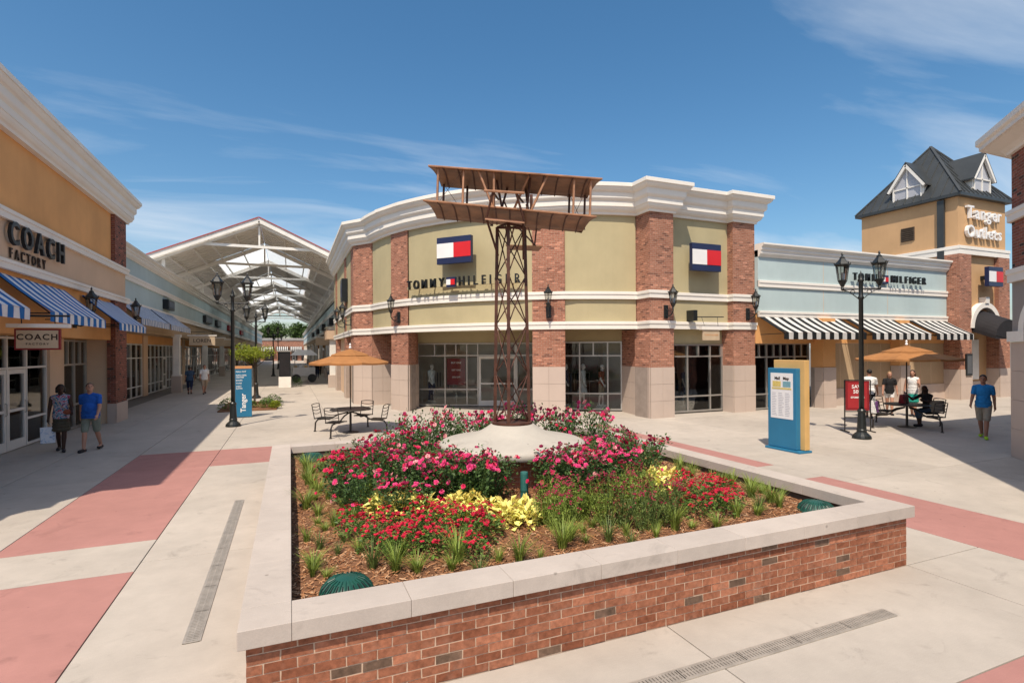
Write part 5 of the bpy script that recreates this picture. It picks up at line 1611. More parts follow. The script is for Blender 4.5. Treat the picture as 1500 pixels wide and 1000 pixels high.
lamp_post('lamp post behind the small tree on the avenue', (-1.70, 31.9, 0), R(0))
lamp_post('lamp post far down the avenue under the canopy', (-1.6, 60.0, 0), R(0))
lamp_post('farthest lamp post down the avenue', (-1.6, 84.0, 0), R(0))

def wall_lamp(label, p, n_, z, s=.86):
    n_ = Vector((n_[0], n_[1])).normalized(); p = Vector(p)
    t = thing('wall_lantern', label, 'wall lamp', (p.x, p.y, z), math.atan2(n_.y, n_.x), 'black wall lanterns')
    MB().box(0, .05, -.09, .09, -.22, .26).build('back_plate', 'black_iron', t, local=True, bev=.01)
    MB().tube([(.03, 0, -.12), (.16, 0, -.16), (.32, 0, -.10), (.42, 0, .02), (.42, 0, .12)], .022, 8).tube([(.03, 0, .12), (.2, 0, .04), (.36, 0, .0)], .014, 6).build('bracket', 'black_iron', t, local=True)
    lantern(t, .42, 0, .10, s)
    return t
def mid(a, b): return ((a[0] + b[0]) / 2, (a[1] + b[1]) / 2)
wall_lamp('wall lantern on the brick pier left of the shop name', mid(C2a, C2b), (Vector(mid(C2a, C2b)) - CC), 3.90)
wall_lamp('wall lantern on the brick pier in the middle of the rounded front', mid(C3a, C3b), (Vector(mid(C3a, C3b)) - CC), 3.90)
wall_lamp('wall lantern on the projecting brick pier right of the rounded front', (12.72, 15.86), (0, -1), 3.86)
wall_lamp('wall lantern on the last brick pier of the green store', (16.85, 16.0), (0, -1), 3.86)
wall_lamp('wall lantern round the left corner of the green store', (2.80, 27.3), (-1, 0), 3.95)
wall_lamp('second wall lantern along the avenue side of the green store', (2.76, 30.1), (-1, 0), 3.95)
wall_lamp('wall lantern between two blue awnings on the ochre shop', (LX + .02, 19.3), (1, 0), 3.45)
wall_lamp('wall lantern on the brick pier of the ochre shop', (-5.73, 23.75), (1, 0), 3.55)

# ------------------------------------------------------------------ small tan hanging sign on the store, flag panel on avenue side
hb = thing('hanging_board', 'small tan hanging board over the window of the flat green wall', 'sign', (14.9, 15.7, 2.85))
MB().box(14.25, 15.05, 15.62, 15.68, 2.83, 3.22).build('board', 'sign_tan', hb, bev=.008)
MB().box(14.15, 15.15, 15.58, 15.72, 3.23, 3.36).build('crown_moulding', 'stucco_white', hb)
MB().box(14.06, 14.24, 15.90, 16.30, 3.58, 3.98).build('mount', 'black_iron', hb)
MB().tube([(14.2, 15.9, 3.72), (15.25, 15.62, 3.72)], .018, 6).tube([(14.4, 15.70, 3.36), (14.4, 15.86, 3.72)], .008, 5).tube([(15.0, 15.65, 3.36), (15.0, 15.68, 3.72)], .008, 5).build('bracket', 'black_iron', hb)
text_mb('TOMMY HILFIGER', .085, .002, face_matrix((14.65, 15.617, 3.03), (1, 0, 0)), 0).build('lettering', 'sign_orange', hb)
wall_box('narrow dark banner sign on the brick at the left corner of the green store', 2.80, 29.4, 5.7, .9, 1.2, .3, -1)

# ------------------------------------------------------------------ directory kiosk
kk = thing('directory_kiosk', 'blue and gold directory kiosk with a white mall map', 'kiosk', (11.4, 9.5, 0))
MB().box(11.12, 11.54, 9.02, 10.02, 0, .05).build('foot_plate', 'sign_blue', kk, bev=.006)
MB().box(11.34, 11.50, 9.05, 9.93, .06, 2.22).build('gold_shell', 'sign_gold', kk, bev=.008)
MB().box(11.20, 11.338, 9.17, 9.99, .06, 2.02).build('blue_case', 'sign_blue', kk, bev=.008)
MB().box(11.194, 11.20, 9.26, 9.90, .78, 1.90).build('map_panel', 'paper', kk)
for nm_, y0, y1, z0, z1, mt in (('map_block', 9.60, 9.84, 1.56, 1.70, 'paper_yellow'), ('map_block', 9.32, 9.54, 1.56, 1.70, 'paper_teal'), ('map_block', 9.30, 9.86, 1.50, 1.54, 'paper_yellow')):
    MB().box(11.190, 11.194, y0, y1, z0, z1).build(nm_, mt, kk)
for i in range(3):
    for j in range(14):
        y1 = 9.86 - i * .19; w = random.uniform(.10, .16)
        MB().box(11.191, 11.194, y1 - w, y1, 1.40 - j * .042, 1.412 - j * .042).build('map_text', 'paper_print', kk)
for tx, yy_ in (('Mall', 9.70), ('Map', 9.45)): text_mb(tx, .10, .002, face_matrix((11.19, yy_, 1.77), (0, -1, 0)), .002).build('lettering', 'letter_brown', kk)

# blue name sign
bs = thing('name_sign', 'upright blue sign with white writing and orange top by the lamp post', 'sign', (-1.65, 22.75, 0))
MB().box(-1.96, -1.37, 22.70, 22.84, .03, 1.86).build('blue_panel', 'sign_blue', bs, bev=.004)
MB().box(-1.97, -1.36, 22.69, 22.85, 1.862, 1.965).build('orange_top', 'sign_orange', bs, bev=.004)
MB().box(-1.982, -1.962, 22.70, 22.84, .03, 1.86).build('edge', 'sign_gold', bs)
text_mb('Tanger', .25, .003, face_matrix((-1.655, 22.697, .56), (0, 0, 1), (-1, 0, 0)), .006).build('lettering', 'sign_white', bs)
for z_, tx in ((1.75, 'MALL MAP'), (1.61, 'INFO DESK'), (1.53, 'CENTER'), (1.42, 'SHOPS'), (1.31, 'TAXIS'), (1.19, 'WEST'), (1.11, 'GATES')):
    text_mb(tx, .075, .002, face_matrix((-1.91, 22.697, z_), (1, 0, 0)), .0015, align='LEFT').build('lettering', 'sign_white', bs)

# sale board on legs
sb = thing('sale_board', 'red sale board on thin dark metal legs behind the lamp post', 'sign board', (15.45, 10.95, 0))
e0, e1 = Vector((15.43, 10.97)), Vector((16.07, 10.62))
dd = (e1 - e0).normalized(); nn = Vector((dd.y, -dd.x))
fm_ = MB()
for e in (e0, e1):
    fm_.tube([(e.x, e.y, 0), (e.x, e.y, 1.54)], .018, 6)
    fm_.bar((e.x - nn.x * .25, e.y - nn.y * .25, .015), (e.x + nn.x * .25, e.y + nn.y * .25, .015), .04, .03)
for z in (.60, .42, 1.54): fm_.tube([(e0.x, e0.y, z), (e1.x, e1.y, z)], .016, 6)
fm_.build('frame', 'table_iron', sb)
MB().wall(tuple(e0 + dd * .03), tuple(e1 - dd * .03), .02, .63, 1.52).build('panel', 'sign_maroon', sb)
MB().wall(tuple(e0 + dd * .09 + nn * .004), tuple(e1 - dd * .09 + nn * .004), .003, .70, 1.46).build('poster', 'poster_red', sb)
cpt = (e0 + e1) / 2 + nn * .008
for z_, s_, tx in ((1.34, .15, 'SAVE'), (1.19, .15, '50%'), (1.02, .07, 'STOREWIDE')):
    text_mb(tx, s_, .001, face_matrix((cpt.x, cpt.y, z_), (dd.x, dd.y, 0)), .003).build('lettering', 'sign_white', sb)

# ------------------------------------------------------------------ patio sets
def patio_set(label, loc, rz):
    t = thing('patio_table', label, 'table set', loc, rz, 'round iron tables with attached seats')
    MB().lathe([(.0, .70), (.60, .70), (.62, .715), (.60, .735), (0, .735)], (0, 0, 0), 28).build('table_top', 'table_iron', t, local=True)
    MB().tube([(0, 0, 0), (0, 0, .70)], .035, 10).lathe([(.25, 0), (.25, .02), (.05, .06)], (0, 0, 0), 16).build('pedestal', 'table_iron', t, local=True)
    for k in range(4):
        a = R(45 + 90 * k); c, s = math.cos(a), math.sin(a)
        def P(r, q, z): return (c * r - s * q, s * r + c * q, z)
        MB().tube([P(.08, 0, .62), P(.40, 0, .55), P(.70, 0, .40), P(.95, 0, .40)], .022, 8).build('support_arm', 'table_iron', t, local=True)
        st = MB()
        for i in range(7):
            q = -.21 + .07 * i
            st.bar(P(.66, q, .44), P(1.10, q, .44), .045, .016)
        st.bar(P(.68, -.23, .425), P(.68, .23, .425), .03, .014); st.bar(P(1.08, -.23, .425), P(1.08, .23, .425), .03, .014)
        st.build('seat', 'table_iron', t, local=True)
        bk = MB()
        for q in (-.21, .21): bk.tube([P(1.09, q, .43), P(1.13, q, .62), P(1.18, q, .86)], .013, 6)
        for z in (.60, .70, .80):
            bk.tube([P(1.12 + (z - .6) * .22, -.21 + .42 * i / 8, z - .035 * math.sin(math.pi * i / 8)) for i in range(9)], .010, 5)
        bk.tube([P(1.18, -.21 + .42 * i / 8, .86 + .02 * math.sin(math.pi * i / 8)) for i in range(9)], .012, 5)
        bk.build('backrest', 'table_iron', t, local=True)
        lg = MB()
        lg.tube([P(.95, 0, .40), P(1.10, 0, .38), P(1.18, 0, .28), P(1.20, 0, .02)], .024, 8); lg.lathe([(.045, 0), (.045, .02), (.02, .03)], P(1.20, 0, 0), 8)
        lg.build('leg', 'table_iron', t, local=True)
    return t
patio_set('round iron table with attached seats beside the rounded store front', (1.71, 17.1, 0), R(12))
patio_set('round iron table with attached seats in the shade on the right', (18.0, 10.75, 0), R(30))
def umbrella(label, loc, r, rz):
    t = thing('patio_umbrella', label, 'umbrella', loc, rz, 'orange patio umbrellas')
    MB().tube([(0, 0, .74), (0, 0, 2.62)], .019, 8).build('pole', 'letter_brown', t, local=True)
    n = 8
    def ring(rad, z, sagk=0.0, m=5):
        out = []
        for k in range(n):
            for j in range(m):
                a = 2 * math.pi * (k + j / m) / n; b = j / m
                chord = math.cos(math.pi / n) / math.cos(2 * math.pi / n * b - math.pi / n)
                sag = sagk * math.sin(math.pi * b)
                out.append((rad * chord * math.cos(a), rad * chord * math.sin(a), z - sag))
        return out
    def cone(rings, name):
        m_ = MB(); c = len(rings[0]); vs = [v for r_ in rings for v in r_]; fs = []
        for i in range(len(rings) - 1):
            for k in range(c): fs.append((i * c + k, i * c + (k + 1) % c, (i + 1) * c + (k + 1) % c, (i + 1) * c + k))
        m_.add(vs, fs)
        o = m_.build(name, 'canvas_orange', t, local=True); o.modifiers.new('thickness', 'SOLIDIFY').thickness = .006
        return o
    cone([ring(r * .30, 2.43), ring(r * .6, 2.31, .015), ring(r * .98, 2.175, .03), ring(r, 2.165, .03), ring(r * 1.0, 2.10, .015)], 'canopy')
    cone([ring(.02, 2.57), ring(r * .25, 2.49, .008), ring(r * .47, 2.395, .012), ring(r * .48, 2.37, .005)], 'vent_cap')
    MB().lathe([(.03, 2.58), (.045, 2.62), (.02, 2.66), (.035, 2.70), (0, 2.76)], (0, 0, 0), 10).build('finial', 'sign_white', t, local=True)
    for k in range(n):
        a = 2 * math.pi * k / n
        MB().tube([(.03 * math.cos(a), .03 * math.sin(a), 2.44), (r * .98 * math.cos(a), r * .98 * math.sin(a), 2.135)], .008, 5).build('rib', 'letter_brown', t, local=True)
    return t
umbrella('orange canvas umbrella over the table beside the rounded store front', (1.71, 17.1, 0), 1.22, R(10))
umbrella('orange canvas umbrella over the shaded table on the right', (18.0, 10.75, 0), 1.42, R(20))

# ------------------------------------------------------------------ things in the planter that are not plants
def drain_dome(label, x, y, r=.215):
    z = soil_z(x, y) - .02
    t = thing('green_dome', label, 'light cover', (x, y, z), 0, 'green slotted dome covers in the bed')
    MB().lathe([(r, 0), (r, .03), (r * .97, .045), (r * .88, .085), (r * .66, .13), (r * .38, .152), (0, .158)], (0, 0, 0), 36).build('dome', 'green_plastic', t, local=True, smooth=True)
    for k in range(22):
        a = 2 * math.pi * k / 22; c, s = math.cos(a), math.sin(a)
        MB().tube([(c * r * f, s * r * f, h) for f, h in ((.985, .045), (.895, .088), (.68, .134), (.42, .156))], [.008, .009, .008, .004], 5).build('rib', 'green_plastic', t, local=True)
        a += math.pi / 22; c, s = math.cos(a), math.sin(a)
        MB().tube([(c * r * f, s * r * f, h) for f, h in ((.93, .066), (.84, .097), (.64, .134))], [.005, .0065, .004], 5).build('slot', 'letter_black', t, local=True)
    return t
drain_dome('large green slotted dome in the near left corner of the flower bed', .42, 4.60)
drain_dome('green slotted dome in the far left corner of the flower bed', .36, 10.55)
drain_dome('green slotted dome in the near right corner of the flower bed', 5.98, 4.62)
pp = thing('vent_pipe', 'short dark green pipe standing in the bed before the pedestal', 'pipe', (2.75, 6.22, .5))
MB().lathe([(.05, .45), (.05, .93), (.045, .95), (0, .955)], (2.75, 6.22, 0), 16).build('tube', 'pipe_green', pp, smooth=False)
MB().lathe([(.053, .70), (.053, .72)], (2.75, 6.22, 0), 16).build('seam', 'green_plastic', pp)
sp = thing('sprinkler_head', 'tiny black and white sprinkler head on the mulch by the left wall', 'sprinkler', (.12, 7.45, .5))
MB().tube([(.10, 7.45, soil_z(.10, 7.45) + .03), (.17, 7.45, soil_z(.17, 7.45) + .04)], .018, 8).build('body', 'letter_black', sp)
MB().tube([(.17, 7.45, soil_z(.17, 7.45) + .04), (.24, 7.45, soil_z(.24, 7.45) + .045)], .016, 8).build('nozzle', 'sign_white', sp)

# ------------------------------------------------------------------ objects along the avenue
ib = thing('info_board', 'tall dark information board standing in the shade of the avenue', 'board', (-.35, 40.5, 0))
MB().box(-.75, .05, 40.4, 40.75, 0, .75).build('plinth', 'cream_steel', ib, bev=.01)
MB().box(-.72, .02, 40.42, 40.72, .76, 2.5).build('screen_case', 'letter_black', ib, bev=.02)
MB().box(-.66, -.04, 40.405, 40.42, .85, 2.4).build('screen', 'canvas_black', ib)
MB().box(-.80, .10, 40.35, 40.8, 2.5, 2.6).build('cap', 'frame_metal', ib, bev=.01)
ct = thing('vending_cart', 'white vending cart with wheels and a small canopy on the avenue', 'cart', (1.3, 47, 0))
MB().box(.2, 1.9, 46.6, 47.6, .5, 1.2).build('counter', 'white_paint', ct, bev=.03)
for x in (.45, 1.65):
    MB().lathe([(.02, -.03), (.32, -.03), (.34, 0), (.32, .03), (.02, .03)], (0, 0, 0), 20).build('wheel', 'black_iron', ct, local=True).matrix_basis = Matrix.Translation(Vector((x - 1.3, -.45, .34))) @ Matrix.Rotation(R(90), 4, 'X')
    for y_ in (46.7, 47.5): MB().tube([(x - .1, y_, 1.2), (x - .1, y_, 2.2)], .025, 6).build('post', 'frame_metal', ct)
m = MB(); m.add([(.0, 46.4, 2.2), (2.1, 46.4, 2.2), (2.1, 47.8, 2.2), (.0, 47.8, 2.2), (.5, 47.1, 2.65), (1.6, 47.1, 2.65)], [(0, 1, 5, 4), (1, 2, 5), (2, 3, 4, 5), (3, 0, 4), (3, 2, 1, 0)])
m.build('canopy', 'sign_white', ct)
for i, (x, z, mt) in enumerate(((.4, .16, 'sign_gold'), (.8, .22, 'sign_white'), (1.2, .14, 'sign_gold'), (1.55, .2, 'cloth_tan'))):
    MB().box(x - .12, x + .12, 46.8, 47.1, 1.2, 1.2 + z).build('tray', mt, ct, bev=.01)
for lab, x, y_ in (('low grey litter bin against the right arcade column', 3.0, 44.5), ):
    lb = thing('litter_bin', lab, 'bin', (x, y_, 0))
    MB().lathe([(.26, 0), (.30, .05), (.32, .8), (.34, .82), (.34, .9), (.2, .95)], (x, y_, 0), 20).build('body', 'letter_chrome', lb)
    MB().lathe([(.2, .94), (.2, .98), (.0, 1.0)], (x, y_, 0), 20).build('lid', 'letter_black', lb)

# ------------------------------------------------------------------ plants
def rdir(rg):
    while True:
        v = Vector((rg.uniform(-1, 1), rg.uniform(-1, 1), rg.uniform(-1, 1)))
        if .05 < v.length < 1: return v.normalized()
def leaf(mb, p, d, n_, L, W, fold=.25):
    """pointed leaf from p along d with face normal n_"""
    d = d.normalized(); s = d.cross(n_)
    if s.length < 1e-4: s = d.orthogonal()
    s.normalize(); n_ = s.cross(d)
    m_ = p + d * L * .5
    mb.add([p, m_ + s * W - n_ * -fold * W, p + d * L - n_ * fold * L * .3, m_ - s * W - n_ * -fold * W], [(0, 1, 2, 3)])
def bloom(mb, p, n_, r, rg, petals=6):
    n_ = n_.normalized(); a = n_.orthogonal().normalized(); b = n_.cross(a)
    for ring, (rr, lift) in enumerate(((1.0, .25), (.62, .6))):
        k = petals if ring == 0 else petals - 2
        for i in range(k):
            t = 2 * math.pi * (i + .5 * ring) / k + rg.uniform(-.2, .2)
            d = a * math.cos(t) + b * math.sin(t); s = a * -math.sin(t) + b * math.cos(t)
            w = r * rr * .55
            mb.add([p, p + d * r * rr * .6 + s * w + n_ * r * lift * .5, p + d * r * rr + n_ * r * lift, p + d * r * rr * .6 - s * w + n_ * r * lift * .5], [(0, 1, 2, 3)])

def rose_mesh(seed, petal_mats):
    rg = random.Random(seed)
    H = rg.uniform(.50, .62); RX = rg.uniform(.34, .40)
    fol = MB(); st = MB(); bl = [MB() for _ in petal_mats]
    tips = []
    for i in range(11):
        a = 2 * math.pi * i / 11 + rg.uniform(-.3, .3); rr = RX * rg.uniform(.25, 1.0); h = H * rg.uniform(.75, 1.12)
        p0 = Vector((rg.uniform(-.04, .04), rg.uniform(-.04, .04), 0)); p2 = Vector((rr * math.cos(a), rr * math.sin(a), h))
        p1 = p0.lerp(p2, .5) + Vector((rr * .2 * math.cos(a), rr * .2 * math.sin(a), -.02))
        st.tube([p0, p1, p2], [.007, .005, .003], 5)
        tips.append(p2)
        for j in range(80):
            k = rg.uniform(.15, 1.0)
            b = (p0.lerp(p1, k * 2) if k < .5 else p1.lerp(p2, k * 2 - 1)) + rdir(rg) * rg.uniform(.02, .13)
            if b.z < .02: b.z = .02 + rg.random() * .05
            o = Vector((b.x, b.y, .15)).normalized() + rdir(rg) * .9
            leaf(fol, b, o, Vector((0, 0, 1)) + rdir(rg) * .7, rg.uniform(.035, .06), rg.uniform(.011, .018))
    for tpt in tips:
        for q in range(rg.randint(1, 4)):
            p = tpt + Vector((rg.gauss(0, .045), rg.gauss(0, .045), rg.uniform(-.03, .05)))
            k = 0 if rg.random() < .62 else (1 if rg.random() < .7 else len(petal_mats) - 1)
            bloom(bl[k], p, Vector((p.x * .8, p.y * .8 - .12, .35)) + rdir(rg) * .25, rg.uniform(.028, .044), rg)
    for q in range(6):                                       # blooms lower on the flanks
        a = rg.uniform(0, 6.28); z = rg.uniform(.25, .8) * H; r_ = RX * rg.uniform(.85, 1.1)
        p = Vector((r_ * math.cos(a), r_ * math.sin(a), z))
        bloom(bl[rg.randrange(len(petal_mats))], p, Vector((p.x, p.y, .2)), rg.uniform(.024, .036), rg)
    return fol, st, bl
def make_rose(seed, mats):
    t = thing('rose_bush', 'x', 'rose bush', (0, 0, 0), 0, 'rose bushes round the sculpture')
    fol, st, bl = rose_mesh(seed, mats)
    fol.build('foliage', 'leaf_rose', t, local=True, recalc=False); st.build('stems', 'stem_green', t, local=True)
    for b, m_ in zip(bl, mats):
        if b.v: b.build('blooms', m_, t, local=True, recalc=False)
    return t
protos = [make_rose(100 + i, m_) for i, m_ in enumerate((('petal_pink', 'petal_rose', 'petal_pale'), ('petal_rose', 'petal_pink', 'petal_pink'), ('petal_pink', 'petal_rose', 'petal_rose'), ('petal_pink', 'petal_pale', 'petal_rose'), ('petal_rose', 'petal_red', 'petal_pink')))]
rose_spots = []
rg = random.Random(77)
for ring, (rad, cnt, ph) in enumerate(((1.36, 13, .15), (1.88, 17, .0), (2.40, 7, 0))):
    for i in range(cnt):
        a = 2 * math.pi * (i + ph) / cnt
        if ring == 2: a = R(120) + R(100) * i / 6 * 1.0       # the bed spreads to the left
        x = PCX + rad * math.cos(a) * 1.05; y = PCY + rad * math.sin(a) * .95
        da_ = math.degrees(math.atan2(y - PCY, x - PCX)) % 360
        if 246 < da_ < 262 and rad < 1.6: continue            # gap where the brick drum shows
        if 243 < da_ < 264 and rad > 1.6: continue
        rose_spots.append((x, y, ring, da_))
for x, y in ((2.38, 6.42), (2.2, 6.75), (2.05, 6.35), (3.12, 6.22), (3.45, 6.28), (3.85, 6.32), (4.25, 6.62), (3.3, 5.98), (3.72, 6.02), (1.75, 6.55), (1.5, 6.95)):
    rose_spots.append((x, y, 1, math.degrees(math.atan2(y - PCY, x - PCX)) % 360))
rose_spots = [q for q in rose_spots if abs(q[0] - .439 * q[1]) > .20 or q[1] > 7.6]
where = lambda da_: 'left of' if 130 < da_ < 232 else 'behind' if 40 < da_ <= 130 else 'in front of' if 232 <= da_ < 300 else 'right of'
used = set()
first = [True] * len(protos)
cnt_ = {}
colname = ['bright pink', 'deep rose', 'pale pink', 'mixed pink', 'crimson']
for i, (x, y, ring, da_) in enumerate(rose_spots):
    k = 4 if (130 < da_ < 200 and ring == 2) else rg.randrange(4)
    lab0 = '%s rose bush %s the pedestal, %s row' % (colname[k], where(da_), ('inner', 'middle', 'outer')[ring])
    loc = (x + rg.uniform(-.06, .06), y + rg.uniform(-.06, .06), soil_z(x, y) - .01 + (.04 if ring == 0 else 0)); rz = rg.uniform(0, 6.28)
    if first[k]:
        o = protos[k]; o.location = loc; o.rotation_euler.z = rz; o['label'] = lab0; first[k] = False
    else:
        o = copy_tree(protos[k], loc, rz, lab0)
    s = rg.uniform(.92, 1.10)
    o.scale = (s, s, s * rg.uniform(.92, 1.1) * (.8 if ring == 2 else 1.34 if 15 < da_ < 165 else .84 if ring == 0 else .98))
    o['group'] = lab0
for k, f in enumerate(first):
    if f:
        for c in list(protos[k].children): bpy.data.objects.remove(c)
        bpy.data.objects.remove(protos[k])

def mound(name, seed, r, h, leafmat, nl, LL, LW, petal=None, nb=0, br=.02, cat='plant', group=''):
    rg_ = random.Random(seed)
    t = thing(name, 'x', cat, (0, 0, 0), 0, group)
    fol = MB()
    for i in range(nl):
        a = rg_.uniform(0, 6.283); u = rg_.random() ** .5; zz = rg_.random()
        rad = r * u * math.sqrt(max(.05, 1 - (zz * .85) ** 2))
        p = Vector((rad * math.cos(a), rad * math.sin(a), .02 + h * zz * (1 - .35 * u)))
        d_ = Vector((math.cos(a), math.sin(a), .35)) + rdir(rg_) * .7
        leaf(fol, p, d_, Vector((0, 0, 1)) + rdir(rg_) * .5, LL * rg_.uniform(.7, 1.2), LW * rg_.uniform(.7, 1.2))
    fol.build('foliage', leafmat, t, local=True, recalc=False)
    if petal:
        bl = MB()
        for i in range(nb):
            a = rg_.uniform(0, 6.283); u = rg_.random() ** .5 * 1.02
            p = Vector((r * u * math.cos(a), r * u * math.sin(a), .03 + h * (1.05 - .42 * u * u) + rg_.uniform(-.02, .02)))
            for q in range(3):
                bloom(bl, p + Vector((rg_.gauss(0, br * .7), rg_.gauss(0, br * .7), rg_.gauss(0, .006))), Vector((p.x, p.y - .1, .35)) + rdir(rg_) * .2, br * rg_.uniform(.8, 1.2), rg_, 5)
        bl.build('blooms', petal, t, local=True, recalc=False)
    return t
def scatter(protos_, spots, labels, group, sc_=(.9, 1.12)):
    """first uses of the prototypes are the prototypes themselves"""
    rg_ = random.Random(len(spots))
    fresh = [True] * len(protos_)
    for i, (x, y) in enumerate(spots):
        k = i % len(protos_)
        lab = labels(i, x, y)
        loc = (x, y, soil_z(x, y) - .01); rz = rg_.uniform(0, 6.28)
        if fresh[k]: o = protos_[k]; o.location = loc; o.rotation_euler.z = rz; o['label'] = lab; fresh[k] = False
        else: o = copy_tree(protos_[k], loc, rz, lab)
        s = rg_.uniform(*sc_); o.scale = (s, s, s); o['group'] = lab
red_p = [mound('red_penta', 200 + i, .17, .24, 'leaf_bright', 150, .055, .014, 'petal_red', 24, .0155, 'flower') for i in range(3)]
red_front = [(.62, 5.80), (.80, 5.42), (1.0, 5.16), (1.15, 5.62), (1.24, 5.04), (1.36, 5.50), (1.42, 5.10), (.92, 5.92), (1.72, 5.12), (1.60, 4.82), (1.68, 5.50), (1.90, 5.22), (1.60, 5.72), (.62, 6.15), (1.35, 5.9), (1.92, 5.55), (1.15, 5.3), (.88, 5.2)]
red_right = [(4.42, 5.30), (4.42, 5.0), (4.68, 4.90), (4.92, 5.02), (4.98, 5.40), (4.86, 5.75), (5.22, 5.35), (5.25, 5.65), (4.7, 5.25), (4.68, 5.55), (5.1, 5.1)]
red_back = [(.95, 8.5), (1.15, 8.8), (.85, 8.85), (1.3, 9.1), (1.05, 9.2), (.8, 8.2), (1.5, 9.4), (1.35, 8.6)]
scatter(red_p, red_front + red_right + red_back,
        lambda i, x, y: 'small red flower plant in the front left drift' if i < len(red_front) else ('small red flower plant in the dense right clump' if i < len(red_front) + len(red_right) else 'small red flower plant at the far left of the bed'),
        'red')
yel_p = [mound('yellow_leaf_plant', 300 + i, .17, .24, 'leaf_yellow', 95, .10, .031, None, 0, .02, 'plant') for i in range(2)]
yel = [(1.95, 5.98), (2.10, 5.80), (2.28, 5.62), (2.40, 5.38), (2.18, 5.45), (2.5, 5.6), (2.02, 6.2), (1.0, 6.42), (1.28, 6.32), (1.42, 6.10), (1.15, 6.2), (4.66, 6.10), (4.90, 6.22), (4.80, 5.95), (4.52, 5.9), (4.45, 5.65), (1.75, 5.95)]
scatter(yel_p, yel, lambda i, x, y: 'pale yellow leaf plant beside the front red drift' if 1.7 < x < 3 else ('yellow leaf plant behind the front red flowers' if x < 2 else 'yellow leaf plant left of the dense red clump'), 'yellow')
def tuft(seed, h, n_, spread, mat):
    rg_ = random.Random(seed)
    t = thing('grass_tuft', 'x', 'grass tuft')
    m_ = MB()
    for i in range(n_):
        a = rg_.uniform(0, 6.283); r0 = rg_.random() * .03; L = h * rg_.uniform(.6, 1.1); out = spread * rg_.uniform(.2, 1.0)
        pts = []
        for k in range(4):
            f = k / 3
            pts.append(Vector(((r0 + out * f * f) * math.cos(a), (r0 + out * f * f) * math.sin(a), L * f * (1 - .18 * f))))
        w = rg_.uniform(.003, .0055); s = Vector((-math.sin(a), math.cos(a), 0))
        vs = []
        for k, p in enumerate(pts):
            ww = w * (1 - k / 3 * .9); vs += [p - s * ww, p + s * ww]
        m_.add(vs, [(0, 1, 3, 2), (2, 3, 5, 4), (4, 5, 7, 6)])
    m_.build('blades', mat, t, local=True, recalc=False)
    return t
tufts = [tuft(400, .22, 110, .18, 'leaf_grass'), tuft(401, .19, 60, .12, 'leaf_grass'), tuft(402, .24, 90, .17, 'leaf_grass'), tuft(403, .16, 90, .17, 'leaf_grass'), tuft(404, .20, 60, .16, 'leaf_grass_dull')]
gr = [(.46, 9.35), (.46, 7.58), (.45, 6.36), (.28, 6.57), (.42, 5.47), (.61, 5.41), (.15, 6.02), (.86, 4.80), (1.04, 4.72), (.68, 4.95), (1.34, 4.66), (1.81, 4.70), (1.99, 4.62), (2.79, 4.75), (3.04, 4.72), (3.07, 5.1), (3.3, 4.78),
      (4.82, 4.75), (5.11, 4.72), (5.25, 4.82), (5.73, 5.07), (6.0, 5.66), (5.62, 4.85), (.19, 5.23), (.2, 8.98), (1.02, 8.0), (.77, 7.6), (3.91, 4.74), (4.13, 4.72), (.62, 8.3), (.5, 8.7), (.9, 7.2), (.6, 7.0), (.35, 7.95), (.75, 6.7), (2.65, 4.85), (2.9, 5.0), (3.55, 4.6), (3.75, 4.85), (3.2, 4.55), (2.5, 4.72),
      (5.9, 6.3), (6.05, 6.9), (5.85, 7.5), (5.6, 6.5), (.25, 9.6), (.5, 9.9), (.7, 9.6), (.28, 4.95), (1.55, 4.5), (4.4, 4.62), (2.2, 4.6)]
rgg = random.Random(31)
for _ in range(400):
    x, y = rgg.uniform(.1, 6.1), rgg.uniform(4.5, 9.6)
    if len(gr) > 92: break
    if x > 1.0 and y > 5.0 and x < 5.4: continue
    if y > 4.85 and 1.0 < x < 5.5: continue
    if min(abs(x - q[0]) + abs(y - q[1]) for q in gr) < .16: continue
    if abs(x - .42) + abs(y - 4.6) < .4 or abs(x - 5.98) + abs(y - 4.62) < .4: continue
    gr.append((x, y))
scatter(tufts, gr, lambda i, x, y: 'green grass tuft along the left of the bed' if x < .95 else ('green grass tuft along the front coping' if y < 5.2 else 'green grass tuft at the right of the bed'), 'grass', (.75, 1.6))
rgx = random.Random(21)
def wispy(seed):
    rg_ = random.Random(seed)
    t = thing('wispy_perennial', 'x', 'plant')
    f = MB(); b = MB()
    for i in range(34):
        a = rg_.uniform(0, 6.283); r0 = rg_.random() * .12; L = rg_.uniform(.25, .48); out = rg_.uniform(.02, .16)
        p0 = Vector((r0 * math.cos(a), r0 * math.sin(a), 0)); p1 = Vector(((r0 + out) * math.cos(a), (r0 + out) * math.sin(a), L))
        f.tube([p0, p1], [.0035, .002], 3)
        for j in range(20):
            q = p0.lerp(p1, rg_.uniform(.1, .95))
            leaf(f, q, rdir(rg_) + Vector((0, 0, .5)), Vector((0, 0, 1)) + rdir(rg_) * .6, rg_.uniform(.03, .06), rg_.uniform(.004, .008))
        if rg_.random() < .34:
            for j in range(5): bloom(b, p1 + rdir(rg_) * .025, Vector((0, -.4, 1)) + rdir(rg_) * .5, rg_.uniform(.010, .017), rg_, 4)
    f.build('foliage', 'leaf_grass_dull' if seed % 2 else 'leaf_grass', t, local=True, recalc=False); b.build('blooms', 'petal_wine', t, local=True, recalc=False)
    return t
wp = [wispy(500 + i) for i in range(3)]
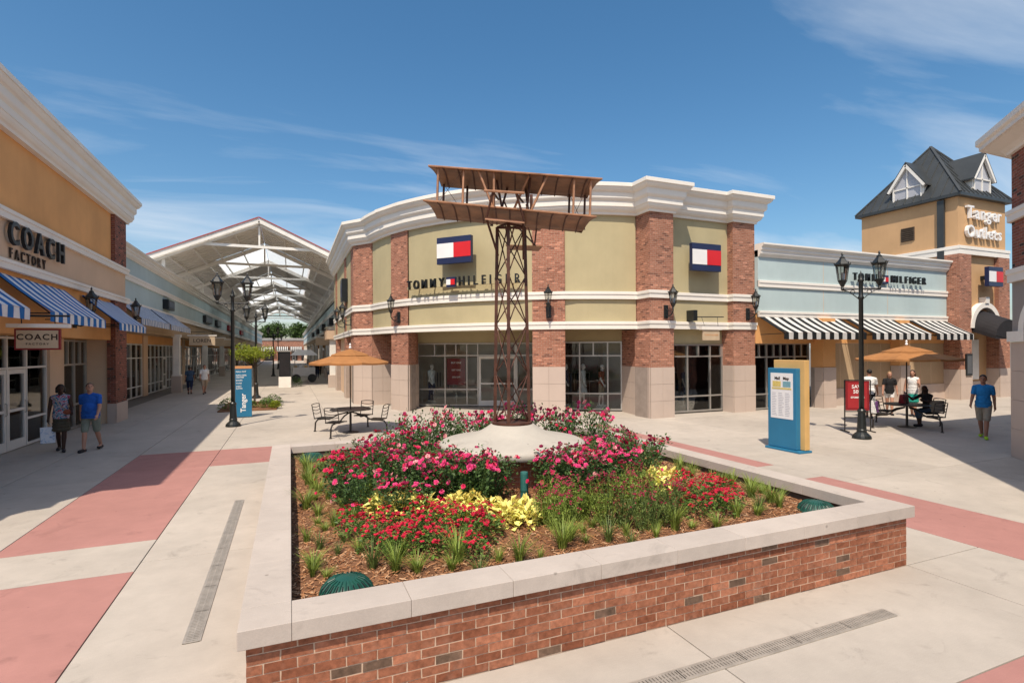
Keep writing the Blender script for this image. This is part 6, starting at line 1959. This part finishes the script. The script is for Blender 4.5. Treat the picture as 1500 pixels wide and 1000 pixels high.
ws = [(2.78, 5.50), (3.23, 5.6), (3.09, 5.35), (3.46, 5.50), (3.40, 5.05), (3.75, 5.25), (2.68, 5.12), (3.6, 4.85), (3.05, 5.6), (4.05, 5.35), (4.1, 5.05), (3.9, 5.65), (2.85, 5.4), (3.55, 5.6), (4.2, 5.7), (3.25, 5.15), (3.85, 4.95), (1.0, 7.6), (.8, 7.9), (1.15, 7.9), (2.6, 5.35), (3.95, 5.45), (4.1, 5.9)]
scatter(wp, ws, lambda i, x, y: 'wispy plant with wine red flowers in front of the roses' if x > 2 else 'wispy wine red flower plant left of the roses', 'wispy')

# ------------------------------------------------------------------ avenue tree and shrub bed
def tree(label, loc, trunk_h, crown_c, crown_r, n_leaf, leafmat, ls, seed, tr=.05, group=None):
    rg_ = random.Random(seed)
    t = thing('tree', label, 'tree', loc, 0, group)
    m_ = MB()
    top = Vector((rg_.uniform(-.1, .1), rg_.uniform(-.1, .1), trunk_h))
    m_.tube([(0, 0, -.05), (tr * .3, 0, trunk_h * .5), top], [tr, tr * .8, tr * .65], 8)
    cl = []
    cc = Vector(crown_c)
    for i in range(14):
        d_ = rdir(rg_); d_.z = abs(d_.z) * .8 - .15
        e = cc + Vector((d_.x * crown_r[0], d_.y * crown_r[1], d_.z * crown_r[2])) * rg_.uniform(.45, .85)
        m_.tube([top, top.lerp(e, .5) + rdir(rg_) * crown_r[0] * .08, e], [tr * .5, tr * .3, tr * .12], 5)
        cl.append((e, rg_.uniform(.28, .46)))
    for i in range(10):
        d_ = rdir(rg_); cl.append((cc + Vector((d_.x * crown_r[0], d_.y * crown_r[1], d_.z * crown_r[2])) * rg_.uniform(.2, .8), rg_.uniform(.25, .42)))
    m_.build('trunk', 'bark', t, local=True)
    f = MB()
    for i in range(n_leaf):
        e, rr = rg_.choice(cl)
        d_ = rdir(rg_); p = e + Vector((d_.x * crown_r[0], d_.y * crown_r[1], d_.z * crown_r[2])) * rr * (rg_.random() ** .4)
        leaf(f, p, rdir(rg_) + Vector((0, 0, -.1)), Vector((0, 0, 1)) + rdir(rg_) * .8, ls * rg_.uniform(.7, 1.3), ls * .32)
    f.build('crown', leafmat, t, local=True, recalc=False)
    return t
tree('small bright yellow green tree behind the blue sign', (-1.55, 27.6, 0), 1.75, (0, 0, 2.42), (1.0, 1.0, .58), 2600, 'leaf_tree', .085, 9)
bed = struct(MB().prism([(-2.8, 25.05), (-.55, 25.05), (-.45, 29.4), (-2.8, 29.4)], -.01, .05).build('shrub_bed', 'soil'))
def shrub(label, x, y, r, h, mat, seed):
    o = mound('shrub', seed, r, h, mat, 420, .085, .026, None, 0, .02, 'shrub', 'low shrubs in the bed under the small tree')
    o.location = (x, y, .04); o['label'] = label
    return o
shrub('round green shrub right of the blue sign', -.95, 25.9, .38, .5, 'leaf_bright', 601)
shrub('darker shrub at the back right of the tree bed', -.75, 27.3, .45, .5, 'leaf_far', 602)
shrub('green shrub left of the lamp post foot', -2.45, 25.8, .42, .55, 'leaf_bright', 603)
shrub('yellowish shrub at the right end of the tree bed', -.62, 25.6, .25, .32, 'leaf_tree', 604)
shrub('low shrub behind the blue sign', -1.7, 26.2, .35, .35, 'leaf_bright', 605)
sh2 = shrub('green shrub in a tub by the information board', .3, 41.2, .5, .8, 'leaf_far', 606)
sh2.location = (.35, 41.2, .0)
for i, (x, y, h) in enumerate(((-13, 186, 12), (-4, 190, 13.5), (3, 184, 12.5), (11, 190, 14), (20, 186, 12))):
    tree('broad green tree rising behind the far brick building, %s from the left' % ('first', 'second', 'third', 'fourth', 'fifth')[i], (x, y, 0), h * .4, (0, 0, h * .65), (5, 4, h * .36), 2200, 'leaf_far', .75, 700 + i, .35, 'trees behind the avenue end')

# ------------------------------------------------------------------ people: each body is one voxel-fused surface
def fuse(mb, voxel, smooth_it=2):
    me = bpy.data.meshes.new('tmp'); me.from_pydata(mb.v, [], mb.f)
    bm = bmesh.new(); bm.from_mesh(me); bmesh.ops.recalc_face_normals(bm, faces=bm.faces); bm.to_mesh(me); bm.free()
    o = bpy.data.objects.new('tmp', me); COL.objects.link(o)
    r_ = o.modifiers.new('r', 'REMESH'); r_.mode = 'VOXEL'; r_.voxel_size = voxel; r_.use_smooth_shade = True
    if smooth_it:
        s_ = o.modifiers.new('s', 'SMOOTH'); s_.factor = .5; s_.iterations = smooth_it
    dg_ = bpy.context.evaluated_depsgraph_get()
    out = bpy.data.meshes.new_from_object(o.evaluated_get(dg_))
    bpy.data.objects.remove(o); bpy.data.meshes.remove(me)
    out.polygons.foreach_set('use_smooth', [True] * len(out.polygons))
    return out
def part(name, me, mat, parent):
    me.materials.clear(); me.materials.append(MT(mat))
    o = bpy.data.objects.new(name, me); COL.objects.link(o); o.parent = parent; MATW[o.name] = wmat(parent)
    return o

def person(label, loc, face_deg, height=1.75, w=1.0, skin='skin_fair', hair=('hair_brown', 'short'), shirt=('cloth_white', 'short'), bottom=('cloth_khaki', 'shorts'),
           shoes='shoe_dark', legs=((18, 12), (-16, 22)), arms=((-12, 8, 15), (14, 8, 20)), lean=3, head=(0, 0), sit=False, vox=.0105, name='person', belly=0.0, cat='person', group=None):
    """local frame: facing +y; legs (hip swing, knee flex) left then right; arms (swing, abduct, elbow flex)"""
    t = thing(name, label, cat, loc, R(face_deg), group)
    S = height / 1.75
    HIP = .93
    def legj(side, sw, kn):
        h = Vector((side * .092 * w, 0, HIP - .02)); a = R(sw); k = R(sw - kn)
        kneep = h + Vector((side * -.045, math.sin(a), -math.cos(a))) * .43
        ank = kneep + Vector((side * -.03, math.sin(k), -math.cos(k))) * .40
        return h, kneep, ank
    L = legj(-1, *legs[0]); Rr = legj(1, *legs[1])
    low = min(L[2].z, Rr[2].z) - .085
    drop = -low if not sit else (.47 - (HIP - .10))
    up_ = Vector((0, 0, drop))
    L = [p + up_ for p in L]; Rr = [p + up_ for p in Rr]
    hip = Vector((0, 0, HIP)) + up_
    ln = R(lean)
    def tor(x, y, z):                                       # point in the torso frame, leaning about the hips
        v = Vector((x, y, z - HIP)); return hip + Vector((v.x, v.y * math.cos(ln) + v.z * math.sin(ln), -v.y * math.sin(ln) + v.z * math.cos(ln)))
    def armj(side, sw, ab, el):
        s = tor(side * .178 * w ** .6, 0, 1.405); a = R(sw); b = R(ab)
        d1 = Vector((side * math.sin(b), math.sin(a) * math.cos(b), -math.cos(a) * math.cos(b)))
        e = s + d1 * .285
        a2 = R(sw + el)
        d2 = Vector((side * math.sin(b) * .5, math.sin(a2), -math.cos(a2))).normalized()
        return s, e, e + d2 * .245, d2
    AL = armj(-1, *arms[0]); AR = armj(1, *arms[1])
    hd = tor(0, .02, 1.625); yaw, pit = R(head[0]), R(head[1])
    HM = Matrix.Rotation(yaw, 3, 'Z') @ Matrix.Rotation(-pit, 3, 'X')
    def hp(x, y, z): return hd + HM @ Vector((x, y, z))
    def foot(mb, ank, side, r0, r1, g=0.0):
        base = Vector((ank.x, ank.y, max(ank.z - .06, .028 + g)))
        toe = base + Vector((side * .02, .155, 0)); toe.z = max(toe.z - .0, .028 + g)
        heel = base + Vector((0, -.05, 0))
        mb.capsule(heel, toe, r0, r1, 10); mb.capsule(ank, base, .04, .04, 8)
    def torso(mb, g):
        mb.ball(tor(0, 0, .95), (.165 * w + g, .115 + g + belly * .3, .13 + g), 14, 9)
        mb.ball(tor(0, .015 + belly * .5, 1.10), (.145 * w + g, .105 + g + belly, .17 + g), 14, 9)
        mb.ball(tor(0, .0, 1.29), (.160 * w + g, .110 + g, .19 + g), 14, 9)
        for sd in (-1, 1): mb.capsule(tor(0, -.005, 1.435), tor(sd * .15 * w ** .6, 0, 1.405), .060 + g, .052 + g)
    body = MB(); torso(body, 0)
    body.capsule(tor(0, 0, 1.40), tor(0, .015, 1.56), .062, .052)
    body.ball(hp(0, 0, .015), (.075, .094, .108), 16, 12, HM); body.ball(hp(0, .035, -.05), (.054, .058, .062), 12, 8, HM)
    body.capsule(hp(0, .092, .01), hp(0, .108, -.022), .011, .015, 8)      # nose
    body.ball(hp(0, .088, -.062), (.024, .011, .010), 8, 6, HM)            # lips
    for s in (-1, 1): body.ball(hp(s * .077, -.005, -.005), (.011, .024, .034), 8, 6, HM)
    for J in (L, Rr):
        body.capsule(J[0], J[1], .083 * (.6 + .4 * w), .055); body.capsule(J[1], J[1].lerp(J[2], .35) + Vector((0, -.012, 0)), .053, .056); body.capsule(J[1].lerp(J[2], .3), J[2], .054, .036)
    for side, A in ((-1, AL), (1, AR)):
        s, e, wr_, d2 = A
        body.capsule(s, e, .052, .041); body.capsule(e, wr_, .042, .027)
        palm = wr_ + d2 * .075
        fwd_ = Vector((0, 1, 0)) - d2 * d2.y
        fwd_ = fwd_.normalized() if fwd_.length > .2 else Vector((1, 0, 0))
        inw = d2.cross(fwd_) * (1 if (d2.cross(fwd_)).x * side < 0 else -1)
        body.capsule(wr_, palm, .027, .030, 8); body.capsule(wr_ + fwd_ * .016 + d2 * .03, palm + fwd_ * .020, .021, .020, 8); body.capsule(wr_ - fwd_ * .014 + d2 * .03, palm - fwd_ * .022, .02, .019, 8)
        for i, ll in enumerate((.068, .078, .074, .058)):
            b0 = palm + fwd_ * (.030 - .020 * i); b1 = b0 + d2 * ll * .55 + inw * .008; b2 = b1 + d2 * ll * .4 + inw * .026
            body.capsule(b0, b1, .0105, .0095, 7); body.capsule(b1, b2, .0095, .0085, 7)
        t0 = wr_ + fwd_ * .026 + d2 * .025; t1 = t0 + fwd_ * .030 + d2 * .035 + inw * .008
        body.capsule(t0, t1, .0125, .011, 7); body.capsule(t1, t1 + d2 * .03 + fwd_ * .004 + inw * .008, .011, .009, 7)
    for side, J in ((-1, L), (1, Rr)): foot(body, J[2], side, .036, .032)
    bo = part('body', fuse(body, vox, 2), skin, t)
    ey = MB()
    for s in (-1, 1): ey.ball(hp(s * .030, .083, .022), .010, 8, 6)
    ey.build('eyes', 'hair_black', bo, local=True)
    # hair
    hc, style = hair
    if hc:
        hb_ = MB(); hb_.ball(hp(0, -.014, .040), (.084, .098, .094), 14, 10, HM)
        if style == 'long':
            hb_.capsule(hp(-.045, -.06, 0), hp(-.05, -.075, -.20), .050, .035); hb_.capsule(hp(.045, -.06, 0), hp(.05, -.075, -.20), .050, .035); hb_.capsule(hp(0, -.07, 0), hp(0, -.085, -.22), .05, .035)
        elif style == 'bob':
            for s in (-1, 1): hb_.capsule(hp(s * .062, -.02, .03), hp(s * .075, -.005, -.07), .042, .034)
            hb_.capsule(hp(0, -.06, .02), hp(0, -.07, -.08), .07, .055)
        elif style == 'pony': hb_.capsule(hp(0, -.10, .05), hp(0, -.15, -.12), .035, .02)
        me = fuse(hb_, .012, 1)
        inv = HM.transposed()
        bm = bmesh.new(); bm.from_mesh(me)                   # open the face
        kill = [f for f in bm.faces if (lambda v: v.y > .055 and v.z < .072 and abs(v.x) < .066)(inv @ (f.calc_center_median() - hd))]
        bmesh.ops.delete(bm, geom=kill, context='FACES'); bm.to_mesh(me); bm.free()
        part('hair', me, hc, bo)
    # clothes
    sm_, sl = shirt
    if sm_:
        c = MB(); torso(c, .016)
        if sl != 'tank':
            f = .62 if sl == 'short' else 1.0
            for side, A in ((-1, AL), (1, AR)):
                s, e, wr_, d2 = A
                c.capsule(s, s.lerp(e, f), .061, .056)
                if sl == 'long': c.capsule(e, e.lerp(wr_, .85), .052, .04)
        for zz in (1.0, .92, .84): c.ball(tor(0, belly * .35, zz), (.165 * w + .022, .115 + .030 + belly * .5, .11), 14, 9)
        me = fuse(c, vox * 1.15, 3)
        cut = hip.z - (.07 if not sit else -.02)
        bm = bmesh.new(); bm.from_mesh(me)                   # an open hem
        low_ = [f for f in bm.faces if f.calc_center_median().z < cut and abs(f.calc_center_median().x) < .165 * w + .05]
        bmesh.ops.delete(bm, geom=low_, context='FACES'); bm.to_mesh(me); bm.free()
        part('shirt', me, sm_, t)
    bm_, bl_ = bottom
    if bm_:
        c = MB(); c.ball(tor(0, 0, .94), (.176 * w, .128 + belly * .3, .125), 14, 9)
        if bl_ == 'skirt':
            for k in range(5):
                z = .90 - .08 * k; c.ball(tor(0, .0, z), (.172 * w + .008 * k, .130 + .024 * k, .08), 14, 8)
        else:
            f = {'shorts': .86, 'short_shorts': .42, 'capri': 1.0, 'long': 1.0}[bl_]
            for J in (L, Rr):
                c.capsule(J[0], J[0].lerp(J[1], f), .098 * (.6 + .4 * w), .083 if bl_ == 'shorts' else .080)
                if bl_ == 'capri': c.capsule(J[1], J[1].lerp(J[2], .5), .068, .062)
                if bl_ == 'long': c.capsule(J[1], J[1].lerp(J[2], .95), .068, .058)
        part('skirt' if bl_ == 'skirt' else 'trousers', fuse(c, vox * 1.15, 3), bm_, t)
    if shoes:
        for side, J in ((-1, L), (1, Rr)):
            c = MB(); foot(c, J[2] - Vector((0, 0, .02)), side, .046, .043, .012)
            part('shoe', fuse(c, .010, 1), shoes, t)
    t.scale = (S, S, S)
    return t, dict(L=AL, R=AR, tor=tor, hd=hd, S=S)

# --- the pair walking past the ochre shop
pw, jw = person('woman in patterned top and short skirt carrying a white shopping bag', (-5.40, 16.95, 0), -168, 1.72, .98, 'skin_dark', ('hair_black', 'bob'), ('cloth_floral', 'tank'), ('cloth_olive', 'skirt'), 'shoe_dark',
                legs=((12, 6), (-10, 16)), arms=((6, 10, 62), (-4, 10, 8)), head=(8, -4), vox=.0095)
st = MB(); st.tube([jw['tor'](.13, .075, 1.44), jw['tor'](.02, .135, 1.25), jw['tor'](-.12, .14, 1.08)], .012, 6)
st.build('bag_strap', 'cloth_tan', pw, local=True)
MB().ball(jw['tor'](-.15, .15, 1.04), (.09, .05, .07), 10, 8).build('purse', 'cloth_rust', pw, local=True)
person('man in royal blue shirt and grey green shorts walking beside the woman with the bag', (-4.72, 16.75, 0), 172, 1.76, 1.14, 'skin_fair', ('hair_grey', 'short'), ('cloth_royal', 'short'), ('cloth_sage', 'shorts'), 'shoe_dark',
       legs=((-14, 18), (17, 6)), arms=((18, 9, 22), (-18, 9, 14)), head=(28, -14), belly=.045, vox=.0095)
# bag in her far hand
def shopping_bag(label, wp, w_, h_, d_, rz, mt, group=None):
    t = thing('shopping_bag', label, 'bag', wp, rz, group)
    m_ = MB(); m_.box(-w_ / 2, w_ / 2, -d_ / 2, d_ / 2, 0, h_)
    m_.v = [(x * (1 + .06 * z / h_), y * (.5 if z > .1 else 1), z) for x, y, z in m_.v]
    m_.build('sack', mt, t, local=True, bev=.01)
    for s in (-1, 1):
        MB().tube([(-.07, s * d_ * .22, h_), (-.05, s * .01, h_ + .09), (.05, s * .01, h_ + .09), (.07, s * d_ * .22, h_)], .005, 5).build('handle', 'cloth_white', t, local=True)
    return t
hw = wmat(pw) @ (jw['R'][2] * jw['S'] + jw['R'][3] * .10)
shopping_bag('white printed shopping bag hanging from the hand of the woman on the left', (hw.x, hw.y, hw.z - .52), .29, .40, .12, R(20), 'bag_print')
# --- couple farther along the arcade
person('woman in denim blue top and dark capris walking away under the left arcade', (-5.55, 36.8, 0), 8, 1.68, 1.12, 'skin_tan', ('hair_brown', 'pony'), ('cloth_denim', 'short'), ('cloth_navy', 'capri'), 'shoe_dark', vox=.013)
person('man in white polo and tan shorts beside the woman under the left arcade', (-4.75, 36.5, 0), -165, 1.77, 1.08, 'skin_fair', ('hair_grey', 'short'), ('cloth_white', 'short'), ('cloth_tan', 'shorts'), 'shoe_dark', legs=((-15, 20), (16, 8)), vox=.013)
# --- right side
person('man in bright blue polo and khaki shorts with lime green shoes', (17.62, 8.55, 0), 112, 1.77, 1.0, 'skin_tan', ('hair_black', 'short'), ('cloth_azure', 'short'), ('cloth_khaki', 'shorts'), 'shoe_lime',
       legs=((15, 6), (-14, 18)), arms=((-18, 7, 12), (16, 8, 30)), head=(0, -3), vox=.0095)
person('man in white T-shirt standing with shopping bags behind the sale board', (19.15, 12.7, 0), -60, 1.74, 1.05, 'skin_tan', ('hair_black', 'short'), ('cloth_white', 'short'), ('cloth_black', 'shorts'), 'shoe_dark', legs=((6, 4), (-6, 8)), arms=((10, 10, 12), (18, 8, 10)), head=(30, 0), vox=.012)
person('woman in black T-shirt and white shorts walking toward the shaded table', (20.75, 13.0, 0), 130, 1.64, .92, 'skin_fair', ('hair_blond', 'long'), ('cloth_black', 'short'), ('cloth_white', 'short_shorts'), 'shoe_dark', legs=((14, 8), (-10, 14)), arms=((-8, 12, 20), (8, 10, 10)), vox=.012)
person('woman in white tank top and teal skirt behind the shaded table', (20.95, 12.3, 0), 110, 1.70, .94, 'skin_fair', ('hair_brown', 'long'), ('cloth_white', 'tank'), ('cloth_teal', 'skirt'), 'shoe_dark', legs=((5, 4), (-5, 6)), arms=((20, 8, 95), (-6, 14, 12)), vox=.012)
person('person with dark hair sitting at the shaded round table', (18.85, 10.6, 0), 80, 1.66, .95, 'skin_dark', ('hair_black', 'long'), ('cloth_black', 'short'), ('cloth_denim', 'capri'), 'shoe_dark', legs=((88, 88), (84, 95)), arms=((45, 14, 60), (50, 30, 85)), lean=14, head=(20, -12), sit=True, vox=.012)
# bags on the seats
b1 = shopping_bag('purple striped shopping bag on the left seat of the shaded table', (17.05, 11.15, .46), .42, .40, .18, R(25), 'cloth_white')
for i in range(5): MB().box(-.19 + i * .085, -.15 + i * .085, -.095, .095, .02, .36).build('stripe', m_plain('cloth_purple', (.16, .06, .22), .8) if i == 0 else 'cloth_purple', b1, local=True)
shopping_bag('grey shopping bag leaning on the right seat of the shaded table', (18.95, 10.45, .46), .45, .36, .2, R(-20), 'cloth_khaki')
shopping_bag('dark red bag standing on the shaded table', (18.1, 10.9, .74), .40, .28, .16, R(10), 'sign_maroon')
# --- far figures down the avenue
person('dark dressed person pushing along the right side of the far avenue', (2.3, 52.5, 0), 0, 1.75, 1.05, 'skin_tan', ('hair_black', 'short'), ('cloth_black', 'short'), ('cloth_navy', 'long'), 'shoe_dark', vox=.016)
person('second dark dressed person farther down the avenue', (2.9, 60.5, 0), 180, 1.72, 1.0, 'skin_dark', ('hair_black', 'short'), ('cloth_navy', 'short'), ('cloth_black', 'long'), 'shoe_dark', vox=.016)

# ------------------------------------------------------------------ shop window mannequins
def mannequin(label, x, y, ang, **kw):
    o, j = person(label, (x, y, .16), ang, vox=.014, name='mannequin', cat='mannequin', group='shop window mannequins', skin='mannequin', shoes=None, hair=(None, ''), legs=((3, 2), (-4, 6)), lean=1, **kw)
    MB().lathe([(.26, -.15), (.26, -.02), (.24, 0)], (0, 0, 0), 20).build('stand', 'interior_wall', o, local=True)
    return o
mannequin('mannequin in white shirt and dark trousers in the left window of the green store', 6.0, 24.05, -150, w=.95, height=1.72, shirt=('cloth_white', 'short'), bottom=('cloth_navy', 'long'))
mannequin('mannequin in a white dress in the middle window of the green store', 11.35, 19.55, -150, w=.86, height=1.76, shirt=('cloth_white', 'tank'), bottom=('cloth_white', 'skirt'))
mannequin('mannequin in navy at the left of the middle store window', 10.75, 19.95, -150, w=.92, height=1.76, shirt=('cloth_navy', 'short'), bottom=('cloth_black', 'long'))
mannequin('mannequin in pink and rust at the right of the middle store window', 12.0, 19.1, -150, w=.88, height=1.72, shirt=('cloth_rust', 'short'), bottom=('cloth_tan', 'shorts'))
mannequin('mannequin in a yellow top in the right store window', 13.75, 17.3, 180, w=.86, height=1.66, shirt=('cloth_yellow', 'short'), bottom=('cloth_navy', 'shorts'))
mannequin('mannequin in a light blue shirt dress in the right store window', 15.0, 17.5, 180, w=.86, height=1.66, shirt=('cloth_denim', 'short'), bottom=('cloth_denim', 'skirt'))
mannequin('mannequin in rust clothes behind the blue wing window', 18.9, 17.0, 180, w=.9, height=1.7, shirt=('cloth_rust', 'short'), bottom=('cloth_tan', 'long'))
mannequin('mannequin in white behind the near window of the ochre shop', -7.3, 21.3, 90, w=.9, height=1.7, shirt=('cloth_white', 'short'), bottom=('cloth_tan', 'skirt'))

# ------------------------------------------------------------------ labels: alike plants are told apart by their order across the view
ORD = ['first', 'second', 'third', 'fourth', 'fifth', 'sixth', 'seventh', 'eighth', 'ninth', 'tenth', 'eleventh', 'twelfth', 'thirteenth', 'fourteenth', 'fifteenth', 'sixteenth', 'seventeenth',
       'eighteenth', 'nineteenth', 'twentieth', '21st', '22nd', '23rd', '24th', '25th', '26th', '27th', '28th', '29th', '30th'] + ['%dth' % i for i in range(31, 60)]
byl = {}
for o in list(COL.objects):
    if o.parent is None and 'label' in o.keys(): byl.setdefault(o['label'], []).append(o)
for lab, os_ in byl.items():
    if len(os_) > 1:
        def bearing(o):
            p = Vector(o.location); return (p.x * rt.x + p.y * rt.y) / (p.x * fw.x + p.y * fw.y)
        for i, o in enumerate(sorted(os_, key=bearing)):
            o['group'] = lab
            o['label'] = '%s, %s from the left' % (lab, ORD[min(i, 58)])
for o in COL.objects:
    if o.parent is not None and o.name.split('.')[0] in ('blooms', 'foliage', 'blades', 'crown', 'stems', 'standing_seams', 'map_text'): o['kind'] = 'stuff'
